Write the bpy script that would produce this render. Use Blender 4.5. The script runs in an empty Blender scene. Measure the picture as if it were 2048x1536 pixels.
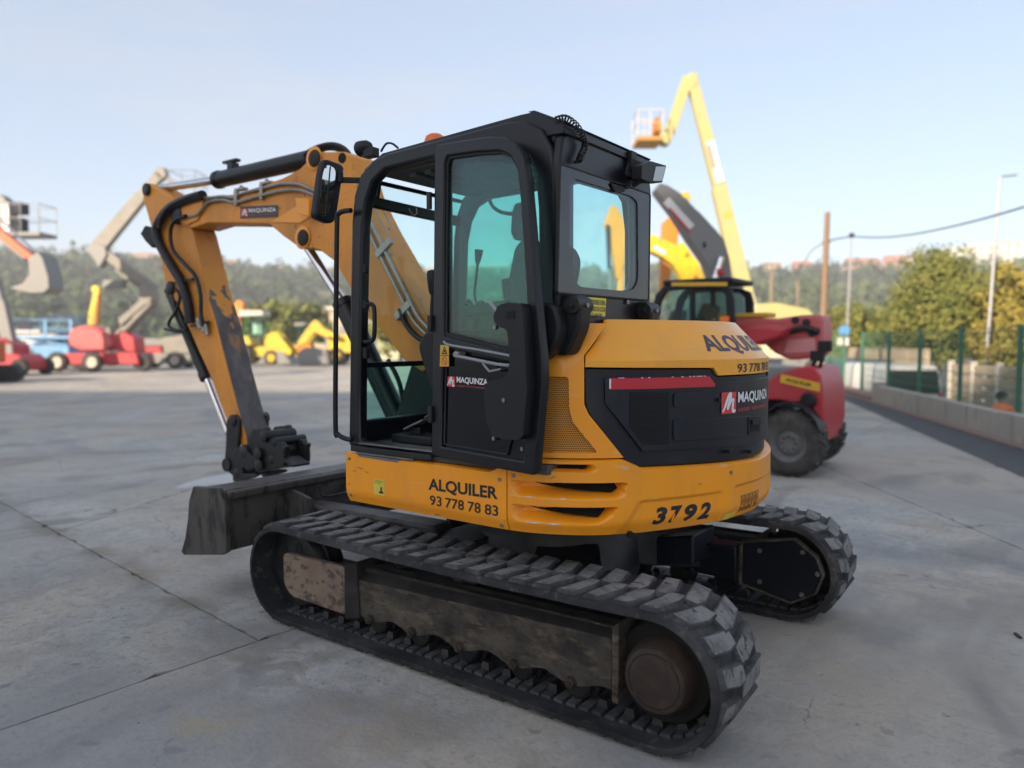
import bpy, bmesh, math, random
from mathutils import Vector, Matrix
from mathutils.geometry import delaunay_2d_cdt
random.seed(7)
R = math.radians
scn = bpy.context.scene
COL = scn.collection

# ------------------------------------------------------------------ camera
CAM = Vector((2.479, -2.687, 1.663))
YAW, PITCH, FPX = -0.6327, 0.0566, 1509.0          # measured from the photograph (2048 x 1536)
FW = Vector((math.sin(YAW) * math.cos(PITCH), math.cos(YAW) * math.cos(PITCH), -math.sin(PITCH)))
RT = Vector((math.cos(YAW), -math.sin(YAW), 0.0))
UP = RT.cross(FW)
FH = Vector((math.sin(YAW), math.cos(YAW), 0.0))   # level forward
cam_d = bpy.data.cameras.new('camera')
cam = bpy.data.objects.new('camera', cam_d)
COL.objects.link(cam)
m = Matrix((RT, UP, -FW)).transposed().to_4x4()
m.translation = CAM
cam.matrix_world = m
cam_d.sensor_width = 36.0
cam_d.lens = FPX / 2048 * 36.0
cam_d.clip_start = 0.05
cam_d.clip_end = 5000
cam_d.dof.use_dof = True
cam_d.dof.focus_distance = 3.75
cam_d.dof.aperture_fstop = (cam_d.lens / 1000) / 0.026
scn.camera = cam

# ------------------------------------------------------------------ sky and sun
SUN_EL, SUN_OFF = R(22), R(37)
SD = (-FH * math.cos(SUN_OFF) - RT * math.sin(SUN_OFF)) * math.cos(SUN_EL) + Vector((0, 0, math.sin(SUN_EL)))
world = bpy.data.worlds.new('World')
scn.world = world
world.use_nodes = True
wn = world.node_tree.nodes
wn.clear()
wo = wn.new('ShaderNodeOutputWorld')
wb = wn.new('ShaderNodeBackground')
sk = wn.new('ShaderNodeTexSky')
sk.sky_type = 'NISHITA'
sk.sun_disc = False
sk.sun_elevation = SUN_EL
sk.sun_rotation = math.atan2(SD.x, SD.y)
sk.air_density = 0.8
sk.dust_density = 1.5
sk.ozone_density = 1.2
wb.inputs['Strength'].default_value = 0.11
veil = wn.new('ShaderNodeMix')                     # thin even veil of high haze over the clear sky
veil.data_type = 'RGBA'
veil.inputs['Factor'].default_value = 0.6
# faint drifting cloud streaks, the same all round
wt = wn.new('ShaderNodeTexCoord'); wm = wn.new('ShaderNodeMapping'); wm.inputs['Scale'].default_value = (1.2, 1.2, 7.0)
wz = wn.new('ShaderNodeTexNoise'); wz.inputs['Scale'].default_value = 2.2; wz.inputs['Detail'].default_value = 7
wr = wn.new('ShaderNodeMapRange'); wr.inputs['From Min'].default_value = 0.5; wr.inputs['From Max'].default_value = 0.75; wr.inputs['To Max'].default_value = 0.35
cl_ = wn.new('ShaderNodeMix'); cl_.data_type = 'RGBA'; cl_.inputs['B'].default_value = (2.35, 2.25, 2.25, 1)
for a_, b_ in ((wt.outputs['Generated'], wm.inputs[0]), (wm.outputs[0], wz.inputs['Vector']), (wz.outputs['Fac'], wr.inputs['Value']), (wr.outputs[0], cl_.inputs['Factor'])):
    world.node_tree.links.new(a_, b_)
veil.inputs['B'].default_value = (1.78, 1.93, 2.12, 1)
world.node_tree.links.new(sk.outputs[0], veil.inputs['A'])
world.node_tree.links.new(veil.outputs['Result'], cl_.inputs['A'])
world.node_tree.links.new(cl_.outputs['Result'], wb.inputs[0])
world.node_tree.links.new(wb.outputs[0], wo.inputs[0])
sl = bpy.data.lights.new('sun', 'SUN')
sl.energy = 3.4
sl.angle = R(0.6)
sl.color = (1.0, 0.82, 0.62)
sun = bpy.data.objects.new('sun', sl)
COL.objects.link(sun)
sun.rotation_euler = SD.to_track_quat('Z', 'Y').to_euler()
sun.location = (-20, -20, 40)
scn.view_settings.view_transform = 'Standard'
scn.view_settings.look = 'None'
scn.view_settings.gamma = 1.0
scn.view_settings.exposure = 1.66
scn.view_settings.use_curve_mapping = False
scn.render.engine = 'CYCLES'
scn.cycles.use_denoising = True
scn.cycles.max_bounces = 8
scn.cycles.transparent_max_bounces = 24
scn.cycles.caustics_reflective = False
scn.cycles.caustics_refractive = False
scn.cycles.volume_bounces = 0

# ------------------------------------------------------------------ layout helpers
def ray(px, py):
    return FW + RT * ((px - 1024) / FPX) - UP * ((py - 768) / FPX)
def PX(px, py, v):
    d = ray(px, py); return CAM + d * ((v - CAM.x) / d.x)
def PY(px, py, v):
    d = ray(px, py); return CAM + d * ((v - CAM.y) / d.y)
def PZ(px, py, v=0.0):
    d = ray(px, py); return CAM + d * ((v - CAM.z) / d.z)
def xz(pts, v):
    return [(p.x, p.z) for p in (PY(a, b, v) for a, b in pts)]
def yz(pts, v):
    return [(p.y, p.z) for p in (PX(a, b, v) for a, b in pts)]

def catmull(pts, n=8, closed=False):
    p = [Vector(q) for q in pts]; out = []; k = len(p)
    rng = range(k if closed else k - 1)
    for i in rng:
        if closed:
            a, b, c, d = p[(i - 1) % k], p[i], p[(i + 1) % k], p[(i + 2) % k]
        else:
            a, b, c, d = p[max(i - 1, 0)], p[i], p[i + 1], p[min(i + 2, k - 1)]
        for j in range(n):
            t = j / n
            out.append(0.5 * ((2 * b) + (c - a) * t + (2 * a - 5 * b + 4 * c - d) * t * t + (-a + 3 * b - 3 * c + d) * t ** 3))
    if not closed:
        out.append(p[-1].copy())
    return out

def rounded(poly, r, n=4):
    """round the corners of a 2-D polygon"""
    out = []; k = len(poly)
    for i in range(k):
        a, b, c = Vector(poly[i - 1]).to_2d(), Vector(poly[i]).to_2d(), Vector(poly[(i + 1) % k]).to_2d()
        d1, d2 = (a - b), (c - b)
        l = min(r, d1.length * 0.45, d2.length * 0.45)
        p, q = b + d1.normalized() * l, b + d2.normalized() * l
        for j in range(n + 1):
            t = j / n
            v = p * (1 - t) ** 2 + b * 2 * t * (1 - t) + q * t * t
            out.append((v.x, v.y))
    return out

# ------------------------------------------------------------------ materials
MATS = {}
def M(name, base, rough=0.5, metal=0.0, layers=(), bump=None, spec=0.5, coat=0.0, rvar=0.0, emit=None, rand=True):
    """layers: (colour, scale, lo, hi, amount, stretch)"""
    mt = bpy.data.materials.new(name); mt.use_nodes = True
    nt = mt.node_tree; N = nt.nodes; L = nt.links
    b = N['Principled BSDF']
    b.inputs['Roughness'].default_value = rough
    b.inputs['Metallic'].default_value = metal
    b.inputs['Specular IOR Level'].default_value = spec
    b.inputs['Coat Weight'].default_value = coat
    b.inputs['Coat Roughness'].default_value = 0.15
    b.inputs['Base Color'].default_value = (*base, 1)
    tc = N.new('ShaderNodeTexCoord')
    vec = tc.outputs['Object']
    if rand:
        oi = N.new('ShaderNodeObjectInfo')
        mu = N.new('ShaderNodeMath'); mu.operation = 'MULTIPLY'; mu.inputs[1].default_value = 37.0
        L.new(oi.outputs['Random'], mu.inputs[0])
        va = N.new('ShaderNodeVectorMath'); va.operation = 'ADD'
        L.new(vec, va.inputs[0]); L.new(mu.outputs[0], va.inputs[1]); vec = va.outputs[0]
    rgb = N.new('ShaderNodeRGB'); rgb.outputs[0].default_value = (*base, 1)
    cur = rgb.outputs[0]; fac0 = None
    for i, (c, sc, lo, hi, am, st) in enumerate(layers):
        mp = N.new('ShaderNodeMapping'); mp.inputs['Scale'].default_value = st
        mp.inputs['Location'].default_value = (i * 3.7, i * 1.3, i * 5.1)
        L.new(vec, mp.inputs[0])
        nz = N.new('ShaderNodeTexNoise'); nz.inputs['Scale'].default_value = sc; nz.inputs['Detail'].default_value = 8
        nz.inputs['Roughness'].default_value = 0.62
        L.new(mp.outputs[0], nz.inputs['Vector'])
        mr = N.new('ShaderNodeMapRange'); mr.inputs['From Min'].default_value = lo; mr.inputs['From Max'].default_value = hi
        mr.inputs['To Max'].default_value = am
        L.new(nz.outputs['Fac'], mr.inputs['Value'])
        mx = N.new('ShaderNodeMix'); mx.data_type = 'RGBA'
        L.new(mr.outputs[0], mx.inputs['Factor']); L.new(cur, mx.inputs['A'])
        mx.inputs['B'].default_value = (*c, 1)
        cur = mx.outputs['Result']
        if fac0 is None: fac0 = mr.outputs[0]
    if layers:
        L.new(cur, b.inputs['Base Color'])
    if rvar and fac0 is not None:
        r2 = N.new('ShaderNodeMapRange'); r2.inputs['To Min'].default_value = rough; r2.inputs['To Max'].default_value = min(1, rough + rvar)
        L.new(fac0, r2.inputs['Value']); L.new(r2.outputs[0], b.inputs['Roughness'])
    if bump:
        nz = N.new('ShaderNodeTexNoise'); nz.inputs['Scale'].default_value = bump[0]; nz.inputs['Detail'].default_value = 6
        L.new(vec, nz.inputs['Vector'])
        bp = N.new('ShaderNodeBump'); bp.inputs['Strength'].default_value = bump[1]; bp.inputs['Distance'].default_value = bump[2]
        L.new(nz.outputs['Fac'], bp.inputs['Height']); L.new(bp.outputs[0], b.inputs['Normal'])
    if emit:
        b.inputs['Emission Color'].default_value = (*emit[0], 1); b.inputs['Emission Strength'].default_value = emit[1]
    MATS[name] = mt
    return mt

def glass(name, tint, gloss=0.08, rough=0.02, dirt=0.0, dirtcol=(0.3, 0.3, 0.28)):
    mt = bpy.data.materials.new(name); mt.use_nodes = True
    nt = mt.node_tree; N = nt.nodes; L = nt.links; N.clear()
    o = N.new('ShaderNodeOutputMaterial')
    t = N.new('ShaderNodeBsdfTransparent'); t.inputs[0].default_value = (*tint, 1)
    g = N.new('ShaderNodeBsdfGlossy'); g.inputs['Roughness'].default_value = rough; g.inputs[0].default_value = (0.95, 0.97, 1, 1)
    fr = N.new('ShaderNodeLayerWeight'); fr.inputs['Blend'].default_value = 0.5
    pw = N.new('ShaderNodeMath'); pw.operation = 'POWER'; pw.inputs[1].default_value = 4.0
    mx = N.new('ShaderNodeMixShader')
    ad = N.new('ShaderNodeMath'); ad.operation = 'MULTIPLY_ADD'; ad.inputs[1].default_value = 0.35; ad.inputs[2].default_value = gloss; ad.use_clamp = True
    L.new(fr.outputs['Facing'], pw.inputs[0]); L.new(pw.outputs[0], ad.inputs[0])
    L.new(ad.outputs[0], mx.inputs[0]); L.new(t.outputs[0], mx.inputs[1]); L.new(g.outputs[0], mx.inputs[2])
    cur = mx.outputs[0]
    if dirt:
        d = N.new('ShaderNodeBsdfDiffuse'); d.inputs[0].default_value = (*dirtcol, 1)
        tc = N.new('ShaderNodeTexCoord'); nz = N.new('ShaderNodeTexNoise'); nz.inputs['Scale'].default_value = 5; nz.inputs['Detail'].default_value = 9
        L.new(tc.outputs['Object'], nz.inputs['Vector'])
        mr = N.new('ShaderNodeMapRange'); mr.inputs['From Min'].default_value = 0.42; mr.inputs['From Max'].default_value = 0.75; mr.inputs['To Max'].default_value = dirt
        L.new(nz.outputs['Fac'], mr.inputs['Value'])
        m2 = N.new('ShaderNodeMixShader'); L.new(mr.outputs[0], m2.inputs[0]); L.new(cur, m2.inputs[1]); L.new(d.outputs[0], m2.inputs[2]); cur = m2.outputs[0]
    L.new(cur, o.inputs[0])
    MATS[name] = mt
    return mt

Q = (1, 1, 1)
DUST = (0.20, 0.16, 0.11)
M('yellow', (0.92, 0.335, 0.006), 0.36, layers=[((0.74, 0.275, 0.02), 1.7, 0.42, 0.72, 0.5, Q), (DUST, 6, 0.54, 0.80, 0.20, (1, 1, .35)), ((0.62, .50, .34), 30, .64, .68, .45, (.05, .3, 1)), ((0.05, .04, .03), 34, 0.70, 0.76, 0.5, (.35, 1, 1))], rvar=0.15, coat=0.15)
M('yellow_hood', (0.90, 0.38, 0.012), 0.36, layers=[((0.74, 0.36, 0.05), 1.8, 0.42, 0.75, 0.35, Q), (DUST, 5, 0.52, 0.80, 0.18, Q), ((0.62, .50, .34), 26, .65, .69, .4, (.4, .08, 1))], rvar=0.15, coat=0.25)
M('yellow_worn', (0.74, 0.28, 0.022), 0.5, layers=[((0.42, 0.19, 0.06), 3, 0.40, 0.70, 0.75, (1, 1, .35)), ((0.05, .04, .035), 17, 0.62, 0.68, 0.85, Q), ((0.08, .06, .05), 52, 0.66, 0.72, 0.8, Q)], rvar=0.25)
M('arm_bare', (0.075, 0.066, 0.064), 0.55, layers=[((0.19, 0.165, 0.16), 9, 0.45, 0.7, 0.6, (1, 1, .4)), ((0.40, 0.19, 0.05), 4, 0.60, 0.68, 0.7, (1, 1, .5)), ((0.3, .28, .28), 60, 0.68, 0.74, 0.6, (1, 1, .2))], bump=(40, .3, .004))
def wear_blend(mt, top, z0, z1):
    nt = mt.node_tree; N = nt.nodes; L = nt.links; b = N['Principled BSDF']; src = b.inputs['Base Color'].links[0].from_socket
    tc = N.new('ShaderNodeTexCoord'); sx = N.new('ShaderNodeSeparateXYZ'); L.new(tc.outputs['Object'], sx.inputs[0])
    nz = N.new('ShaderNodeTexNoise'); nz.inputs['Scale'].default_value = 9; nz.inputs['Detail'].default_value = 9; L.new(tc.outputs['Object'], nz.inputs['Vector'])
    ma = N.new('ShaderNodeMath'); ma.operation = 'MULTIPLY_ADD'; ma.inputs[1].default_value = 1.6; L.new(nz.outputs['Fac'], ma.inputs[0]); L.new(sx.outputs['Z'], ma.inputs[2])
    mr = N.new('ShaderNodeMapRange'); mr.inputs['From Min'].default_value = z0 + .8; mr.inputs['From Max'].default_value = z1 + .8; L.new(ma.outputs[0], mr.inputs['Value'])
    mx = N.new('ShaderNodeMix'); mx.data_type = 'RGBA'; L.new(mr.outputs[0], mx.inputs['Factor']); L.new(src, mx.inputs['A']); mx.inputs['B'].default_value = (*top, 1); L.new(mx.outputs['Result'], b.inputs['Base Color'])
wear_blend(MATS['arm_bare'], (0.66, 0.27, 0.03), 1.95, 2.03)
M('cab_black', (0.0035, 0.0042, 0.0075), 0.33, layers=[((0.016, 0.018, 0.025), 4, 0.45, 0.80, 0.45, Q), ((0.06, 0.06, 0.06), 80, 0.72, 0.78, 0.3, Q)], rvar=0.2, spec=.38)
M('engine_black', (0.0035, 0.0055, 0.013), 0.38, spec=.4, layers=[((0.018, 0.022, 0.034), 3, 0.42, 0.75, 0.5, Q), ((0.08, .08, .08), 7, .58, .8, .25, (1, 1, .4)), ((0.4, 0.4, 0.42), 55, 0.735, 0.76, 0.7, Q), ((0.35, 0.35, 0.36), 16, 0.75, 0.765, 0.5, (.15, 1, 1))], rvar=0.25)
M('black_plastic', (0.006, 0.0065, 0.009), 0.5, spec=.35, layers=[((0.018, .019, .022), 8, 0.5, 0.8, 0.4, Q)])
M('black_rubber', (0.012, 0.012, 0.013), 0.7)
M('black_steel', (0.0075, 0.0075, 0.009), 0.45, spec=.4, layers=[((0.04, 0.034, 0.028), 6, 0.48, 0.72, 0.55, Q), ((0.12, .10, .085), 45, 0.67, 0.75, 0.5, (1, 1, .3))], bump=(60, .25, .003))
M('blade_steel', (0.058, 0.052, 0.048), 0.5, spec=.4, layers=[((0.11, 0.096, 0.086), 3.0, 0.4, 0.7, 0.6, (1, 1, .6)), ((0.007, .0065, .0065), 9, 0.5, 0.60, 0.85, (1, 1, .35)), ((0.16, .14, .12), 40, 0.66, 0.74, 0.5, (.3, 1, 1))], bump=(45, .25, .004))
M('frame_mud', (0.026, 0.023, 0.021), 0.8, spec=.2, layers=[((0.095, 0.082, 0.066), 5, 0.36, 0.64, 0.85, Q), ((0.19, 0.14, 0.09), 17, 0.52, 0.68, 0.6, (.4, 1, 1)), ((0.022, .02, .018), 24, .52, .64, .7, (.5, 1, 1)), ((0.28, .24, .20), 42, .66, .70, .5, (.07, .5, 1))], bump=(50, .8, .008))
M('frame_dark', (0.012, 0.011, 0.011), 0.65, spec=.3, layers=[((0.06, 0.052, 0.044), 5, 0.45, 0.68, 0.6, Q), ((0.2, .17, .14), 30, .62, .68, .5, (.12, .6, 1))], bump=(50, .6, .006))
M('guard_mud', (0.22, 0.165, 0.115), 0.8, layers=[((0.16, 0.10, 0.08), 2.2, 0.45, 0.6, 0.9, Q), ((0.04, .033, .03), 26, 0.50, 0.60, 0.85, (.6, 1, 1)), ((0.06, .05, .045), 5, .52, .62, .7, Q), ((0.32, .26, .2), 60, 0.6, 0.7, 0.5, Q)], bump=(60, .6, .006))
M('rubber_track', (0.016, 0.016, 0.018), 0.75, spec=.3, layers=[((0.075, 0.074, 0.076), 3.2, 0.42, 0.72, 0.7, Q), ((0.15, 0.135, 0.115), 16, 0.56, 0.72, 0.55, Q)], bump=(35, .35, .006))
M('rubber_lug', (0.032, 0.033, 0.037), 0.8, spec=.3, layers=[((0.12, 0.118, 0.118), 6, 0.42, 0.7, 0.75, Q), ((0.15, .145, .14), 30, 0.55, 0.7, 0.5, Q)], bump=(30, .5, .008))
M('rubber_worn', (0.19, 0.186, 0.18), 0.85, layers=[((0.065, 0.065, 0.067), 9, 0.42, 0.62, 0.85, Q), ((0.015, .015, .015), 30, 0.585, 0.62, 0.9, (.5, 1, 1)), ((0.32, .31, .29), 50, 0.55, 0.7, 0.5, Q)], bump=(40, .7, .008))
M('hub_rust', (0.034, 0.024, 0.019), 0.7, spec=.3, layers=[((0.085, 0.055, 0.036), 7, 0.48, 0.7, 0.7, Q), ((0.02, .017, .016), 16, 0.52, 0.66, 0.7, Q)], bump=(70, .5, .004))
M('chrome', (0.62, 0.62, 0.64), 0.12, 1.0)
M('pipe_steel', (0.33, 0.31, 0.27), 0.38, 0.7, layers=[((0.12, .10, .07), 9, 0.5, 0.7, 0.5, Q)])
M('bolt_steel', (0.24, 0.23, 0.22), 0.4, 0.8)
M('hose', (0.007, 0.007, 0.008), 0.45, spec=.4)
M('tread_plate', (0.19, 0.19, 0.20), 0.5, 0.6, layers=[((0.07, .07, .07), 20, 0.5, 0.7, 0.6, Q)])
M('floor_mat', (0.075, 0.076, 0.08), 0.85, layers=[((0.13, 0.12, 0.11), 9, 0.45, 0.72, 0.7, Q)])
M('seat_cloth', (0.05, 0.047, 0.045), 0.95, layers=[((0.14, 0.12, 0.10), 55, 0.5, 0.65, 0.6, Q)])
M('liner', (0.10, 0.11, 0.11), 0.8)
M('red_strip', (0.48, 0.02, 0.035), 0.35)
M('red_logo', (0.62, 0.045, 0.04), 0.4)
M('white_print', (0.72, 0.72, 0.74), 0.45)
M('black_print', (0.010, 0.011, 0.016), 0.5)
M('navy_print', (0.035, 0.043, 0.075), 0.5)
M('orange_print', (0.60, 0.11, 0.02), 0.5)
M('red_print', (0.50, 0.05, 0.03), 0.5)
M('sticker_black', (0.02, 0.02, 0.024), 0.4)
M('sticker_yellow', (0.68, 0.56, 0.06), 0.5, layers=[((.45, .38, .12), 12, .5, .7, .5, Q)])
M('sticker_ochre', (0.62, 0.36, 0.03), 0.5)
M('mesh_yellow', (0.66, 0.27, 0.022), 0.5)
M('mirror', (0.75, 0.78, 0.74), 0.04, 1.0)
M('amber', (0.85, 0.16, 0.015), 0.3)
M('lens', (0.42, 0.44, 0.45), 0.25, 0.3)
M('grey_plastic', (0.27, 0.29, 0.31), 0.5)
M('black_glass', (0.003, 0.0035, 0.005), 0.10, spec=.5)
M('drive_dark', (0.012, 0.010, 0.009), 0.7, spec=.2)
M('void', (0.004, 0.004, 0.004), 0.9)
glass('glass_teal', (0.73, 0.91, 0.895), 0.035, dirt=.05)
glass('glass_right', (0.78, 0.94, 0.925), 0.02)
glass('glass_clear', (0.90, 0.97, 0.97), 0.012)
glass('glass_green', (0.64, 0.87, 0.82), 0.025)
glass('glass_rear', (0.86, 0.96, 0.96), 0.03, dirt=0.05)
glass('glass_frit', (0.22, 0.25, 0.29), 0.07, dirt=0.12, dirtcol=(.10, .11, .13))
glass('glass_dark', (0.16, 0.22, 0.22), 0.10)

# ------------------------------------------------------------------ mesh helpers
class MB:
    def __init__(s): s.v = []; s.f = []; s.mi = []
    def add(s, vs, fs, mi=0):
        k = len(s.v); s.v += [tuple(v) for v in vs]
        for f in fs: s.f.append(tuple(k + i for i in f)); s.mi.append(mi)
        return s
    def box(s, c, d, rot=None, mi=0):
        vs = [Vector((x * d[0] / 2, y * d[1] / 2, z * d[2] / 2)) for x in (-1, 1) for y in (-1, 1) for z in (-1, 1)]
        if rot is not None: vs = [rot @ v for v in vs]
        c = Vector(c)
        return s.add([v + c for v in vs], [(0, 1, 3, 2), (4, 6, 7, 5), (0, 4, 5, 1), (2, 3, 7, 6), (0, 2, 6, 4), (1, 5, 7, 3)], mi)
    def bar(s, p0, p1, w, h, up=(0, 0, 1), mi=0, w2=None, h2=None):
        p0, p1 = Vector(p0), Vector(p1); d = (p1 - p0).normalized(); u = Vector(up)
        sd = d.cross(u).normalized(); u = sd.cross(d)
        w2 = w if w2 is None else w2; h2 = h if h2 is None else h2
        vs = [p + sd * (a * ww / 2) + u * (b * hh / 2) for p, ww, hh in ((p0, w, h), (p1, w2, h2)) for a, b in ((-1, -1), (1, -1), (1, 1), (-1, 1))]
        return s.add(vs, [(3, 2, 1, 0), (4, 5, 6, 7), (0, 1, 5, 4), (1, 2, 6, 5), (2, 3, 7, 6), (3, 0, 4, 7)], mi)
    def prism(s, poly, a, b, ax='y', mi=0):
        def w(p, t):
            return {'y': (p[0], t, p[1]), 'x': (t, p[0], p[1]), 'z': (p[0], p[1], t)}[ax]
        n = len(poly); area = sum(poly[i - 1][0] * poly[i][1] - poly[i][0] * poly[i - 1][1] for i in range(n))
        pl = list(poly) if area > 0 else list(poly)[::-1]
        vs = [w(p, a) for p in pl] + [w(p, b) for p in pl]
        fl = (ax == 'y') != (b < a)
        fs = [tuple(range(n))[::-1], tuple(range(n, 2 * n))] + [(i, (i + 1) % n, n + (i + 1) % n, n + i) for i in range(n)]
        if fl: fs = [f[::-1] for f in fs]
        return s.add(vs, fs, mi)
    def cyl(s, p0, p1, r0, r1=None, n=20, mi=0, caps=True):
        p0, p1 = Vector(p0), Vector(p1); r1 = r0 if r1 is None else r1
        d = (p1 - p0).normalized(); q = d.to_track_quat('Z', 'Y')
        ring = [q @ Vector((math.cos(2 * math.pi * i / n), math.sin(2 * math.pi * i / n), 0)) for i in range(n)]
        vs = [p0 + v * r0 for v in ring] + [p1 + v * r1 for v in ring]
        fs = [(i, (i + 1) % n, n + (i + 1) % n, n + i) for i in range(n)]
        if caps: fs += [tuple(range(n))[::-1], tuple(range(n, 2 * n))]
        return s.add(vs, fs, mi)
    def lathe(s, p0, d, prof, n=28, mi=0, caps=True):
        """prof: (distance along d, radius)"""
        p0 = Vector(p0); d = Vector(d).normalized(); q = d.to_track_quat('Z', 'Y')
        ring = [q @ Vector((math.cos(2 * math.pi * i / n), math.sin(2 * math.pi * i / n), 0)) for i in range(n)]
        vs = []; fs = []
        for t, r in prof: vs += [p0 + d * t + v * r for v in ring]
        for k in range(len(prof) - 1):
            fs += [(k * n + i, k * n + (i + 1) % n, (k + 1) * n + (i + 1) % n, (k + 1) * n + i) for i in range(n)]
        if caps: fs += [tuple(range(n))[::-1], tuple(range((len(prof) - 1) * n, len(prof) * n))]
        return s.add(vs, fs, mi)
    def tube(s, pts, r, n=8, sm=6, mi=0, closed=False):
        p = catmull(pts, sm, closed) if sm else [Vector(q) for q in pts]
        k = len(p); vs = []; fs = []; prev = None
        for i in range(k):
            a = p[i - 1] if (i > 0 or closed) else p[i]; b = p[(i + 1) % k] if (i < k - 1 or closed) else p[i]
            d = (b - a).normalized()
            if prev is None:
                u = d.orthogonal().normalized()
            else:
                u = (prev - d * prev.dot(d)).normalized()
            prev = u; w = d.cross(u)
            rr = r(i / max(1, k - 1)) if callable(r) else r
            vs += [p[i] + (u * math.cos(2 * math.pi * j / n) + w * math.sin(2 * math.pi * j / n)) * rr for j in range(n)]
        for i in range(k if closed else k - 1):
            i2 = (i + 1) % k
            fs += [(i * n + j, i * n + (j + 1) % n, i2 * n + (j + 1) % n, i2 * n + j) for j in range(n)]
        if not closed: fs += [tuple(range(n))[::-1], tuple(range((k - 1) * n, k * n))]
        return s.add(vs, fs, mi)
    def build(s, name, mat, parent=None, bevel=0.0, smooth=40, segs=2, kind=None, label=None):
        me = bpy.data.meshes.new(name); me.from_pydata(s.v, [], s.f)
        mats = mat if isinstance(mat, (list, tuple)) else [mat]
        for mm in mats: me.materials.append(MATS[mm])
        if len(mats) > 1:
            me.polygons.foreach_set('material_index', s.mi)
        return finish(name, me, parent, bevel, smooth, segs, kind, label)

def finish(name, me, parent=None, bevel=0.0, smooth=40, segs=2, kind=None, label=None):
    me.update()
    if smooth:
        me.shade_smooth(); me.set_sharp_from_angle(angle=R(smooth))
    o = bpy.data.objects.new(name, me); COL.objects.link(o)
    if parent is not None:
        o.parent = parent
        if 'world_parts' in parent:
            o.matrix_parent_inverse = Matrix.Translation(-Vector(parent.location))
    if bevel:
        b = o.modifiers.new('bevel', 'BEVEL'); b.width = bevel; b.segments = segs; b.limit_method = 'ANGLE'; b.angle_limit = R(35)
    if kind: o['kind'] = kind
    if label: o['label'] = label
    return o

def _inside(poly, x, y):
    c = False
    for i in range(len(poly)):
        (x1, y1), (x2, y2) = poly[i - 1], poly[i]
        if (y1 > y) != (y2 > y) and x < (x2 - x1) * (y - y1) / (y2 - y1) + x1: c = not c
    return c
def fill2d(loops):
    """triangulated 2-D region with holes -> verts, tris"""
    v = []; e = []
    for lp in loops:
        k = len(v); n = len(lp); v += [Vector((p[0], p[1])) for p in lp]; e += [(k + i, k + (i + 1) % n) for i in range(n)]
    ov, oe, of = delaunay_2d_cdt(v, e, [], 0, 1e-7)[:3]
    f = []
    for t in of:
        x = sum(ov[i].x for i in t) / len(t); y = sum(ov[i].y for i in t) / len(t)
        if _inside(loops[0], x, y) and not any(_inside(h, x, y) for h in loops[1:]): f.append(tuple(t))
    return [(p.x, p.y) for p in ov], f

def plate(name, loops, mapf, t0, t1, mat, parent=None, bevel=0.0, smooth=40, cuts=(), vcuts=(), segs=2, label=None, kind=None):
    """2-D region with holes made into a plate: mapf(u, v, w) with w running from t0 (face) to t1 (back)"""
    bm = bmesh.new()
    v, f = fill2d(loops)
    bv = [bm.verts.new((x, y, 0)) for x, y in v]
    for t in f:
        try: bm.faces.new([bv[i] for i in t])
        except ValueError: pass
    for c in cuts:
        bmesh.ops.bisect_plane(bm, geom=bm.verts[:] + bm.edges[:] + bm.faces[:], plane_co=(c, 0, 0), plane_no=(1, 0, 0), dist=1e-6)
    for c in vcuts:
        bmesh.ops.bisect_plane(bm, geom=bm.verts[:] + bm.edges[:] + bm.faces[:], plane_co=(0, c, 0), plane_no=(0, 1, 0), dist=1e-6)
    bmesh.ops.delete(bm, geom=[q for q in bm.verts if not q.link_faces], context='VERTS')
    bm.normal_update()
    bm.verts.index_update(); n = len(bm.verts)
    front = [mapf(a.co.x, a.co.y, t0) for a in bm.verts]; back = [mapf(a.co.x, a.co.y, t1) for a in bm.verts]
    fs = []
    for a in bm.faces:
        ix = [x.index for x in a.verts]
        if a.normal.z < 0: ix = ix[::-1]
        fs.append(tuple(ix)); fs.append(tuple(n + i for i in ix[::-1]))
    for e in bm.edges:
        if len(e.link_faces) == 1:
            fa = e.link_faces[0]; ix = [x.index for x in fa.verts]
            if fa.normal.z < 0: ix = ix[::-1]
            a, b = e.verts[0].index, e.verts[1].index
            if ix[(ix.index(a) + 1) % len(ix)] != b: a, b = b, a
            fs.append((b, a, n + a, n + b))
    bm.free()
    me = bpy.data.meshes.new(name); me.from_pydata([tuple(p) for p in front + back], [], fs)
    me.materials.append(MATS[mat])
    b2 = bmesh.new(); b2.from_mesh(me); bmesh.ops.recalc_face_normals(b2, faces=b2.faces[:])
    b2.to_mesh(me); b2.free()
    return finish(name, me, parent, bevel, smooth, segs, kind, label)

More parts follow.
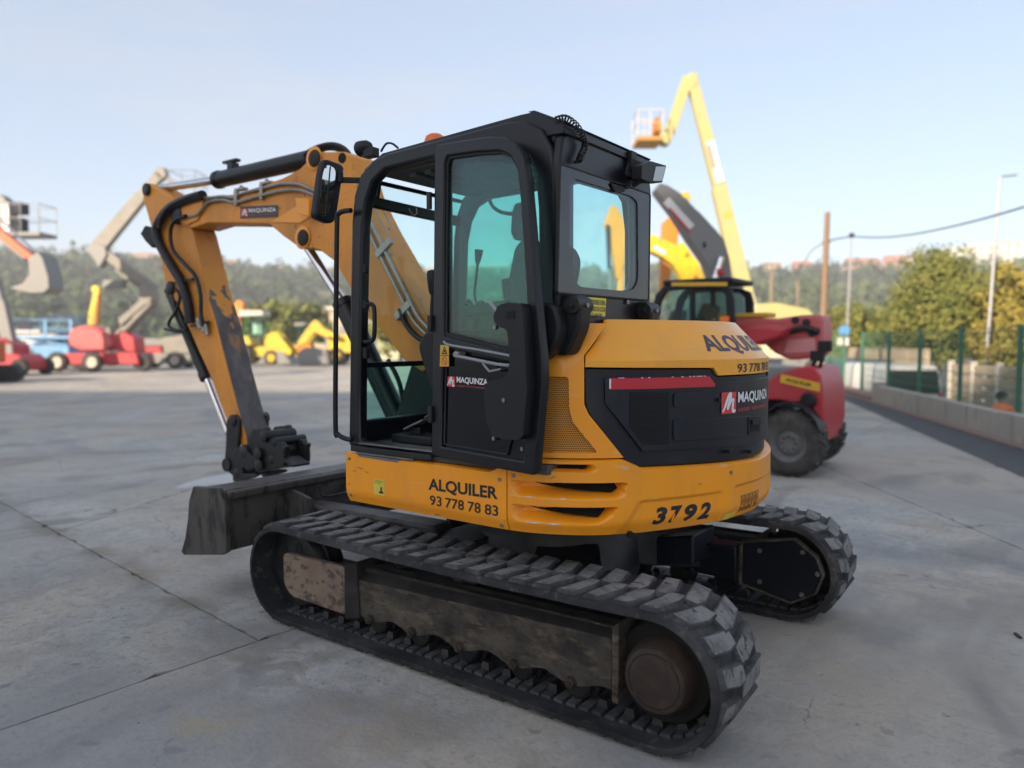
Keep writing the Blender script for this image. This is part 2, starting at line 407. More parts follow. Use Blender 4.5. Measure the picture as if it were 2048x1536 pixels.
def lettering(name, text, mapf, mat, parent, bold=0.0, cuts=0, shear=0.0, label=None):
    """text fitted to the unit square and mapped on a surface by mapf(u, v)"""
    cu = bpy.data.curves.new('t', 'FONT'); cu.body = text; cu.offset = bold; cu.resolution_u = 3; cu.shear = shear
    o = bpy.data.objects.new('t', cu); COL.objects.link(o)
    dg = bpy.context.evaluated_depsgraph_get()
    me = bpy.data.meshes.new_from_object(o.evaluated_get(dg))
    bpy.data.objects.remove(o); bpy.data.curves.remove(cu)
    bm = bmesh.new(); bm.from_mesh(me)
    xs = [v.co.x for v in bm.verts]; ys = [v.co.y for v in bm.verts]
    x0, x1, y0, y1 = min(xs), max(xs), min(ys), max(ys)
    for i in range(1, cuts):
        bmesh.ops.bisect_plane(bm, geom=bm.verts[:] + bm.edges[:] + bm.faces[:], plane_co=(x0 + (x1 - x0) * i / cuts, 0, 0), plane_no=(1, 0, 0), dist=1e-6)
    for v in bm.verts: v.co = mapf((v.co.x - x0) / (x1 - x0), (v.co.y - y0) / (y1 - y0))
    bm.to_mesh(me); bm.free(); me.materials.clear(); me.materials.append(MATS[mat])
    return finish(name, me, parent, 0, 0, label=label)

def words(name, text, mapf, mat, parent, bold=0.0, cuts=0, space=.5):
    tot = sum(space if c == ' ' else 1 for c in text); x = 0; cur = ''; st = 0
    for c in text + ' ':
        if c == ' ':
            a, b = st / tot, (x - .08) / tot
            lettering(name, cur, lambda u, v, a=a, b=b: mapf(a + (b - a) * u, v), mat, parent, bold, cuts)
            x += space; st = x; cur = ''
        else: cur += c; x += 1

def quadmap(a, b, c, d, off):
    """bilinear map: a lower left, b lower right, c upper right, d upper left"""
    a, b, c, d, off = map(Vector, (a, b, c, d, off))
    return lambda u, v: a * (1 - u) * (1 - v) + b * u * (1 - v) + c * u * v + d * (1 - u) * v + off

def tag(o, label, cat, group=None):
    o['label'] = label; o['category'] = cat
    if group: o['group'] = group
    return o
def empty(name, loc, label=None, cat=None, group=None, rz=0.0, world_parts=False):
    o = bpy.data.objects.new(name, None); COL.objects.link(o)
    o.location = loc; o.rotation_euler = (0, 0, rz); o.empty_display_size = 0.3
    if world_parts: o['world_parts'] = 1
    if label: tag(o, label, cat, group)
    return o
# ================================================================== setting
def struct(o): o['kind'] = 'structure'; return o
def DP(px, py, d):
    """point at level depth d from the camera along a line of sight"""
    r = ray(px, py); return CAM + r * (d / r.dot(FH))
WD = Vector((5.0, -11.0, 0)).normalized()          # run of the roadside wall
WN = Vector((-WD.y, WD.x, 0)); WN = WN if WN.x > 0 else -WN   # to the street side
WP = Vector((-1.55, 19.73, 0))

# materials of the place
def concrete_mat():
    mt = bpy.data.materials.new('concrete'); mt.use_nodes = True; MATS['concrete'] = mt
    nt = mt.node_tree; N = nt.nodes; L = nt.links; b = N['Principled BSDF']; b.inputs['Roughness'].default_value = .82
    b.inputs['Specular IOR Level'].default_value = .35
    g = N.new('ShaderNodeNewGeometry'); oi = N.new('ShaderNodeObjectInfo')
    def noise(sc, det=8, st=(1, 1, 1), loc=(0, 0, 0), dist=0.0, rot=0.0):
        mp = N.new('ShaderNodeMapping'); mp.inputs['Scale'].default_value = st; mp.inputs['Location'].default_value = loc; mp.inputs['Rotation'].default_value = (0, 0, rot)
        L.new(g.outputs['Position'], mp.inputs[0])
        n = N.new('ShaderNodeTexNoise'); n.inputs['Scale'].default_value = sc; n.inputs['Detail'].default_value = det; n.inputs['Distortion'].default_value = dist
        L.new(mp.outputs[0], n.inputs['Vector']); return n.outputs['Fac']
    def rng(v, lo, hi, t0=0.0, t1=1.0):
        m = N.new('ShaderNodeMapRange'); m.inputs['From Min'].default_value = lo; m.inputs['From Max'].default_value = hi; m.inputs['To Min'].default_value = t0; m.inputs['To Max'].default_value = t1
        L.new(v, m.inputs['Value']); return m.outputs[0]
    def mix(f, a, c):
        m = N.new('ShaderNodeMix'); m.data_type = 'RGBA'; L.new(f, m.inputs['Factor'])
        if isinstance(a, tuple): m.inputs['A'].default_value = (*a, 1)
        else: L.new(a, m.inputs['A'])
        m.inputs['B'].default_value = (*c, 1); return m.outputs['Result']
    def mul(a, c):
        m = N.new('ShaderNodeMath'); m.operation = 'MULTIPLY'; L.new(a, m.inputs[0])
        if isinstance(c, float): m.inputs[1].default_value = c
        else: L.new(c, m.inputs[1])
        return m.outputs[0]
    c = mix(rng(noise(.45, 6), .38, .60), (0.340, 0.345, 0.329), (0.435, 0.429, 0.402))
    c = mix(rng(noise(1.7, 8, loc=(4, 2, 0)), .45, .70, 0, .75), c, (0.290, 0.289, 0.284))
    c = mix(rng(noise(.55, 7, loc=(9, 1, 0), dist=.6), .45, .66, 0, .80), c, (0.435, 0.359, 0.270))
    c = mix(rng(noise(3.2, 8, (1, .35, 1), (1, 7, 0), .4, .2), .54, .74, 0, .6), c, (0.225, 0.225, 0.218))
    c = mix(rng(noise(2.4, 9, (.25, 1, 1), (2, 3, 0), .5), .56, .72, 0, .5), c, (0.550, 0.534, 0.494))
    c = mix(rng(noise(19, 9), .52, .72, 0, .6), c, (0.174, 0.169, 0.159))
    c = mix(rng(noise(70, 5), .52, .72, 0, .45), c, (0.609, 0.592, 0.541))
    c = mix(rng(noise(3.1, 9, loc=(13, 3, 0), dist=1.5), .54, .60, 0, .38), c, (.24, .235, .225))
    c = mix(rng(noise(5.5, 9, loc=(23, 8, 0), dist=1.0), .58, .63, 0, .4), c, (.46, .45, .43))
    c = mix(rng(noise(6, 5, loc=(3, 3, 3)), .66, .69, 0, .65), c, (0.130, 0.119, 0.105))
    c = mix(rng(noise(.16, 5, loc=(7, 12, 0), dist=1.0), .44, .62, 0, .75), c, (.37, .335, .285))
    c = mix(rng(noise(.33, 7, loc=(17, 2, 0), dist=1.2), .50, .64, 0, .65), c, (.235, .235, .24))
    c = mix(rng(noise(1.1, 9, (1, .5, 1), (5, 22, 0), .8, .5), .55, .66, 0, .6), c, (.20, .195, .185))
    # old rust and oil spots
    c = mix(rng(noise(.9, 4, loc=(31, 8, 0)), .66, .74, 0, .5), c, (.30, .20, .11))
    # spilled powder, mud and dirt with outlines of their own
    for (px, py, rad, am, col, sc_) in ((600, 1335, .42, .85, (.47, .47, .46), 5.0), (560, 1300, .45, .7, (.22, .19, .15), 6.0), (760, 1450, .5, .6, (.33, .27, .20), 3.0), (1620, 1310, .55, .7, (.38, .33, .26), 3.5), (470, 1030, .9, .55, (.36, .29, .22), 2.0), (330, 1150, .8, .55, (.33, .28, .22), 2.2), (250, 1020, .35, .8, (.12, .11, .10), 4.0), (1860, 1180, .7, .5, (.17, .17, .175), 2.5), (1780, 1090, .5, .45, (.16, .165, .17), 2.0), (420, 1440, .3, .5, (.36, .30, .18), 6.0)):
        q = PZ(px, py)
        d = N.new('ShaderNodeVectorMath'); d.operation = 'DISTANCE'; L.new(g.outputs['Position'], d.inputs[0]); d.inputs[1].default_value = (q.x, q.y, 0)
        f = mul(rng(d.outputs['Value'], rad, rad * .25, 0, am), rng(noise(sc_, 9, loc=(px * .1, py * .1, 0), dist=.8), .46, .60))
        c = mix(f, c, col)
    ja, jd = Vector((-1.2, -.19, 0)), Vector((-5.2, .61, 0)).normalized(); jn = Vector((-jd.y, jd.x, 0))
    d = N.new('ShaderNodeVectorMath'); d.operation = 'DOT_PRODUCT'; L.new(g.outputs['Position'], d.inputs[0]); d.inputs[1].default_value = jn
    s = N.new('ShaderNodeMath'); s.operation = 'SUBTRACT'; L.new(d.outputs['Value'], s.inputs[0]); s.inputs[1].default_value = ja.dot(jn)
    a = N.new('ShaderNodeMath'); a.operation = 'ABSOLUTE'; L.new(s.outputs[0], a.inputs[0])
    c = mix(mul(rng(a.outputs[0], .20, .02, 0, .8), rng(noise(2.2, 9, loc=(3, 9, 0), dist=.6), .44, .62)), c, (.20, .18, .145))
    # hairline cracks
    wv = N.new('ShaderNodeMapping'); L.new(g.outputs['Position'], wv.inputs[0])
    dn = N.new('ShaderNodeTexNoise'); dn.inputs['Scale'].default_value = 1.3; dn.inputs['Detail'].default_value = 6; L.new(g.outputs['Position'], dn.inputs['Vector'])
    av = N.new('ShaderNodeVectorMath'); av.operation = 'MULTIPLY_ADD'; L.new(dn.outputs['Color'], av.inputs[0]); av.inputs[1].default_value = (.9, .9, 0); L.new(wv.outputs[0], av.inputs[2])
    vo = N.new('ShaderNodeTexVoronoi'); vo.feature = 'DISTANCE_TO_EDGE'; vo.inputs['Scale'].default_value = .42; L.new(av.outputs[0], vo.inputs['Vector'])
    c = mix(mul(rng(vo.outputs['Distance'], .0028, .0008, 0, .7), rng(noise(.7, 4, loc=(40, 3, 0)), .52, .60)), c, (.11, .10, .09))
    # curved tyre marks
    for (cx, cy, rad, w, am) in ((-13.2, 6.5, 5.6, .16, .55), (-13.2, 6.5, 7.2, .16, .40), (5.0, 12.0, 8.5, .14, .35), (5.0, 12.0, 10.0, .14, .35), (-7.5, 9.8, 4.3, .13, .35), (8.0, 1.5, 5.8, .12, .28), (8.0, 1.5, 4.3, .12, .28)):
        d = N.new('ShaderNodeVectorMath'); d.operation = 'DISTANCE'; L.new(g.outputs['Position'], d.inputs[0]); d.inputs[1].default_value = (cx, cy, 0)
        s = N.new('ShaderNodeMath'); s.operation = 'SUBTRACT'; L.new(d.outputs['Value'], s.inputs[0]); s.inputs[1].default_value = rad
        a = N.new('ShaderNodeMath'); a.operation = 'ABSOLUTE'; L.new(s.outputs[0], a.inputs[0])
        f = mul(rng(a.outputs[0], w, w * .4, 0, am), rng(noise(.6, 6, loc=(cx, cy, 0)), .42, .62)); f = mul(f, rng(noise(14, 4), .3, .6, .4, 1.0))
        c = mix(f, c, (.085, .085, .09))
    tone = N.new('ShaderNodeHueSaturation'); L.new(c, tone.inputs['Color']); L.new(rng(oi.outputs['Random'], 0, 1, .90, 1.08), tone.inputs['Value'])
    L.new(tone.outputs[0], b.inputs['Base Color'])
    bp = N.new('ShaderNodeBump'); bp.inputs['Strength'].default_value = .6; bp.inputs['Distance'].default_value = .008
    ad = N.new('ShaderNodeMath'); ad.operation = 'ADD'; L.new(noise(38, 8), ad.inputs[0]); L.new(mul(noise(4, 8), 2.0), ad.inputs[1])
    L.new(ad.outputs[0], bp.inputs['Height']); L.new(bp.outputs[0], b.inputs['Normal'])
concrete_mat()
M('joint_dirt', (.10, .088, .07), .95, layers=[((.17, .15, .11), 30, .45, .65, .8, Q), ((.04, .04, .035), 12, .5, .6, .8, Q)], bump=(60, .8, .01), rand=False)
M('asphalt', (.055, .058, .066), .85, layers=[((.085, .085, .09), 3, .4, .7, .7, Q), ((.10, .10, .10), 60, .5, .7, .5, Q)], bump=(90, .5, .004), rand=False)
M('earth', (.20, .165, .115), .95, layers=[((.10, .115, .05), .25, .45, .6, .9, Q), ((.26, .22, .16), 2, .45, .7, .5, Q)], rand=False)
M('kerb_red', (.26, .17, .14), .9)
M('wall_concrete', (.36, .34, .30), .9, layers=[((.46, .42, .34), 1.3, .4, .7, .8, Q), ((.17, .155, .14), 4.0, .54, .68, .7, (1.6, 1.6, .16)), ((.06, .055, .05), 30, .62, .75, .6, Q)], bump=(30, .5, .01), rand=False)
M('green_paint', (.035, .14, .085), .5)
M('dark_green', (.018, .04, .03), .5)
M('foliage_olive', (.145, .165, .04), .7, layers=[((.25, .24, .06), 1.1, .45, .65, .9, Q), ((.07, .085, .022), 2.3, .5, .65, .7, Q)], rand=False, spec=.2)
M('foliage_yellow', (.28, .225, .045), .7, layers=[((.18, .17, .035), 1.3, .45, .65, .9, Q), ((.10, .105, .025), 2.6, .5, .65, .6, Q)], rand=False, spec=.2)
M('foliage_hill', (.045, .075, .026), .9, layers=[((.09, .115, .04), .035, .42, .6, .9, Q), ((.03, .05, .04), .02, .45, .6, .8, Q)], rand=False, spec=.1)
M('hill_soil', (.05, .062, .03), .95, layers=[((.16, .14, .08), .02, .56, .66, .8, Q)], rand=False)
M('bark', (.07, .055, .04), .9)
M('cream_wall', (.55, .48, .33), .85)
M('white_wall', (.60, .58, .53), .85)
M('brick_wall', (.42, .20, .13), .85)
M('beige_wall', (.42, .35, .26), .9, layers=[((.3, .26, .2), 1.5, .45, .7, .7, Q)])
M('tile_roof', (.36, .17, .10), .85)
M('win_dark', (.05, .055, .06), .3)
M('cladding', (.52, .51, .49), .6)
M('white_paint', (.50, .50, .49), .8, layers=[((.3, .3, .3), 5, .5, .7, .5, Q)])
M('galvanised', (.36, .37, .38), .5, .5)
M('pole_wood', (.21, .135, .085), .85, layers=[((.42, .34, .24), 1.5, .45, .65, .7, (3, 3, .3))])
M('stone', (.24, .235, .22), .9)

# ground: low land to the horizon, the yard raised above the street
gr = MB().add([(-1500, -400, -1.25), (1200, -400, -1.25), (1200, 1500, -1.25), (-1500, 1500, -1.25)], [(0, 1, 2, 3)]).build('ground', 'earth', None, smooth=0); struct(gr)
w0, w1 = WP - WD * 52, WP + WD * 42
yard = [(w0.x, w0.y), (w1.x, w1.y), (14, -40), (-85, -40), (-85, 62), (w0.x, 62)]
yd = MB().prism(yard, -1.2, -.014, 'z').build('yard', 'joint_dirt', None, smooth=0); struct(yd)

def cut(poly, p, n):
    """split a convex polygon by a line through p with normal n"""
    A, B = [], []
    k = len(poly)
    for i in range(k):
        a, b = poly[i], poly[(i + 1) % k]; da = (a - p).dot(n); db = (b - p).dot(n)
        (A if da >= 0 else B).append(a)
        if (da >= 0) != (db >= 0):
            q = a.lerp(b, da / (da - db)); A.append(q); B.append(q)
    return (A if len(A) > 2 else None), (B if len(B) > 2 else None)
JA, JD = Vector((-1.2, -.19)), Vector((-5.2, .61)).normalized()
JN = Vector((JD.y, -JD.x)); JN = JN if JN.y > 0 else -JN
strips = [[Vector(p) for p in ((-85, -40), (30, -40), (30, 62), (-85, 62))]]
def cut_all(polys, p, n, cond=lambda c: True):
    out = []
    for q in polys:
        c = sum(q, Vector((0, 0))) / len(q)
        if cond(c):
            out += [x for x in cut(q, p, n) if x]
        else: out.append(q)
    return out
polys = cut_all(strips, WP.to_2d(), -WN.to_2d())
polys = [q for q in polys if (sum(q, Vector((0, 0))) / len(q) - WP.to_2d()).dot(WN.to_2d()) < 0]
def rowof(c): return (c - JA).dot(JN)
BD = Vector((.05, 1.0)).normalized(); BN = Vector((BD.y, -BD.x))
polys = cut_all(polys, Vector((-1.10, -.5)), BN)
polys = cut_all(polys, JA, JN, lambda c: c.x < -1.2 + .05 * c.y)
for off in (-24, -16, -8, 9.5, 19, 28.5, 38, 47.5):
    polys = cut_all(polys, JA + JN * off, JN)
for x in (-61.1, -55.1, -49.1, -43.1, -37.1, -31.1, -25.1, -19.1, -13.1, -7.1):
    polys = cut_all(polys, Vector((x, -.5)), BN, lambda c: rowof(c) < 0 and c.x < -1)
CD = Vector((-.7, 1.47)).normalized(); CN = Vector((CD.y, -CD.x))
for x in (-61.4, -54.4, -47.4, -40.4, -33.4, -26.4, -19.4, -12.4, -5.1):
    polys = cut_all(polys, Vector((x, 1.32)), CN, lambda c: rowof(c) > 0 and c.x < -1)
n1 = Vector((2.77, 1.95)).normalized()
polys = cut_all(polys, Vector((.314, 7.28)), n1, lambda c: c.x > -1 and -8 < rowof(c) < 9.5)
# asphalt strip beside the wall
AS0, AS1 = Vector((-2.205, 19.245)), Vector((2.119, 8.389)); an = Vector((-(AS1 - AS0).y, (AS1 - AS0).x)).normalized(); an = an if an.x > 0 else -an
rnd = random.Random(3)
for q in polys:
    keep, _ = cut(q, AS0, -an)
    if not keep: continue
    c = sum(keep, Vector((0, 0))) / len(keep); near = (c - CAM.to_2d()).length < 22
    pts = []
    for i in range(len(keep)):
        a, b = keep[i], keep[(i + 1) % len(keep)]; ln = (b - a).length
        if ln < 1e-3: continue
        t = (b - a) / ln; n = Vector((-t.y, t.x))
        m_ = max(1, int(ln / (.07 if near else 3.0)))
        for j in range(m_):
            p = a.lerp(b, j / m_); d = Vector((c.x - p.x, c.y - p.y))
            jit = rnd.uniform(.003, .010) + (rnd.uniform(.01, .035) if rnd.random() < .06 else 0)
            # inward normal
            nn = n if n.dot(d) > 0 else -n
            p = p + nn * (jit if near else .008)
            pts.append((p.x, p.y))
    MB().prism(pts, -.013, 0.0, 'z').build('concrete_slab', 'concrete', yd, smooth=0)
s0, s1 = AS0 - (AS1 - AS0) * 3, AS1 + (AS1 - AS0) * 1.2
e0, e1 = (WP - WD * 40).to_2d(), (WP + WD * 30).to_2d()
struct(MB().prism([(s0.x, s0.y), (s1.x, s1.y), (e1.x, e1.y), (e0.x, e0.y)], -.012, -.003, 'z').build('asphalt_strip', 'asphalt', None, smooth=0))
kb = (WP + WN * -.28).to_2d()
struct(MB().prism([tuple((kb + WD.to_2d() * t + WN.to_2d() * o)) for t, o in ((-6, 0), (24, 0), (24, .14), (-6, .14))], -.01, .03, 'z').build('kerb', 'kerb_red', None, .01))
# lower street behind the wall
a, b = WP + WN * .6, WP + WN * 40
struct(MB().prism([tuple((WP + WD * t + WN * o).to_2d()) for t, o in ((-60, .5), (40, .5), (40, 26), (-60, 26))], -1.25, -1.10, 'z').build('street', 'asphalt', None, smooth=0))
# pale dried spill beside the blade and loose grit
sp = [PZ(a, b) for a, b in ((352, 976), (372, 966), (400, 958), (440, 950), (485, 945), (520, 946), (540, 952), (480, 966), (430, 970), (395, 975))]
MB().add([(p.x, p.y, .002) for p in catmull(sp, 4, True)], [tuple(range(40))]).build('dried_spill', 'white_paint', yd, smooth=0)
mb = MB()
def pebble(x, y, r):
    vs = []; 
    for i in range(6):
        a = i * math.pi / 3; vs.append((x + r * math.cos(a) * rnd.uniform(.7, 1.2), y + r * math.sin(a) * rnd.uniform(.7, 1.2), 0))
    vs.append((x + rnd.uniform(-.3, .3) * r, y + rnd.uniform(-.3, .3) * r, r * rnd.uniform(.5, .9)))
    mb.add(vs, [(i, (i + 1) % 6, 6) for i in range(6)])
for _ in range(520):
    t = rnd.random()
    if t < .35: p = JA + JD * rnd.uniform(-2, 7) + JN * rnd.gauss(0, .06)
    elif t < .6:
        q = PZ(rnd.gauss(620, 70), rnd.gauss(1345, 28)); p = q.to_2d()
    else:
        q = PZ(rnd.uniform(0, 2048), rnd.uniform(950, 1530)); p = q.to_2d()
    pebble(p.x, p.y, rnd.uniform(.002, .006) if rnd.random() < .93 else rnd.uniform(.007, .013))
g_ = mb.build('gravel', 'stone', None, smooth=0, kind='stuff'); g_['label'] = 'loose grit scattered along the joints of the concrete yard'; g_['category'] = 'gravel'
M('leaf_debris', (.05, .045, .04), .9)
p = PZ(2030, 1268)
tag(MB().bar(p + Vector((0, 0, .006)), p + Vector((.03, -.07, .008)), .018, .010).build('wood_chip', 'leaf_debris', None, .003), 'small dark splinter of wood lying on the concrete at the right edge', 'wood chip')

# unseen building added behind the camera, sized to shade the front of the yard
SH_D, SH_B = 24.5, 60.0
SH_H = (SH_D + SH_B) * math.tan(SUN_EL) / math.cos(SUN_OFF)
wc = Vector((CAM.x, CAM.y, 0)) - FH * SH_B
wh = empty('shade_building', wc, 'unseen grey building added behind the viewpoint to shade the yard', 'building', rz=math.atan2(RT.y, RT.x))
MB().prism([(-125, -14), (-37, -14), (-37, 0), (-125, 0)], -.02, SH_H, 'z').build('wall', 'cladding', wh)
MB().prism([(-125.3, -14.3), (-36.7, -14.3), (-36.7, -.02), (-125.3, -.02)], SH_H + .002, SH_H + .25, 'z').build('roof', 'galvanised', wh)
for x in (-100, -75, -50):
    MB().box((x, .03, 2.4), (5, .1, 4.8)).build('shutter_door', 'white_wall', wh)

# ------------------------------------------------------------------ roadside wall, fence
wl = empty('roadside_wall', WP, 'low weathered concrete wall along the asphalt strip, streaked with dirt', 'wall', rz=math.atan2(WD.y, WD.x))
for i in range(9):
    x0 = i * 2.6; MB().prism([(x0 + .012, -.10), (x0 + 2.588, -.10), (x0 + 2.588, .12), (x0 + .012, .12)], -.30, .46 + .008 * math.sin(i * 2.3), 'z').build('wall_panel', 'wall_concrete', wl, .012)
MB().prism([(-.15, -.09), (23.4, -.09), (23.4, .10), (-.15, .10)], -1.2, .43, 'z').build('wall_core', 'wall_concrete', wl)
MB().prism([(-.32, -.14), (-.01, -.14), (-.01, .14), (-.32, .14)], -.2, .54, 'z').build('end_post', 'wall_concrete', wl, .02)
def fence(label, ts, off, z0, z1, thick, group=None):
    f = empty('wire_fence', WP + WN * off, label, 'fence', group, rz=math.atan2(WD.y, WD.x))
    for t in ts: MB().box((t, 0, (z0 + z1) / 2), (thick, thick, z1 - z0)).build('post', 'green_paint', f, .006)
    for a, b in zip(ts[:-1], ts[1:]):
        mb = MB(); n = int((b - a) / .10); k = int((z1 - max(z0, -.2)) / .2)
        for i in range(1, n): mb.box((a + (b - a) * i / n, 0, (z1 + max(z0, -.2)) / 2), (.007, .007, z1 - max(z0, -.2) - .04))
        for i in range(k + 1): mb.box(((a + b) / 2, .005, max(z0, -.2) + .03 + i * .2), (b - a, .009, .012))
        mb.build('mesh_panel', 'green_paint', f, kind='stuff', smooth=0)
    return f
def t_of(px, off):
    d = ray(px, 700); o = WP + WN * off; c = CAM.to_2d(); dd = d.to_2d(); w = WD.to_2d()
    # c + s dd = o + t w
    den = dd.x * -w.y + dd.y * w.x; r = o.to_2d() - c
    return (dd.x * r.y - dd.y * r.x) / den
fence('green wire mesh fence on the low wall, between the white van and the yard', [t_of(p, .2) for p in (1725, 1778, 1840, 1922, 2040, 2120)], .2, -.3, 1.95, .075)
f2 = fence('far run of green wire fence beyond the end of the low wall', [-17, -14, -11, -8, -5.4], .2, -.1, 1.95, .07)
struct(MB().prism([tuple((WP + WD * t + WN * o).to_2d()) for t, o in ((-24, -.2), (-.4, -.2), (-.4, .3), (-24, .3))], -1.2, .16, 'z').build('verge', 'kerb_red', None, .03))

# ------------------------------------------------------------------ hills, woods, far houses
def ridge(a):
    """ridge height seen at picture column a"""
    pts = [(-900, 530), (-300, 510), (0, 512), (150, 516), (300, 524), (450, 536), (600, 548), (760, 556), (1000, 552), (1300, 546), (1500, 546), (1700, 542), (1900, 536), (2100, 530), (2600, 520), (3200, 530)]
    for (x0, y0), (x1, y1) in zip(pts[:-1], pts[1:]):
        if x0 <= a <= x1: return y0 + (y1 - y0) * (a - x0) / (x1 - x0)
    return 530
HD0, HD1 = 120.0, 380.0
def hill(px, d):
    top = 1.66 + (682.5 - ridge(px)) * HD1 / FPX - 5.0
    k = smooth01((d - HD0) / (HD1 - HD0)) if d < HD1 else 1 - .25 * smooth01((d - HD1) / 200)
    return -1.3 + (top + 1.3) * (k ** 1.1) + 1.6 * math.sin(px * .013 + d * .05) * math.sin(d * .031 + px * .004) * k
def smooth01(t): t = max(0, min(1, t)); return t * t * (3 - 2 * t)
vs = []; fs = []; NX, ND = 110, 26
for i in range(NX + 1):
    px = -1300 + 5200 * i / NX
    for j in range(ND + 1):
        d = HD0 - 6 + (620 - HD0) * j / ND
        p = CAM + (FH + RT * ((px - 1024) / FPX)) * d; vs.append((p.x, p.y, hill(px, d)))
for i in range(NX):
    for j in range(ND): fs.append((i * (ND + 1) + j, (i + 1) * (ND + 1) + j, (i + 1) * (ND + 1) + j + 1, i * (ND + 1) + j + 1))
struct(MB().add(vs, fs).build('hills', 'hill_soil', None, smooth=80))
mb = MB(); rw = random.Random(11)
for _ in range(4000):
    px = rw.uniform(-1250, 3850); d = HD0 + 4 + (HD1 + 25 - HD0) * rw.random() ** .8
    p = CAM + (FH + RT * ((px - 1024) / FPX)) * d; z = hill(px, d); rr = rw.uniform(2.2, 4.6); hh = rr * rw.uniform(.9, 1.5)
    for _ in range(24):
        u = Vector((rw.gauss(0, 1), rw.gauss(0, 1), rw.gauss(0, 1))).normalized(); q = Vector((p.x, p.y, z + hh * .7)) + Vector((u.x * rr, u.y * rr, u.z * hh)) * rw.uniform(.55, 1)
        s = rw.uniform(.5, 1.15); t = (u + Vector((rw.gauss(0, .5), rw.gauss(0, .5), rw.gauss(0, .5)))).normalized(); a = t.orthogonal().normalized() * s; b = t.cross(a)
        mb.add([q - a - b, q + a - b * .6, q + a + b, q - a * .7 + b], [(0, 1, 2, 3)])
wd = mb.build('woods', 'foliage_hill', None, smooth=0, kind='stuff'); wd['label'] = 'hazy green wood covering the far hillside'; wd['category'] = 'woods'

WINS = {}
def far_house(px0, px1, pt, pb, d, wall, roof, label, fl=None, cols=None, pitched=False):
    k = d / FPX; w = (px1 - px0) * k; zt = 1.663 + (682.5 - pt) * k; zb = 1.663 + (682.5 - pb) * k
    c = CAM + (FH + RT * (((px0 + px1) / 2 - 1024) / FPX)) * d
    e = empty('hill_house', (c.x, c.y, zb), label, 'building', 'houses along the far ridge', rz=math.atan2(RT.y, RT.x))
    h = zt - zb; dp = max(8, w * .5)
    MB().prism([(-w / 2, 0), (w / 2, 0), (w / 2, dp), (-w / 2, dp)], -12, h, 'z').build('wall', wall, e)
    if pitched: MB().add([(-w / 2 - .4, -.4, h), (w / 2 + .4, -.4, h), (w / 2 + .4, dp + .4, h), (-w / 2 - .4, dp + .4, h), (-w / 2 - .4, dp / 2, h + 2), (w / 2 + .4, dp / 2, h + 2)], [(0, 1, 5, 4), (2, 3, 4, 5), (1, 2, 5), (3, 0, 4), (3, 2, 1, 0)]).build('roof', roof, e)
    else: MB().prism([(-w / 2 - .2, -.2), (w / 2 + .2, -.2), (w / 2 + .2, dp), (-w / 2 - .2, dp)], h + .01, h + .5, 'z').build('roof', roof, e)
    fl = fl or max(1, round(h / 3.1)); cols = cols or max(2, round(w / 3.6))
    if 'w' not in WINS:
        me = bpy.data.meshes.new('window'); q = MB().box((0, 0, 0), (1.3, .12, 1.4)); me.from_pydata(q.v, [], q.f); me.materials.append(MATS['win_dark']); WINS['w'] = me
    for i in range(fl):
        for j in range(cols):
            o = bpy.data.objects.new('window', WINS['w']); COL.objects.link(o); o.parent = e
            o.location = (-w / 2 + w * (j + .5) / cols, -.03, h * (i + .5) / fl)
    return e
FHS = [(1934, 1996, 492, 540, 360, 'white_wall', 'white_wall', 'white apartment block right of the tall street lamp on the ridge', None, None, False),
       (2000, 2036, 488, 540, 365, 'white_wall', 'tile_roof', 'tallest white apartment tower at the far right of the ridge', None, None, False),
       (1884, 1930, 500, 540, 358, 'white_wall', 'white_wall', 'white block showing above the big olive tree', None, None, False),
       (1776, 1802, 514, 545, 360, 'brick_wall', 'tile_roof', 'red brick house left of the big olive tree on the ridge', None, None, False),
       (1804, 1850, 518, 545, 366, 'white_wall', 'tile_roof', 'pale house on the ridge next to the red brick house', None, None, True),
       (1696, 1756, 524, 548, 362, 'brick_wall', 'tile_roof', 'long terracotta house on the ridge behind the thin lamp pole', None, None, True),
       (1590, 1622, 530, 552, 364, 'brick_wall', 'tile_roof', 'small terracotta house on the ridge left of the wooden pole', None, None, True),
       (1530, 1560, 533, 552, 368, 'cream_wall', 'tile_roof', 'small cream house on the ridge left of the terracotta houses', None, None, True),
       (936, 1046, 534, 556, 370, 'white_wall', 'white_wall', 'long white slab block on the ridge seen through the cab door glass', 4, 16, False),
       (800, 842, 540, 560, 368, 'brick_wall', 'tile_roof', 'brick block on the ridge seen through the cab front window', None, None, False),
       (846, 870, 540, 560, 372, 'brick_wall', 'tile_roof', 'smaller brick block on the ridge at the edge of the cab door', None, None, False),
       (552, 572, 540, 566, 366, 'cream_wall', 'tile_roof', 'cream house on the wooded ridge between arm and cab', None, None, True),
       (574, 592, 546, 572, 350, 'white_wall', 'white_wall', 'narrow white house on the wooded ridge between arm and cab', None, None, False),
       (640, 668, 544, 560, 368, 'brick_wall', 'tile_roof', 'low terracotta house on the ridge just left of the cab', None, None, True),
       (440, 470, 528, 548, 370, 'cream_wall', 'tile_roof', 'pale house on the ridge just right of the arm', None, None, True),
       (268, 300, 514, 535, 372, 'white_wall', 'tile_roof', 'white house on the ridge left of the arm', None, None, True),
       (304, 330, 516, 536, 368, 'brick_wall', 'tile_roof', 'reddish house on the ridge close to the arm', None, None, True)]
for h in FHS: far_house(*h)

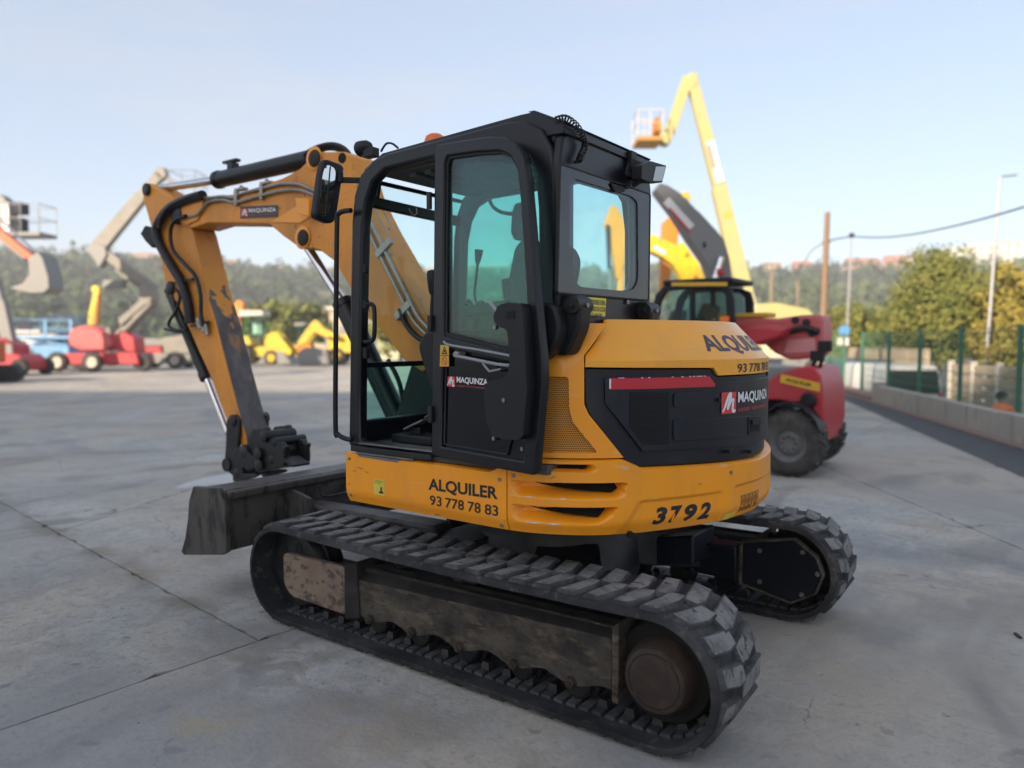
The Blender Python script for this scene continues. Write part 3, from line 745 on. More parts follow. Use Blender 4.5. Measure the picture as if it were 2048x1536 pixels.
# ------------------------------------------------------------------ trees
def tree(name, label, base, height, crown_c, crown_r, mat, leaves, seed, group=None, leaf=.13, trunk=.16):
    r = random.Random(seed)
    e = empty(name, base, label, 'tree', group)
    mb = MB()
    top = Vector((0, 0, crown_c)); mb.tube([(0, 0, -.2), (.06, .03, crown_c * .35), (-.04, .05, crown_c * .7), (0, 0, crown_c)], lambda t: trunk * (1 - .6 * t), 8, 4)
    cl = []
    for i in range(64):
        u = Vector((r.gauss(0, 1), r.gauss(0, 1), r.gauss(0, .9))).normalized(); q = r.uniform(.45, .92)
        c = Vector((u.x * crown_r[0] * q, u.y * crown_r[1] * q, crown_c + u.z * crown_r[2] * q)); cl.append((c, r.uniform(.22, .36) * min(crown_r)))
    for c, _ in cl[:12]:
        mb.tube([(0, 0, crown_c * .55), (c.x * .4, c.y * .4, (crown_c * .55 + c.z) / 2), c], lambda t: trunk * .35 * (1 - .8 * t), 5, 3)
    mb.build('trunk', 'bark', e)
    mb = MB()
    for i in range(leaves):
        c, rr = cl[i % len(cl)]
        u = Vector((r.gauss(0, 1), r.gauss(0, 1), r.gauss(0, .8))).normalized()
        q = c + u * rr * r.uniform(.5, 1.12); t = (u + Vector((r.gauss(0, .6), r.gauss(0, .6), r.gauss(0, .6) + .4))).normalized()
        s = leaf * r.uniform(.6, 1.3); a = t.orthogonal().normalized(); a = (Matrix.Rotation(r.uniform(0, 6.28), 3, t) @ a) * s; b = t.cross(a) * .62
        mb.add([q - a, q - b, q + a, q + b], [(0, 1, 2, 3)])
    mb.build('crown', mat, e, smooth=0)
    return e
def at_px(px, d, z=-1.1):
    p = CAM + (FH + RT * ((px - 1024) / FPX)) * d; return Vector((p.x, p.y, z))
TG = 'trees along the street'
tree('broad_tree', 'large round olive-green tree behind the green fence, left of the tall street lamp', at_px(1872, 34), 7, 4.0, (2.6, 2.6, 2.75), 'foliage_olive', 26000, 1, TG, leaf=.085)
tree('broad_tree', 'yellowish tree at the right edge behind the tall street lamp', at_px(2044, 30), 6, 3.6, (1.9, 1.9, 2.5), 'foliage_yellow', 15000, 2, TG, leaf=.10)
tree('broad_tree', 'small round tree between the wooden pole and the large olive tree', at_px(1708, 40), 5, 3.4, (1.7, 1.7, 1.75), 'foliage_olive', 9000, 3, TG, leaf=.10)
tree('broad_tree', 'low yellowish tree touching the right edge of the fence', at_px(2100, 27), 5, 2.2, (1.9, 1.9, 2.0), 'foliage_yellow', 11000, 4, TG, leaf=.09)
tree('broad_tree', 'leafy tree rising behind the yellow backhoe loader', at_px(540, 75, -.1), 6, 3.6, (3.2, 3.0, 2.6), 'foliage_olive', 4500, 5, 'trees behind the parked machines', leaf=.25)
tree('broad_tree', 'dark tree behind the yellow loader with the black bucket', at_px(608, 78, -.1), 6, 3.4, (2.6, 2.6, 2.6), 'foliage_olive', 3500, 6, 'trees behind the parked machines', leaf=.25)
tree('broad_tree', 'light green tree seen through the cab beside the boom', at_px(800, 60, -.1), 6, 3.0, (2.6, 2.6, 2.3), 'foliage_yellow', 3500, 8, 'trees behind the parked machines', leaf=.25)

# ------------------------------------------------------------------ street furniture on the right
def pole_top(px_top, py_top, px_bot, d):
    a = at_px(px_bot, d); k = d / FPX; z = 1.663 + (682.5 - py_top) * k; b = at_px(px_top, d); b.z = z; return a, b
a, b = pole_top(1987, 358, 1968, 29)
lp = empty('street_lamp', a, 'tall grey street lamp with flat head rising out of the trees', 'street lamp')
v = b - a
MB().tube([(0, 0, 0), v * .5, v], lambda t: .075 - .03 * t, 10, 2).build('post', 'galvanised', lp)
MB().bar(v, v + RT * .62 + Vector((0, 0, .06)), .16, .05, w2=.22).build('lamp_head', 'galvanised', lp, .02)
a, b = pole_top(1648, 428, 1641, 27)
wp_ = empty('utility_pole', a, 'brown wooden utility pole carrying the sagging cable', 'utility pole'); v = b - a
MB().tube([(0, 0, 0), v * .5, v], lambda t: .13 - .04 * t, 12, 2).build('shaft', 'pole_wood', wp_)
MB().cyl(v * .86 - RT * .14, v * .86 + RT * .14, .05, n=10).build('insulator', 'galvanised', wp_)
top_pole = a + v * .86
a, b = pole_top(1697, 474, 1689, 36)
tl = empty('street_lamp', a, 'thin grey lamp column between the wooden pole and the trees', 'street lamp'); v = b - a
MB().tube([(0, 0, 0), v * .5, v], lambda t: .06 - .015 * t, 8, 2).build('post', 'galvanised', tl)
MB().box(v + Vector((0, 0, .05)), (.22, .22, .16)).build('lamp_head', 'black_plastic', tl, .03)
M('sign_blue', (.10, .28, .55), .5)
sg = empty('road_sign', at_px(1686, 35.5), 'small blue and white road sign in front of the thin lamp column', 'sign')
MB().cyl((0, 0, 0), (0, 0, 2.7), .03, n=8).build('post', 'galvanised', sg)
c0 = Vector((0, 0, 3.25)); MB().cyl(c0 - FH * .03, c0 - FH * .06, .26, n=24).build('disc', 'sign_blue', sg)
MB().box(Vector((0, 0, 2.75)) - FH * .04, (.5, .5, .36), Matrix.Rotation(0, 3, 'Z')).build('plate', 'white_wall', sg)
for (px, py, d, nm) in ((1540, 530, 60, 'thin brown pole left of the wooden utility pole, in front of the hill'), (1592, 560, 70, 'short thin pole beside the wooden utility pole, in front of the hill')):
    a, b = pole_top(px, py, px, d); e = empty('utility_pole', a, nm, 'utility pole'); MB().tube([(0, 0, 0), (b - a) * .5, b - a], .09, 8, 2).build('shaft', 'pole_wood', e)
# cables
cb1 = [top_pole] + [DP(px, py, d) for px, py, d in ((1697, 474, 26.6), (1760, 475, 25), (1830, 468, 23), (1930, 447, 20), (2048, 414, 17), (2180, 370, 14))]
ce = cb1[-1]
wp2 = empty('utility_pole', (ce.x, ce.y, -1.1), 'wooden utility pole past the right edge that holds the near end of the cable', 'utility pole')
MB().tube([(0, 0, 0), (0, 0, 3), (0, 0, ce.z + 1.6)], lambda t: .13 - .04 * t, 12, 2).build('shaft', 'pole_wood', wp2)
tag(MB().tube(cb1, .022, 6, 6).build('overhead_cable', 'hose', None), 'overhead cable sagging from the wooden pole to the right edge', 'cable')
cb2 = [top_pole] + [DP(px, py, d) for px, py, d in ((1625, 500, 29), (1606, 528, 33), (1588, 546, 40), (1570, 558, 50))]
tag(MB().tube(cb2, .016, 6, 6).build('overhead_cable', 'hose', None), 'overhead cable dropping from the wooden pole to the left', 'cable')

# cream house and beige wall beyond the street
c = at_px(1662, 58, -1.1)
hs = empty('house', c, 'cream gabled house with terracotta roof behind the wooden pole', 'building', rz=math.atan2(RT.y, RT.x) + .5)
MB().prism([(-2.6, 0), (2.6, 0), (2.6, 3.2), (0, 4.6), (-2.6, 3.2)], 0, 7).build('wall', 'cream_wall', hs)
MB().add([(-3, -.3, 3.05), (0, -.3, 4.75), (3, -.3, 3.05), (-3, 7.3, 3.05), (0, 7.3, 4.75), (3, 7.3, 3.05)], [(0, 1, 4, 3), (1, 2, 5, 4)]).build('roof', 'tile_roof', hs)
for x in (-1.2, 1.2): MB().box((x, -.03, 1.9), (.9, .1, 1.2)).build('window', 'win_dark', hs)
a, b = at_px(1640, 44, -1.1), at_px(1850, 30, -1.1)
bw = empty('garden_wall', a, 'long beige rendered wall across the street behind the vans', 'wall', rz=math.atan2((b - a).y, (b - a).x)); ln = (b - a).length
for i in range(8):
    x0 = ln * i / 8; MB().prism([(x0 + .02, 0), (x0 + ln / 8 - .02, 0), (x0 + ln / 8 - .02, .2), (x0 + .02, .2)], 0, 2.45, 'z').build('wall_panel', 'beige_wall', bw, .01)
a, b = at_px(1900, 26, -1.1), at_px(2120, 20, -1.1)
bw = empty('garden_wall', a, 'pale slatted boundary wall behind the person in orange', 'wall', rz=math.atan2((b - a).y, (b - a).x)); ln = (b - a).length
for j in range(5):
    MB().prism([(0, 0), (ln, 0), (ln, .1), (0, .1)], .15 + j * .38, .48 + j * .38, 'z').build('board', 'beige_wall', bw, .01)
for i in range(5): MB().box((ln * i / 4, .05, 1.05), (.16, .16, 2.1)).build('post', 'white_wall', bw, .01)
# ================================================================== the excavator
EX = empty('excavator', (0, 1.125, 0), 'orange-yellow crawler excavator with black cab, open door and bare quick coupler, standing in front', 'excavator', world_parts=True)

# ---------------------------------------------------------------- tracks
TA, TR, TZ = 1.188, 0.285, 0.017 + 0.285
LEN_S, LEN_C = 2 * TA, math.pi * TR
TLEN = 2 * (LEN_S + LEN_C)
def tpath(s):
    s %= TLEN
    if s < LEN_S:
        x = -TA + s; sag = 0.016 * (1 - (x / TA) ** 2)
        return Vector((x, 0, TZ + TR - sag)), Vector((0, 0, 1))
    s -= LEN_S
    if s < LEN_C:
        a = math.pi / 2 - s / TR
        return Vector((TA + TR * math.cos(a), 0, TZ + TR * math.sin(a))), Vector((math.cos(a), 0, math.sin(a)))
    s -= LEN_C
    if s < LEN_S:
        return Vector((TA - s, 0, TZ - TR)), Vector((0, 0, -1))
    s -= LEN_S
    a = -math.pi / 2 - s / TR
    return Vector((-TA + TR * math.cos(a), 0, TZ + TR * math.sin(a))), Vector((math.cos(a), 0, math.sin(a)))

def lug_mesh(sign, seed=0):
    rj = random.Random(seed); J = lambda k: rj.uniform(-k, k)
    """one tread block: local x along the belt, y across, z outward"""
    b = [(-.066, -.205), (.030, -.205), (.064, -.06), (.064, .022), (-.030, .022), (-.040, -.05)]
    t = [(-.058, -.199), (.022, -.199), (.055, -.058), (.055, .015), (-.022, .015), (-.032, -.052)]
    n = len(b); mb = MB(); h = .017
    vs = [(x + J(.003), (y + J(.003)) * sign, -.006) for x, y in b] + [(x + J(.007), (y + J(.007)) * sign, h + J(.003)) for x, y in t]
    sides = [(i, (i + 1) % n, n + (i + 1) % n, n + i) for i in range(n)]; top = [tuple(range(n, 2 * n))]
    if sign < 0: sides = [f[::-1] for f in sides]; top = [f[::-1] for f in top]
    mb.add(vs, sides, 0); mb.f += top; mb.mi += [1]
    me = bpy.data.meshes.new('tread_lug'); me.from_pydata(mb.v, [], mb.f)
    me.materials.append(MATS['rubber_lug']); me.materials.append(MATS['rubber_worn']); me.polygons.foreach_set('material_index', mb.mi)
    bm = bmesh.new(); bm.from_mesh(me); bmesh.ops.remove_doubles(bm, verts=bm.verts[:], dist=1e-5)
    ed = [e for e in bm.edges if len(e.link_faces) == 2]
    bmesh.ops.bevel(bm, geom=ed, offset=.007, segments=2, affect='EDGES', profile=.6)
    bm.to_mesh(me); bm.free()
    me.update(); me.shade_smooth(); me.set_sharp_from_angle(angle=R(50))
    return me
LUGS = {1: [lug_mesh(1, k) for k in range(7)], -1: [lug_mesh(-1, 20 + k) for k in range(7)]}
def place(name, me, mat4, parent):
    o = bpy.data.objects.new(name, me); COL.objects.link(o); o.parent = parent; o.matrix_local = mat4; return o

def crawler(y0, y1, near):
    yc = (y0 + y1) / 2; mb = MB(); n = 150
    prof = [(y0, -.024), (y0 + .006, -.006), (y0 + .016, 0), (y1 - .016, 0), (y1 - .006, -.006), (y1, -.024), (y1, -.032), (y0, -.032)]
    k = len(prof); vs = []; fs = []
    for i in range(n):
        p, nn = tpath(TLEN * i / n)
        vs += [(p.x + nn.x * h, y, p.z + nn.z * h) for y, h in prof]
    for i in range(n):
        j = (i + 1) % n
        fs += [(i * k + q, i * k + (q + 1) % k, j * k + (q + 1) % k, j * k + q) for q in range(k)]
    mb.add(vs, fs)
    belt = mb.build('rubber_track', 'rubber_track', EX, smooth=35)
    NL = 50; pitch = TLEN / NL
    for i in range(NL):
        for row in (0, 1):
            s = (i + row * .5 + .13) * pitch
            p, nn = tpath(s); T = Vector((nn.z, 0, -nn.x))
            mt = Matrix(((T.x, 0, nn.x, p.x), (0, 1, 0, yc), (T.z, 0, nn.z, p.z), (0, 0, 0, 1)))
            place('tread_lug', LUGS[1 if row == 0 else -1][(i * 5 + row * 3) % 7], mt, belt)
    # inner core bars on the lower run and at the rear bend
    if 'bar' not in LUGS:
        m2 = MB().box((0, 0, .007), (.046, .27, .014)); me = bpy.data.meshes.new('core_bar'); me.from_pydata(m2.v, [], m2.f); me.materials.append(MATS['rubber_lug'])
        m3 = MB().add([(-.03, -.028, 0), (.03, -.028, 0), (.03, .028, 0), (-.03, .028, 0), (-.018, -.016, .045), (.018, -.016, .045), (.018, .016, .045), (-.018, .016, .045)], [(0, 1, 5, 4), (1, 2, 6, 5), (2, 3, 7, 6), (3, 0, 4, 7), (4, 5, 6, 7)])
        me2 = bpy.data.meshes.new('guide_tooth'); me2.from_pydata(m3.v, [], m3.f); me2.materials.append(MATS['black_steel'])
        LUGS['bar'] = me; LUGS['tooth'] = me2
    s0 = LEN_S + LEN_C * .45
    step = .0655
    for i in range(int((LEN_S + LEN_C * .7) / step)):
        s = s0 + i * step; p, nn = tpath(s); p = p - nn * .032; T = Vector((-nn.z, 0, nn.x))
        mt = Matrix(((T.x, 0, -nn.x, p.x), (0, 1, 0, yc), (T.z, 0, -nn.z, p.z), (0, 0, 0, 1)))
        place('core_bar', LUGS['bar'], mt, belt)
        if i % 2 == 0:
            for dy in (-.06, .06):
                m4 = mt.copy(); m4[1][3] = yc + dy
                place('guide_tooth', LUGS['tooth'], m4, belt)
    return belt

crawler(0.0, 0.45, True)
crawler(1.80, 2.25, False)

def undercarriage(fl):
    """fl maps the near side's y to this side"""
    Y = (lambda y: y) if fl else (lambda y: 2.25 - y)
    c = 0.225
    # sprocket with teeth and final drive
    mb = MB(); n = 17
    gear = []
    for i in range(n * 4):
        a = 2 * math.pi * i / (n * 4); r = .235 if i % 4 in (1, 2) else .200
        gear.append((TA + r * math.cos(a), TZ + r * math.sin(a)))
    mb.prism(gear, Y(.20), Y(.25))
    mb.lathe((TA, Y(.125), TZ), (0, 1 if fl else -1, 0), [(0, .150), (.0, .205), (.02, .215), (.08, .215)], 32)
    sp = mb.build('sprocket', 'drive_dark', EX, .004)
    hub = MB().lathe((TA, Y(.035), TZ - .005), (0, 1 if fl else -1, 0), [(0, .118), (.003, .128), (.004, .1285), (.0045, .131), (.016, .136), (.05, .150), (.10, .158)], 40).build('hub_cap', 'hub_rust', sp, 0)
    MB().lathe((TA, Y(.0345), TZ - .005), (0, 1 if fl else -1, 0), [(0, .108), (0, .113), (.002, .113), (.002, .108)], 40, caps=False).build('groove_shade', 'void', hub)  # thin dark ring standing in for the shade of a groove
    for q in range(2):
        a = 3.9 + q * 3.3
        MB().cyl((TA + .105 * math.cos(a), Y(.030), TZ + .105 * math.sin(a)), (TA + .105 * math.cos(a), Y(.06), TZ + .105 * math.sin(a)), .013, n=8).build('bolt', 'hub_rust', hub)
    # front idler with holes
    mb = MB()
    mb.lathe((-TA, Y(.13), TZ), (0, 1 if fl else -1, 0), [(0, .05), (.0, .215), (.02, .232), (.055, .236), (.06, .25), (.13, .25), (.135, .236), (.17, .232), (.19, .215), (.19, .05)], 40)
    idl = mb.build('idler', 'black_steel', EX)
    for q in range(6):
        a = q * math.pi / 3 + .3
        MB().cyl((-TA + .14 * math.cos(a), Y(.126), TZ + .14 * math.sin(a)), (-TA + .14 * math.cos(a), Y(.134), TZ + .14 * math.sin(a)), .032, n=14).build('idler_hole', 'void', idl)
    # idler guard block
    gb = rounded([(-1.25, .403), (-.70, .411), (-.70, .140), (-1.18, .150), (-1.25, .215)], .035)
    MB().prism(gb, Y(.085), Y(.13)).build('idler_guard', 'guard_mud', EX, .008)
    MB().prism([(-1.2, .36), (-.6, .36), (-.6, .18), (-1.2, .18)], Y(.131), Y(.33)).build('tension_yoke', 'frame_mud', EX, .01)
    # collar between guard and frame
    MB().prism(rounded([(-.70, .425), (-.60, .46), (-.58, .15), (-.70, .12)], .02), Y(.075), Y(.34)).build('frame_collar', 'frame_dark', EX, .012)
    # main frame
    bot = []
    rollers = (-.50, -.19, .13, .46, .77)
    xs = [-.60 + i * 1.57 / 60 for i in range(61)]
    for x in xs:
        d = min(abs(x - q) for q in rollers)
        bot.append((x, .148 + .032 * min(1, max(0, (d - .04) / .10)) ** 1.0))
    poly = bot + [(.97, .405), (-.60, .36)]
    mb = MB().prism(poly, Y(.088), Y(.125))
    fr = mb.build('track_frame', 'frame_mud', EX, .006)
    mb = MB()
    s = 1 if fl else -1
    a = [(-.60, Y(.090), .357), (.97, Y(.090), .402), (.97, Y(.19), .455), (-.45, Y(.19), .435), (-.60, Y(.19), .43)]
    b = [(x, y, z - .03) for x, y, z in a]
    fs = [(0, 1, 2, 3, 4), (9, 8, 7, 6, 5), (0, 5, 6, 1), (1, 6, 7, 2), (2, 7, 8, 3), (3, 8, 9, 4), (4, 9, 5, 0)]
    if not fl: fs = [f[::-1] for f in fs]
    mb.add(a + b, fs).build('sloped_cover', 'frame_dark', fr, .004)
    MB().prism([(-.6, .42), (.97, .44), (.97, .22), (-.6, .22)], Y(.14), Y(.33)).build('frame_beam', 'frame_dark', fr, .01)
    # rear end plate
    MB().prism(rounded([(.985, .47), (1.015, .49), (1.015, .14), (.985, .145)], .01), Y(.06), Y(.34)).build('end_plate', 'frame_mud', fr, .01)
    for x in rollers:
        ro = MB().lathe((x, Y(.13), .128), (0, s, 0), [(0, .05), (.01, .062), (.055, .066), (.06, .085), (.07, .085), (.075, .062), (.125, .062), (.13, .085), (.14, .085), (.145, .066), (.19, .06), (.2, .05)], 20).build('track_roller', 'black_steel', EX)
        bo = MB().cyl((x, Y(.060), .165), (x, Y(.09), .165), .024, .028, 6).cyl((x, Y(.052), .165), (x, Y(.062), .165), .013, n=8)
        bo.build('bolt', 'hub_rust', fr, .003)
    MB().lathe((.06, Y(.15), .50), (0, s, 0), [(0, .03), (.0, .042), (.15, .042), (.15, .03)], 18).build('carrier_roller', 'black_steel', EX)
    MB().box((.06, Y(.26), .45), (.09, .05, .12)).build('roller_bracket', 'frame_mud', fr, .005)
undercarriage(True)
undercarriage(False)

# travel motor cover seen on the inner side of the far track
cp = xz([(1487, 1085), (1590, 1080), (1632, 1115), (1645, 1150), (1630, 1185), (1583, 1202), (1485, 1165)], 1.80)
cov = MB().prism(cp, 1.79, 1.83).build('motor_cover', 'cab_black', EX, .006)
cc = (sum(p[0] for p in cp) / 7, sum(p[1] for p in cp) / 7)
rim = [((p[0] - cc[0]) * 1.07 + cc[0], (p[1] - cc[1]) * 1.07 + cc[1]) for p in cp]
plate('cover_rim', [rim, cp], lambda u, v, w: Vector((u, w, v)), 1.775, 1.83, 'frame_mud', cov, .004)
for (bx, by) in ((1520, 1101), (1606, 1104), (1636, 1148), (1604, 1189), (1520, 1163)):
    p = PY(bx, by, 1.79); MB().cyl((p.x, 1.776, p.z), (p.x, 1.792, p.z), .014, n=8).cyl((p.x, 1.770, p.z), (p.x, 1.78, p.z), .008, n=6).build('bolt', 'bolt_steel', cov)
# near side motor cover mirrored
MB().prism(cp, .42, .46).build('motor_cover', 'cab_black', EX, .006)
# centre frame with four legs, cross box and swing ring
mb = MB()
for sx in (-1, 1):
    for sy in (-1, 1):
        mb.bar((sx * .28, 1.125 + sy * .28, .44), (sx * .58, 1.125 + sy * .80, .34), .34, .22, w2=.42, h2=.20)
mb.lathe((0, 1.125, .30), (0, 0, 1), [(0, .42), (.0, .52), (.18, .50), (.24, .46), (.33, .46), (.33, .40)], 40)
mb.build('centre_frame', 'black_steel', EX, .012)
lp = xz([(1318, 1072), (1392, 1068), (1392, 1128), (1318, 1128)], 1.50)
MB().prism(rounded(lp, .02), 1.46, 1.80).build('leg_box', 'engine_black', EX, .015)
lp = xz([(1394, 1078), (1476, 1088), (1476, 1158), (1394, 1142)], 1.76)
MB().prism(lp, 1.72, 1.82).prism(xz([(1330, 1073), (1476, 1088), (1476, 1094), (1330, 1080)], 1.72), 1.66, 1.80).build('leg_box', 'cab_black', EX, .006)
mb = MB()
for i in range(44):
    a = 2 * math.pi * i / 44; mb.box((.47 * math.cos(a), 1.125 + .47 * math.sin(a), .69), (.04, .04, .09), Matrix.Rotation(a, 3, 'Z'))
mb.lathe((0, 1.125, .64), (0, 0, 1), [(0, .3), (0, .455), (.12, .455), (.12, .3)], 40)
mb.build('swing_ring', 'black_steel', EX, .003)

# ---------------------------------------------------------------- dozer blade
bp = xz([(390, 972), (382, 1000), (379, 1040), (374, 1075), (366, 1103), (372, 1109), (448, 1109), (457, 1104), (453, 1010), (440, 976)], 0.0)
MB().prism(bp, -.015, .02).build('blade_end_plate', 'blade_steel', EX, .006)
bp2 = [(x, z) for x, z in bp]
MB().prism(bp, 2.23, 2.265).build('blade_end_plate', 'blade_steel', EX, .006)
face = [(-2.03, .715), (-1.99, .62), (-1.985, .50), (-2.03, .38), (-2.17, .275)]
back = [(-2.13, .27), (-1.72, .345), (-1.72, .66), (-1.76, .725)]
bl = MB().prism(face + back, .021, 2.229).build('dozer_blade', 'blade_steel', EX, .02)
MB().bar((-1.71, .03, .70), (-1.71, 2.22, .70), .05, .05).build('top_tube', 'blade_steel', bl, .012)
for y in (.60, 1.65):
    MB().bar((-1.74, y, .50), (-.55, 1.125 + (y - 1.125) * .75, .47), .17, .15, w2=.19, h2=.17).build('blade_arm', 'blade_steel', EX, .02)
    MB().prism([(-1.73, .68), (-1.50, .63), (-1.42, .42), (-1.73, .40)], y - .115, y - .09).build('arm_bracket', 'blade_steel', EX, .004)
MB().cyl((-1.70, 1.0, .60), (-1.1, 1.05, .66), .055, n=18).cyl((-1.1, 1.05, .66), (-.5, 1.1, .70), .075, n=18).build('blade_cylinder', 'blade_steel', EX)
MB().tube([(-1.70, .74, .64), (-1.5, .62, .62), (-1.15, .60, .70), (-.75, .68, .70)], .009, 6).build('blade_hose', 'hose', EX)

# packed dirt left lying on the track frames and shoes
# ---------------------------------------------------------------- house outline
half = [(-.70, .10), (-.45, .098), (-.2, .095), (.05, .092), (.28, .09), (.42, .095), (.55, .122), (.68, .178), (.81, .268), (.92, .392), (1.022, .56), (1.118, .76), (1.185, .96), (1.218, 1.22)]
full = half + [(x, 2.44 - y) for x, y in half[-2::-1]]
OC = [p.to_2d() for p in catmull([(x, y, 0) for x, y in full], 10)]
SL = [0.0]
for i in range(1, len(OC)): SL.append(SL[-1] + (OC[i] - OC[i - 1]).length)
ON = []
for i in range(len(OC)):
    t = (OC[min(i + 1, len(OC) - 1)] - OC[max(i - 1, 0)]).normalized(); ON.append(Vector((t.y, -t.x)))
ST = SL[-1]
import bisect
def O(s, inset=0.0):
    s = min(max(s, 0), ST - 1e-6); i = max(0, bisect.bisect_right(SL, s) - 1); i = min(i, len(OC) - 2)
    k = (s - SL[i]) / (SL[i + 1] - SL[i]); p = OC[i].lerp(OC[i + 1], k); n = ON[i].lerp(ON[i + 1], k)
    return p - n * inset
def TP(s, z, inset):
    p = O(s, inset); return Vector((p.x, p.y, z))
def hit(px, py, inset=0.0):
    if callable(inset):
        i = .05
        for _ in range(20):
            s, z = hit(px, py, i); i = .5 * i + .5 * inset(z)
        return s, z
    d = ray(px, py); D = d.to_2d(); best = None; near = (1e9, 0, 0); dn = D.normalized(); c2 = CAM.to_2d()
    for i in range(len(OC) - 1):
        a = OC[i] - ON[i] * inset; b = OC[i + 1] - ON[i + 1] * inset; e = b - a
        den = D.x * -e.y + D.y * e.x; r = a - c2
        off = abs(r.x * dn.y - r.y * dn.x)
        if off < near[0]: near = (off, SL[i], r.dot(dn) / D.length)
        if abs(den) < 1e-12: continue
        t = (r.x * -e.y + r.y * e.x) / den; k = (D.x * r.y - D.y * r.x) / den
        if t > 0 and -1e-9 <= k <= 1 and (best is None or t < best[0]): best = (t, SL[i] + k * (SL[i + 1] - SL[i]))
    if best is None: best = (near[2], near[1])
    return best[1], CAM.z + best[0] * d.z
def D4(x, y): return (1040 + x / 3.071, 600 + y / 3.071)
def hoodin(z): return .02 + max(0, min(1, (z - 1.575) / .19)) * .18
SC = [i * .035 for i in range(int(ST / .035) + 1)]

def smooth01(t): t = max(0, min(1, t)); return t * t * (3 - 2 * t)
def skirt_top(s):
    s = min(s, ST - s)
    if s < 1.02: return 1.055
    if s < 1.14: return 1.055 + (s - 1.02) / .12 * .073
    if s < 1.66: return 1.128
    if s < 1.76: return 1.128 - (s - 1.66) / .10 * .045
    return 1.083 - (s - 1.76) * .030
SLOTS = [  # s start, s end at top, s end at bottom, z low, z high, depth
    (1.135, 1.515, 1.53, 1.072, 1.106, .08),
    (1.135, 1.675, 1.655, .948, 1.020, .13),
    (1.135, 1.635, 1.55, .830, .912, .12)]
def disp(s, z):
    """how far the skirt surface lies inside the outline"""
    s_ = s
    d = .028 * smooth01((.86 - z) / .09) ** 1.5
    for a, e1, e0, zl, zh, dep in SLOTS:
        if zl < z < zh and a < s_:
            k = (z - zl) / (zh - zl); e = e0 + (e1 - e0) * k
            if s_ < e:
                grow = .45 + .55 * smooth01((s_ - a - .05) / .35)
                d += dep * grow * smooth01(k * 1.5) * smooth01((e - s_) / .05 + .15) * smooth01((s_ - a) / .05)
    # raised number field on the tail
    k = smooth01((s_ - (1.74 + (.94 - z) * -.7)) / .03) * smooth01((2.245 - s_) / .02) * smooth01((.940 - z) / .02)
    d += .014 * k
    k = smooth01((s_ - 2.33) / .03) * smooth01((.955 - z) / .02) * smooth01((2.9 - s_) / .05)
    d += .014 * k
    return d
def skirt(name, s0, s1, mat, ns, nz):
    rows = [i / nz for i in range(nz + 1)]
    vs = []; fs = []; mb = MB(); W = nz + 5
    for i in range(ns + 1):
        s = s0 + (s1 - s0) * i / ns; zt = skirt_top(s); zb = .775
        vs.append(TP(s, zb + .012, .14)); vs.append(TP(s, zb, .045))
        for k in rows:
            z = zb + .006 + (zt - .008 - zb - .006) * k
            vs.append(TP(s, z, disp(s, z)))
        vs.append(TP(s, zt, .012)); vs.append(TP(s, zt - .004, .12))
    for i in range(ns):
        for k in range(W - 1):
            fs.append((i * W + k, (i + 1) * W + k, (i + 1) * W + k + 1, i * W + k + 1))
    n = (ns + 1) * W
    fs.append(tuple(range(W))); fs.append(tuple(range(ns * W, ns * W + W))[::-1])
    return mb.add(vs, fs).build(name, mat, EX, smooth=42)
sk1 = skirt('side_skirt', 0.0, 1.108, 'yellow', 36, 18)
cw = skirt('counterweight', 1.114, ST - 1.114, 'yellow', 260, 64)
skirt('side_skirt', ST - 1.108, ST, 'yellow', 12, 8)
# front nose of the skirt, underside and deck
MB().prism(rounded([(-.70, 1.055), (-.70, .80), (-.655, .775), (-.60, .775), (-.60, 1.05)], .02), .14, .42).build('front_panel', 'yellow', EX, .01)
mb = MB()
ins = [O(ST * i / 90, .10) for i in range(91)]
mb.prism([(p.x, p.y) for p in ins], .80, .86, 'z').build('floor_plate', 'void', EX)
mb = MB().prism([(p.x, p.y) for p in ins], 1.02, 1.05, 'z').build('deck_plate', 'black_steel', EX)
# black wedges standing in for the deep shade inside the scoops
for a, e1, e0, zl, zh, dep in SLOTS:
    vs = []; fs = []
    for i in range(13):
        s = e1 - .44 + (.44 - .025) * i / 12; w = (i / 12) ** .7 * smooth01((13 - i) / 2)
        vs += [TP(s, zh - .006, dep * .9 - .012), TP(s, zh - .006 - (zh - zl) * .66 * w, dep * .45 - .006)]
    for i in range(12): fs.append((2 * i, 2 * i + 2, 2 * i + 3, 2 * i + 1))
    MB().add(vs, fs).build('scoop_shade', 'void', cw)
MB().cyl(TP(1.70, .779, -.004), TP(1.70, .779, .02), .016, n=14).build('drain_hole', 'void', cw)
# lifting marks on the lower edges (bare scratches)
M('scratch', (0.6, 0.58, 0.55), 0.6)
for (s, z, w) in ((1.20, .835, .10), (1.30, .834, .08), (1.20, .952, .06), (1.36, .951, .05)):
    vs = []; n = 9
    for i in range(n):
        t = i / (n - 1); hh = .004 * (1 - abs(2 * t - 1)) * (.6 + .8 * random.random()); ss = s + w * t
        vs += [TP(ss, z - hh, -.0012), TP(ss, z + hh, -.0012)]
    MB().add(vs, [(2 * i, 2 * i + 2, 2 * i + 3, 2 * i + 1) for i in range(n - 1)]).build('paint_chip', 'scratch', cw)

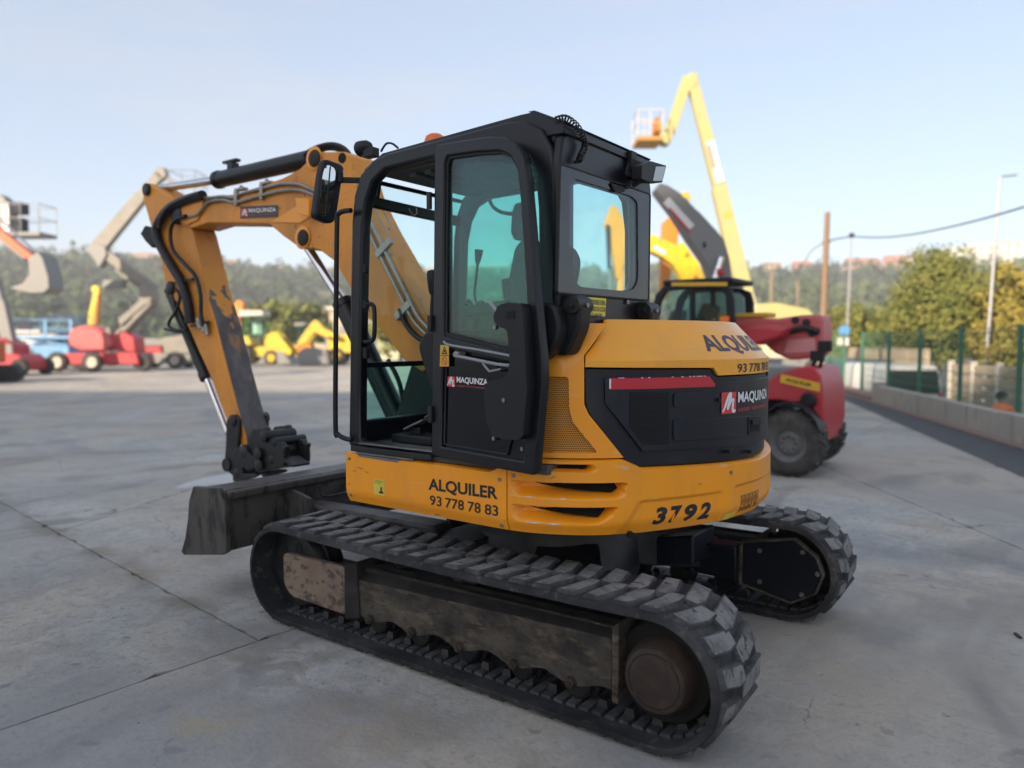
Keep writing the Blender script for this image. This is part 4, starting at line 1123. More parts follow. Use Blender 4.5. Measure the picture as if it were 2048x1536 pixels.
# ---------------------------------------------------------------- engine cover (dark panel)
def tmap(u, v, w): return TP(u, v, w)
def mirror_s(poly): return [(ST - s, z) for s, z in poly[::-1]]
bk = [(1.481, 1.538), (1.485, 1.379), (1.505, 1.335), (1.683, 1.122), (1.717, 1.090)]
nb = 14
bottom = [(1.717 + (ST - 2 * 1.717) * i / nb, 0) for i in range(1, nb)]
bottom = [(s, skirt_top(s) + .007) for s, _ in bottom]
bkr = [(ST - s, z) for s, z in bk[::-1]]
top = [(ST - 2.190, 1.528), (ST - 2.226, 1.490), (2.226, 1.490), (2.190, 1.528)]
ec = plate('engine_cover', [bk + bottom + bkr + top], tmap, .035, .10, 'engine_black', EX, .010, cuts=SC, vcuts=(1.2, 1.3, 1.4))
# raised inner field with slanted left edge
inn = [(1.572, 1.500), (1.573, 1.385), (1.765, 1.160), (ST / 2, 1.135), (ST - 1.765, 1.160), (ST - 1.573, 1.385), (ST - 1.572, 1.500), (ST - 2.175, 1.50), (ST - 2.21, 1.470), (2.21, 1.470), (2.175, 1.50)]
plate('raised_field', [inn], tmap, .018, .05, 'engine_black', ec, .014, cuts=SC)
# ribs on the field
for poly in ([(1.93, 1.425), (2.14, 1.425), (2.14, 1.36), (1.93, 1.355)], [(1.93, 1.30), (2.50, 1.285), (2.50, 1.185), (1.93, 1.20)]):
    plate('panel_rib', [rounded(poly, .02)], tmap, .010, .03, 'engine_black', ec, .007, cuts=SC)
# vent grille: fine horizontal slats inside a dark field
vg = [(1.694, 1.432), (1.905, 1.430), (1.908, 1.185), (1.765, 1.190), (1.694, 1.275)]
plate('vent_field', [vg], tmap, .0165, .03, 'void', ec, cuts=SC)
for i in range(30):
    z = 1.195 + i * .008; sl = 1.694 if z > 1.275 else 1.694 + (1.275 - z) / .085 * .071
    vs = []; n = 6
    for k in range(n + 1):
        s = sl + .003 + (1.904 - sl) * k / n; vs += [TP(s, z - .0016, .0135), TP(s, z + .0016, .0135)]
    MB().add(vs, [(2 * k, 2 * k + 2, 2 * k + 3, 2 * k + 1) for k in range(n)]).build('vent_slat', 'engine_black', ec, smooth=0)
# red reflector strip with torn upper edge
mb = MB(); vs = []; n = 60
for i in range(n + 1):
    t = i / n; s = 1.592 + (2.19 - 1.592) * t; zt = 1.494 - .003 * random.random()
    if t > .93: zt = 1.494 - (t - .93) / .07 * .04
    vs += [TP(s, 1.446 - .001 * t, .0145), TP(s, zt + .004, .0145)]
mb.add(vs, [(2 * i, 2 * i + 2, 2 * i + 3, 2 * i + 1) for i in range(n)]).build('reflector_strip', 'red_strip', ec, smooth=0)
mb = MB()
for i in range(15):
    s = 1.60 + random.random() * .54; w = .004 + random.random() * .018; z = 1.4975
    k = 4
    vs = []
    for j in range(k + 1):
        ss = s + w * j / k; hh = random.random() * .003
        vs += [TP(ss, z - hh, .0135), TP(ss, z + .002, .0135)]
    mb.add(vs, [(2 * j, 2 * j + 2, 2 * j + 3, 2 * j + 1) for j in range(k)])
mb.add([TP(1.592, 1.450, .0134), TP(1.600, 1.450, .0134), TP(1.600, 1.494, .0134), TP(1.592, 1.494, .0134)], [(0, 1, 2, 3)])
mb.build('torn_edge', 'white_print', ec, smooth=0)
# latch
lt = plate('cover_latch', [rounded([(2.465, 1.283), (2.615, 1.278), (2.615, 1.186), (2.470, 1.190)], .012)], tmap, .006, .03, 'black_plastic', ec, .004, cuts=SC)
plate('latch_recess', [[(2.486, 1.266), (2.596, 1.262), (2.596, 1.200), (2.488, 1.204)]], tmap, .004, .0062, 'void', lt)
plate('latch_handle', [[(2.490, 1.266), (2.592, 1.262), (2.592, 1.236), (2.490, 1.240)]], tmap, -.006, .004, 'black_plastic', lt, .002)
for (s, z) in ((2.215, 1.38), (2.30, 1.12), (2.5, 1.10)):
    MB().cyl(TP(s, z, .004), TP(s, z, .03), .009, n=10).build('bolt', 'black_steel', ec)
# name plate on the cover: red square with white swash, white lettering
def logo(parent, mapf, ar):
    """mapf(u, v, lift): red square at the left end"""
    mb = MB().add([mapf(0, 0, 0), mapf(1, 0, 0), mapf(1, 1, 0), mapf(0, 1, 0)], [(0, 1, 2, 3)]).build('logo_square', 'red_logo', parent, smooth=0)
    pts = [(.08, .10), (.22, .34), (.34, .60), (.48, .86), (.60, .92), (.58, .72), (.46, .44), (.40, .22), (.52, .42), (.68, .62), (.80, .64), (.76, .44), (.74, .20), (.82, .08), (.95, .16)]
    wd = [.05, .07, .08, .08, .07, .08, .08, .06, .06, .06, .06, .07, .08, .06, .03]
    c = catmull([(a, b, 0) for a, b in pts], 5); vs = []; k = len(c)
    for i in range(k):
        t = (c[min(i + 1, k - 1)] - c[max(i - 1, 0)]).normalized(); w = wd[min(len(wd) - 1, i // 5)]
        nn = Vector((-t.y, t.x, 0)) * w
        a = c[i] + nn; b = c[i] - nn
        vs += [mapf(a.x, a.y, .001), mapf(b.x, b.y, .001)]
    MB().add(vs, [(2 * i, 2 * i + 1, 2 * i + 3, 2 * i + 2) for i in range(k - 1)]).build('logo_swash', 'white_print', parent, smooth=0)
logo(ec, lambda u, v, l: TP(2.236 + .118 * u, 1.309 + .105 * v, .0130 - l), 1)
lettering('lettering', 'MAQUINZA', lambda u, v: TP(2.371 + .41 * u, 1.350 + .062 * v, .0125), 'white_print', ec, .028, 30)
lettering('lettering', 'ALQUILER Y VENTA DE MAQUINARIA', lambda u, v: TP(2.373 + .41 * u, 1.312 + .020 * v, .0125), 'red_print', ec, .012, 30)

# dark engine bay inside the covers
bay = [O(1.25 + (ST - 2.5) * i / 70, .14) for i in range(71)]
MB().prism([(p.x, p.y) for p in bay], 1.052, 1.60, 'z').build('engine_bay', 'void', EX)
# ---------------------------------------------------------------- hood
hl = [(1.480, 1.547), (1.483, 1.600), (1.650, 1.766)]
hp = hl + [(ST - 1.650, 1.766), (ST - 1.483, 1.600), (ST - 1.480, 1.547), (ST - 2.186, 1.536), (ST - 2.218, 1.498), (2.218, 1.498), (2.186, 1.536)]
hood = plate('hood', [hp], lambda u, v, w: TP(u, v, hoodin(v) + w), .0, .05, 'yellow_hood', EX, .012, cuts=SC, vcuts=(1.56, 1.575, 1.59, 1.61, 1.64, 1.68, 1.72, 1.75))
dk = [O(1.62 + (ST - 3.24) * i / 60, .20) for i in range(61)]
MB().prism([(p.x, p.y) for p in dk], 1.735, 1.767, 'z').build('hood_top', 'yellow_hood', hood, .012)
lettering('lettering', 'ALQUILER', lambda u, v: TP(2.180 + .73 * u, 1.600 + .095 * v, hoodin(1.600 + .095 * v) - .002), 'navy_print', hood, .03, 34)
words('lettering', '93 778 78 83', lambda u, v: TP(2.371 + .50 * u, 1.508 + .044 * v, .0175), 'black_print', hood, .012, 8)

# ---------------------------------------------------------------- side cover with perforated screen
def sidein(z): return .045
sc_poly = [(.98, 1.135), (1.664, 1.135), (1.497, 1.335), (1.476, 1.38), (1.474, 1.600), (1.600, 1.745), (1.50, 1.745), (1.415, 1.640), (1.33, 1.632), (1.20, 1.56), (.98, 1.56)]
ms_poly = [(1.03, 1.505), (1.404, 1.503), (1.408, 1.361), (1.424, 1.298), (1.540, 1.160), (1.03, 1.155)]
side_in = lambda u, v, w: TP(u, v, .012 + w + .55 * max(0, v - 1.60))
scv = plate('side_cover', [sc_poly, rounded(ms_poly, .015)], side_in, .0, .04, 'yellow', EX, .010, cuts=SC, vcuts=(1.2, 1.3, 1.4, 1.5, 1.6, 1.65, 1.7))
# screen: a punched sheet, holes left between narrow bars
mb = MB()
def inside(poly, x, y):
    c = False
    for i in range(len(poly)):
        (x1, y1), (x2, y2) = poly[i - 1], poly[i]
        if (y1 > y) != (y2 > y) and x < (x2 - x1) * (y - y1) / (y2 - y1) + x1: c = not c
    return c
st = .0105
for i in range(52):
    for j in range(36):
        s = 1.03 + (i + .5 * (j % 2)) * st; z = 1.158 + j * st * .93
        if not inside(ms_poly, s, z): continue
        a = st * .27
        mb.add([TP(s - a, z - a, .0255), TP(s + a, z - a, .0255), TP(s + a, z + a, .0255), TP(s - a, z + a, .0255)], [(0, 1, 2, 3)])
plate('screen_sheet', [ms_poly], side_in, .015, .03, 'mesh_yellow', scv, cuts=SC)
mb.build('screen_holes', 'void', scv, smooth=0, kind='stuff')
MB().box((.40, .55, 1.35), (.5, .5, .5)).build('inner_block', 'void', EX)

# lettering and marks on the skirt and counterweight
lettering('lettering', 'ALQUILER', lambda u, v: TP(.621 + .440 * u, .908 + .070 * v + .006 * u, disp(.7, .93) - .002), 'black_print', sk1, .028, 8)
words('lettering', '93 778 78 83', lambda u, v: TP(.630 + .437 * u, .843 + .050 * v + .002 * u, disp(.7, .86) - .0025), 'black_print', sk1, .012, 8)
for i_, ch_ in enumerate('3792'):
    lettering('painted_digit', ch_, lambda u, v, o=1.82 + i_ * .090: TP(o + .080 * u, .806 + .083 * v + .004 * (1 - i_ / 3), disp(1.95, .806 + .083 * v) - .0025), 'black_print', cw, .045, 4, shear=.22)
def patch(name, mat, parent, s0, s1, z0, z1, off=.0018, n=8):
    vs = []
    for i in range(n + 1):
        s = s0 + (s1 - s0) * i / n; vs += [TP(s, z0, disp(s, z0) - off), TP(s, z1, disp(s, z1) - off)]
    return MB().add(vs, [(2 * i, 2 * i + 2, 2 * i + 3, 2 * i + 1) for i in range(n)]).build(name, mat, parent, smooth=0)
st1 = patch('warning_sticker', 'sticker_yellow', sk1, .223, .305, .848, .932)
lettering('lettering', 'ATENCION\nALTURA', lambda u, v: TP(.230 + .065 * u, .908 + .018 * v, -.0035), 'black_print', st1)
MB().add([TP(s, z, -.0035) for s, z in ((.262, .858), (.296, .858), (.296, .868), (.284, .868), (.286, .892), (.276, .892), (.274, .868), (.262, .866))], [(0, 1, 2, 3, 4, 5, 6, 7)]).build('pictogram', 'black_print', st1, smooth=0)
st2 = patch('warning_sticker', 'sticker_yellow', cw, 2.262, 2.392, .786, .815)
M('label_line', (0.16, .08, .03), .5)
M('label_fill', (0.52, .30, .08), .5)
st3 = patch('pictogram_label', 'label_fill', cw, 2.41, 2.63, .800, .890)
for i in range(5):
    for j in range(2):
        s = 2.414 + i * .042; z = .804 + j * .042
        lo = [(s, z), (s + .038, z), (s + .038, z + .038), (s, z + .038)]; li = [(s + .003, z + .003), (s + .035, z + .003), (s + .035, z + .035), (s + .003, z + .035)]
        plate('label_frame', [lo, li], lambda u, v, w: TP(u, v, disp(u, v) + w), -.0032, -.0025, 'label_line', st3)
        if j == 1:
            plate('label_triangle', [[(s + .006, z + .006), (s + .032, z + .006), (s + .019, z + .032)], [(s + .012, z + .010), (s + .026, z + .010), (s + .019, z + .024)]], lambda u, v, w: TP(u, v, disp(u, v) + w), -.0032, -.0025, 'label_line', st3)
        elif i != 3:
            plate('label_mark', [[(s + .008, z + .007), (s + .028, z + .007), (s + .024, z + .018), (s + .014, z + .026)]], lambda u, v, w: TP(u, v, disp(u, v) + w), -.0032, -.0025, 'label_line', st3)
# tread plate strip on the step above the skirt
tp = plate('step_strip', [[(.10, 1.052), (.42, 1.050), (.40, 1.035), (.11, 1.040)]], lambda u, v, w: TP(u, v, w), -.004, .02, 'tread_plate', sk1)
MB().prism([(-.60, .085), (-.18, .085), (-.18, .16), (-.60, .16)], 1.056, 1.066, 'z').build('step_plate', 'tread_plate', sk1, .002)
mb = MB()
for i in range(28):
    for j in range(4):
        mb.box((-.59 + i * .0148, .092 + j * .018, 1.068), (.009, .004, .006), Matrix.Rotation(.7 if (i + j) % 2 else -.7, 3, 'Z'))
mb.build('step_tread', 'tread_plate', sk1, kind='stuff')

# scrapes on the front corner of the skirt and small fixings
M('scrape_dark', (0.06, 0.035, 0.02), 0.6)
rs = random.Random(5)
for (s_, z_, w_) in ((.055, .955, .03), (.085, .978, .06), (.15, .962, .035), (.015, .88, .02), (.64, .792, .04), (1.32, 1.046, .03), (2.07, .985, .025)):
    vs = []; n = 7
    for i in range(n):
        t = i / (n - 1); ss = s_ + w_ * t; zz = z_ + rs.uniform(-.004, .004) + .012 * t * rs.choice((-1, 1)) * .4; hh = .0013 * (1 - abs(2 * t - 1)) + .0006
        vs += [TP(ss, zz - hh, disp(ss, zz) - .0012), TP(ss, zz + hh, disp(ss, zz) - .0012)]
    MB().add(vs, [(2 * i, 2 * i + 2, 2 * i + 3, 2 * i + 1) for i in range(n - 1)]).build('paint_scrape', 'scrape_dark', sk1 if s_ < 1.1 else cw, smooth=0)
for (s_, z_, par) in ((.03, 1.02, sk1), (.03, .82, sk1), (1.07, 1.02, sk1), (1.07, .80, sk1), (1.145, 1.045, cw), (2.30, 1.02, cw)):
    MB().cyl(TP(s_, z_, disp(s_, z_) - .005), TP(s_, z_, .02), .010, n=6).build('bolt', 'bolt_steel', par, .001)
# ---------------------------------------------------------------- cab
def ymap(u, v, w): return Vector((u, w, v))
def xmap(u, v, w): return Vector((w, u, v))
CY0, CY1 = .10, 1.00
outer = [(-.680, 1.09), (-.668, 1.40), (-.652, 1.90), (-.634, 2.30), (-.612, 2.44), (-.560, 2.545), (-.47, 2.605), (-.36, 2.625), (.40, 2.655), (.50, 2.645), (.590, 2.595), (.645, 2.51), (.668, 2.40), (.678, 2.10), (.682, 1.70), (.56, 1.61), (.50, 1.54), (.46, 1.09)]
door_hole = [(-.590, 1.125), (-.585, 1.40), (-.565, 1.90), (-.545, 2.28), (-.520, 2.40), (-.470, 2.495), (-.38, 2.545), (-.04, 2.560), (-.052, 1.90), (-.062, 1.115)]
rear_hole = [(.035, 1.62), (.035, 2.558), (.30, 2.565), (.44, 2.545), (.520, 2.49), (.560, 2.40), (.575, 2.25), (.585, 1.72), (.48, 1.66)]
cab = plate('cab_frame', [outer, door_hole, rear_hole], ymap, CY0, CY0 + .065, 'cab_black', EX, .016, segs=3)
plate('side_glass', [[(.02, 1.60), (.02, 2.565), (.45, 2.56), (.55, 2.48), (.595, 1.70), (.45, 1.62)]], ymap, .135, .140, 'glass_green', cab)
# right side of the cab
r_hole = [(-.575, 1.84), (-.555, 2.28), (-.525, 2.40), (-.470, 2.485), (-.38, 2.525), (.38, 2.545), (.48, 2.50), (.54, 2.40), (.56, 2.25), (.565, 1.84)]
plate('right_frame', [outer, r_hole], ymap, .935, CY1, 'cab_black', cab, .016, segs=3)
plate('right_glass', [[(-.60, 1.48), (-.58, 2.40), (-.50, 2.52), (.45, 2.555), (.56, 2.42), (.58, 1.48)]], ymap, .975, .980, 'glass_right', cab)
# rear wall and window
rw = [(CY0 + .02, 1.66), (CY1 - .02, 1.66), (CY1, 1.70), (CY1, 2.45), (CY1 - .03, 2.56), (CY1 - .10, 2.60), (CY0 + .10, 2.60), (CY0 + .03, 2.56), (CY0, 2.45), (CY0, 1.70)]
rh = yz([(1146, 362), (1150, 358), (1262, 392), (1275, 404), (1276, 560), (1268, 578), (1250, 582), (1160, 574), (1146, 558)], .70)
plate('rear_wall', [rw, rh], xmap, .690, .64, 'cab_black', cab, .018, segs=3)
gw = yz([(1121, 330), (1299, 390), (1296, 599), (1115, 584)], .70)
fr = plate('rear_frit', [rounded(gw, .015), rounded(rh, .03)], xmap, .702, .698, 'glass_frit', cab)
plate('rear_glass', [rounded(gw, .015)], xmap, .6965, .692, 'glass_rear', cab)
gk = [((y - .52) * 1.022 + .52, (z - 2.155) * 1.03 + 2.155) for y, z in gw]
plate('window_seal', [rounded(gk, .02), rounded(gw, .015)], xmap, .705, .69, 'black_rubber', cab, .002)
# top lip tab on the window
MB().prism(yz([(1222, 366), (1258, 378), (1252, 372), (1248, 384), (1230, 384)], .71), .700, .712, 'x').build('window_tab', 'black_rubber', cab)
# roof
rp = [(-.56, 2.575), (-.42, 2.640), (.46, 2.683), (.53, 2.683), (.70, 2.600), (.70, 2.56), (-.56, 2.56)]
roof = MB().prism(rp, .125, .975).build('cab_roof', 'cab_black', EX, .012)
MB().prism([(.50, 2.690), (.535, 2.690), (.70, 2.612), (.69, 2.604)], .13, .97).build('roof_visor', 'cab_black', roof, .003)
MB().add([PX(a, b, .665 + .0) for a, b in ((1112, 243), (1144, 262), (1152, 277), (1122, 261))], [(3, 2, 1, 0)]).build('roof_label', 'grey_plastic', roof, smooth=0)
for i in range(7):
    MB().box((-.30 + i * .11, .55, 2.535), (.05, .66, .03)).build('roof_rib', 'liner', roof, .008)
MB().box((.03, .55, 2.552), (1.05, .76, .016)).build('headliner', 'liner', roof)
# front cross members and windscreen
ff = [(.12, 1.10), (.98, 1.10), (.98, 2.56), (.12, 2.56)]
mb = MB()
MB().bar((-.625, .12, 1.17), (-.625, .98, 1.17), .06, .12).build('front_sill', 'cab_black', cab, .01)
MB().bar((-.615, .14, 1.533), (-.615, .97, 1.533), .025, .030).build('front_bar', 'cab_black', cab, .005)
MB().bar((-.585, .16, 2.418), (-.585, .95, 2.405), .035, .060).build('front_bar', 'cab_black', cab, .008)
MB().bar((-.575, .20, 2.527), (-.575, .95, 2.527), .02, .022).build('front_bar', 'cab_black', cab, .004)
MB().bar((-.45, .12, 2.585), (-.45, .98, 2.585), .10, .05).build('front_header', 'cab_black', cab, .012)
MB().bar((-.60, .245, 2.40), (-.55, .245, 2.60), .02, .02, up=(0, 1, 0)).build('wiper_arm', 'black_plastic', cab)
MB().prism([(.14, 1.55), (.97, 1.55), (.97, 2.545), (.14, 2.545)], -.640, -.635, 'x').build('windscreen', 'glass_clear', cab)
MB().prism([(.14, 1.225), (.97, 1.225), (.97, 1.52), (.14, 1.52)], -.648, -.643, 'x').build('lower_windscreen', 'glass_green', cab)
# inner latch hardware on the front post
for z, h in ((2.28, .10), (2.05, .05), (1.86, .05), (1.60, .06)):
    MB().box((-.555, .125, z), (.03, .03, h)).build('post_bracket', 'black_plastic', cab, .005)
gr = [(-.56, .12, 1.86), (-.50, .125, 1.855), (-.488, .125, 1.80), (-.492, .125, 1.70), (-.51, .125, 1.665), (-.565, .12, 1.66)]
MB().tube(gr, .012, 8).build('grab_handle', 'black_plastic', cab)
MB().tube([(-.40, .30, 2.375), (-.37, .30, 2.34), (-.34, .30, 2.345), (-.345, .30, 2.375)], .004, 6).build('pull_ring', 'bolt_steel', cab)
# outside grab rail
rl = [PY(a, b, .06) for a, b in ((702, 421), (690, 422), (677, 428), (674, 448), (672, 640), (671, 850), (676, 868), (688, 876), (704, 880))]
MB().tube(rl, .0135, 10, 4).build('grab_rail', 'black_plastic', EX)
# cab floor, pedals and step edge
MB().prism([(-.64, .12), (.62, .12), (.62, .98), (-.64, .98)], 1.06, 1.105, 'z').build('cab_floor', 'floor_mat', cab, .004)
MB().prism([(-.60, .098), (-.06, .098), (-.06, .185), (-.60, .185)], 1.107, 1.115, 'z').build('sill_tread', 'tread_plate', cab, .002)
MB().bar((-.64, .09, 1.082), (-.05, .09, 1.082), .02, .03).build('sill_edge', 'black_steel', cab, .004)
mb = MB()
for i in range(36):
    for j in range(4): mb.box((-.59 + i * .0148, .108 + j * .019, 1.117), (.008, .004, .005), Matrix.Rotation(.7 if (i + j) % 2 else -.7, 3, 'Z'))
mb.build('sill_studs', 'tread_plate', cab, kind='stuff')
def pedal(c, d, tilt, rz=0.0):
    rot = Matrix.Rotation(rz, 3, 'Z') @ Matrix.Rotation(tilt, 3, 'Y')
    p = MB().box(c, (d[0], d[1], .012), rot).build('pedal', 'tread_plate', cab, .004)
    mb = MB()
    for i in range(5):
        for j in range(5):
            q = Vector(c) + rot @ Vector(((i - 2) * d[0] * .19, (j - 2) * d[1] * .19, .0075)); mb.box(q, (.009, .009, .006), rot)
    mb.build('pedal_grip', 'black_steel', p, kind='stuff')
    MB().box(Vector(c) - Vector((0, 0, .045)), (d[0] * .5, d[1] * .5, .07)).build('pedal_base', 'black_plastic', p, .006)
pedal((-.40, .36, 1.205), (.14, .11), -.42, .15)
pedal((-.43, .60, 1.265), (.21, .12), -.48, .1)
pedal((-.40, .75, 1.275), (.21, .12), -.48, .1)
MB().box((-.36, .34, 1.13), (.30, .16, .05)).build('pedal_block', 'black_plastic', cab, .01)
for y in (.56, .68):
    MB().tube([(-.43, y, 1.26), (-.37, y, 1.45), (-.26, y, 1.72), (-.235, y, 1.85), (-.20, y, 1.88), (-.18, y, 1.85)], .016, 8).build('travel_lever', 'black_plastic', cab)
# seat, armrests, consoles
seat = MB().prism(rounded([(-.08, 1.60), (.34, 1.58), (.36, 1.46), (-.06, 1.48)], .04), .30, .78).build('seat', 'seat_cloth', EX, .03, segs=3)
MB().prism(rounded([(.20, 1.58), (.34, 1.58), (.45, 2.08), (.40, 2.16), (.33, 2.12)], .05), .26, .70).build('backrest', 'seat_cloth', seat, .04, segs=3)
MB().box((.16, .54, 1.30), (.42, .42, .34)).build('seat_base', 'black_plastic', seat, .02)
for y0 in (.16, .80):
    con = MB().prism(rounded([(-.22, 1.64), (-.16, 1.72), (.30, 1.72), (.36, 1.55), (.36, 1.35), (-.10, 1.35)], .04), y0, y0 + .14).build('side_console', 'black_plastic', EX, .02, segs=3)
    MB().tube([(-.15, y0 + .07, 1.70), (-.17, y0 + .07, 1.80), (-.16, y0 + .07, 1.92)], .014, 8).build('joystick', 'black_plastic', con)
    MB().lathe((-.16, y0 + .07, 1.90), (-.05, 0, 1), [(0, .018), (.02, .026), (.07, .030), (.11, .034), (.125, .028), (.13, .015)], 16).build('joystick_knob', 'black_plastic', con)
    MB().prism(rounded([(.02, 1.83), (.34, 1.86), (.34, 1.81), (.02, 1.77)], .02), y0 + .02, y0 + .12).build('armrest', 'seat_cloth', con, .015)
# tall control lever with square knob
lv = [PY(a, b, .80) for a, b in ((956, 612), (949, 590), (952, 560), (956, 520))]
ll = MB().tube(lv, .008, 8).build('blade_lever', 'black_plastic', EX)
a, b = PY(955, 528, .80), PY(958, 499, .80)
MB().cyl(a, a.lerp(b, .5), .012, .022, 12).cyl(a.lerp(b, .5), b, .022, .026, 12).build('lever_knob', 'black_plastic', ll, .004)
MB().prism(rounded([(-.30, 1.52), (.0, 1.66), (.30, 1.66), (.45, 1.50), (.45, 1.15), (-.30, 1.15)], .05), .86, .93).build('right_trim', 'black_plastic', cab, .02)
MB().tube([(-.02, .88, 1.66), (-.04, .88, 1.76), (.02, .88, 1.84), (.10, .88, 1.82)], .012, 8).build('wiring_conduit', 'black_rubber', cab)
# mirror on the right side seen through the cab
MB().tube([PY(a, b, 1.10) for a, b in ((977, 393), (985, 412), (1002, 424), (1026, 428))], .012, 8).build('mirror_arm', 'black_plastic', EX)
mp = [(PY(a, b, 1.12).x, PY(a, b, 1.12).z) for a, b in ((1032, 408), (1048, 403), (1056, 420), (1056, 470), (1046, 483), (1030, 480), (1024, 465), (1026, 425))]
MB().prism(mp, 1.10, 1.15).build('side_mirror', 'black_plastic', EX, .012)
# left mirror, facing back
mo = yz([(648, 320), (656, 318), (684, 328), (690, 336), (687, 350), (674, 436), (667, 446), (656, 446), (634, 436), (630, 427), (633, 410), (642, 345)], -.80)
lm = MB().prism(rounded(mo, .02), -.85, -.80, 'x').build('side_mirror', 'black_plastic', EX, .014, segs=3)
mi = yz([(650, 332), (656, 330), (668, 336), (671, 345), (666, 395), (654, 432), (645, 433), (637, 428), (638, 415), (645, 350)], -.798)
MB().prism(rounded(mi, .012), -.801, -.796, 'x').build('mirror_glass', 'mirror', lm)
MB().bar(PX(651.5, 430, -.795), PX(661, 333, -.795), .004, .006, up=(1, 0, 0)).build('mirror_divider', 'black_plastic', lm)
MB().bar((-.82, .18, 2.56), (-.63, .22, 2.54), .03, .03).cyl((-.80, .17, 2.54), (-.80, .17, 2.60), .02).build('mirror_bracket', 'black_plastic', lm, .004)
# front work light and beacon on the roof
fl = MB().lathe(PY(735, 293, .20), (-1, 0, -.1), [(-.02, .02), (0, .034), (.03, .040), (.06, .043), (.068, .038)], 20).build('work_light', 'black_plastic', EX)
MB().box(PY(742, 306, .20), (.08, .05, .05)).build('light_bracket', 'black_plastic', fl, .005)
MB().tube([PY(a, b, .2) for a, b in ((762, 303), (772, 288), (784, 287), (796, 296))], .006, 6).build('light_cable', 'hose', fl)
bc = PY(870, 275, .30); bz = 2.655
MB().lathe((bc.x, .30, bz), (0, 0, 1), [(0, .05), (.02, .058), (.05, .056), (.072, .048), (.084, .03)], 24).build('beacon', 'amber', EX)
# rear work light, bracket and curly cable
rl2 = MB().prism(rounded(yz([(1284, 330), (1302, 322), (1333, 331), (1325, 365), (1300, 364), (1283, 358)], .79), .008), .735, .79, 'x')
rl2 = rl2.build('work_light', 'black_plastic', EX, .01, segs=3)
MB().prism(rounded(yz([(1312, 333), (1331, 333), (1325, 362), (1306, 362)], .793), .004), .789, .794, 'x').build('light_lens', 'lens', rl2, .002)
MB().bar((.68, .72, 2.53), (.74, .78, 2.50), .05, .09).box((.705, .74, 2.555), (.03, .06, .10)).cyl((.70, .76, 2.44), (.75, .78, 2.47), .012).build('light_bracket', 'black_plastic', rl2, .004)
pts = []
base = catmull([PX(a, b, .70) for a, b in ((1104, 242), (1122, 238), (1142, 250), (1157, 272), (1162, 292), (1155, 310), (1150, 322))], 40)
for i, p in enumerate(base):
    a = i * .58; t = (base[min(i + 1, len(base) - 1)] - base[max(i - 1, 0)]).normalized(); u = t.cross(Vector((1, 0, 0))).normalized()
    pts.append(p + (Vector((1, 0, 0)) * math.cos(a) + u * math.sin(a)) * .013 + Vector((.02, 0, 0)))
MB().tube(pts, .0036, 5, 0).build('curly_cable', 'hose', EX)
p = PX(1158, 323, .70); MB().cyl((.688, p.y, p.z), (.708, p.y, p.z), .008, n=8).build('cable_bolt', 'bolt_steel', cab)
# hinged rear bracket housings and bolts below the window
for (cx, cyy, cz, w) in ((.735, .175, 1.80, .10), (.72, .90, 1.80, .10)):
    h = MB().prism(rounded([(cx - .09, cz + .065), (cx + .03, cz + .065), (cx + .05, cz + .02), (cx + .04, cz - .08), (cx - .02, cz - .20), (cx - .09, cz - .20)], .03), cyy - w / 2, cyy + w / 2).build('rear_mount', 'black_plastic', EX, .012, segs=3)
    MB().cyl((cx + .01, cyy - w / 2 - .012, cz + .02), (cx + .01, cyy + w / 2 + .012, cz + .02), .04, n=20).cyl((cx + .01, cyy - w / 2 - .02, cz + .02), (cx + .01, cyy + w / 2 + .02, cz + .02), .014, n=8).build('mount_pin', 'black_steel', h, .003)
    MB().cyl((cx + .045, cyy, cz + .02), (cx + .058, cyy, cz + .02), .011, n=8).build('bolt', 'bolt_steel', h)
MB().prism(rounded([(.58, 1.83), (.70, 1.83), (.73, 1.70), (.68, 1.60), (.58, 1.56)], .05), .05, .13).build('post_cover', 'black_plastic', EX, .02, segs=3)
sy = yz([(1174, 594), (1212, 597), (1210, 633), (1172, 630)], .705)
ys = MB().prism(rounded(sy, .004), .690, .7065, 'x').build('warning_sticker', 'sticker_yellow', cab)
for i, tx in enumerate(('MANTENERSE FUERA', 'DEL RADIO DE ACCION', 'DE LA MAQUINA')):
    y0, y1 = sy[0][0] + .008, sy[1][0] - .010
    if i == 2: y0 += .03; y1 -= .03
    z1 = sy[0][1] - .010 - i * .031
    lettering('lettering', tx, lambda u, v: Vector((.7075, y0 + (y1 - y0) * u, z1 - .022 + .022 * v)), 'black_print', ys, .014)
for (a, b) in ((1252, 604),):
    p = PX(a, b, .69); MB().cyl((.688, p.y, p.z), (.703, p.y, p.z), .012, n=8).build('bolt', 'bolt_steel', cab)
# black lower wall of the cab behind the open door
MB().prism([(-.05, 1.10), (.44, 1.10), (.47, 1.60), (-.05, 1.60)], .115, .145).build('lower_wall', 'cab_black', cab, .008)

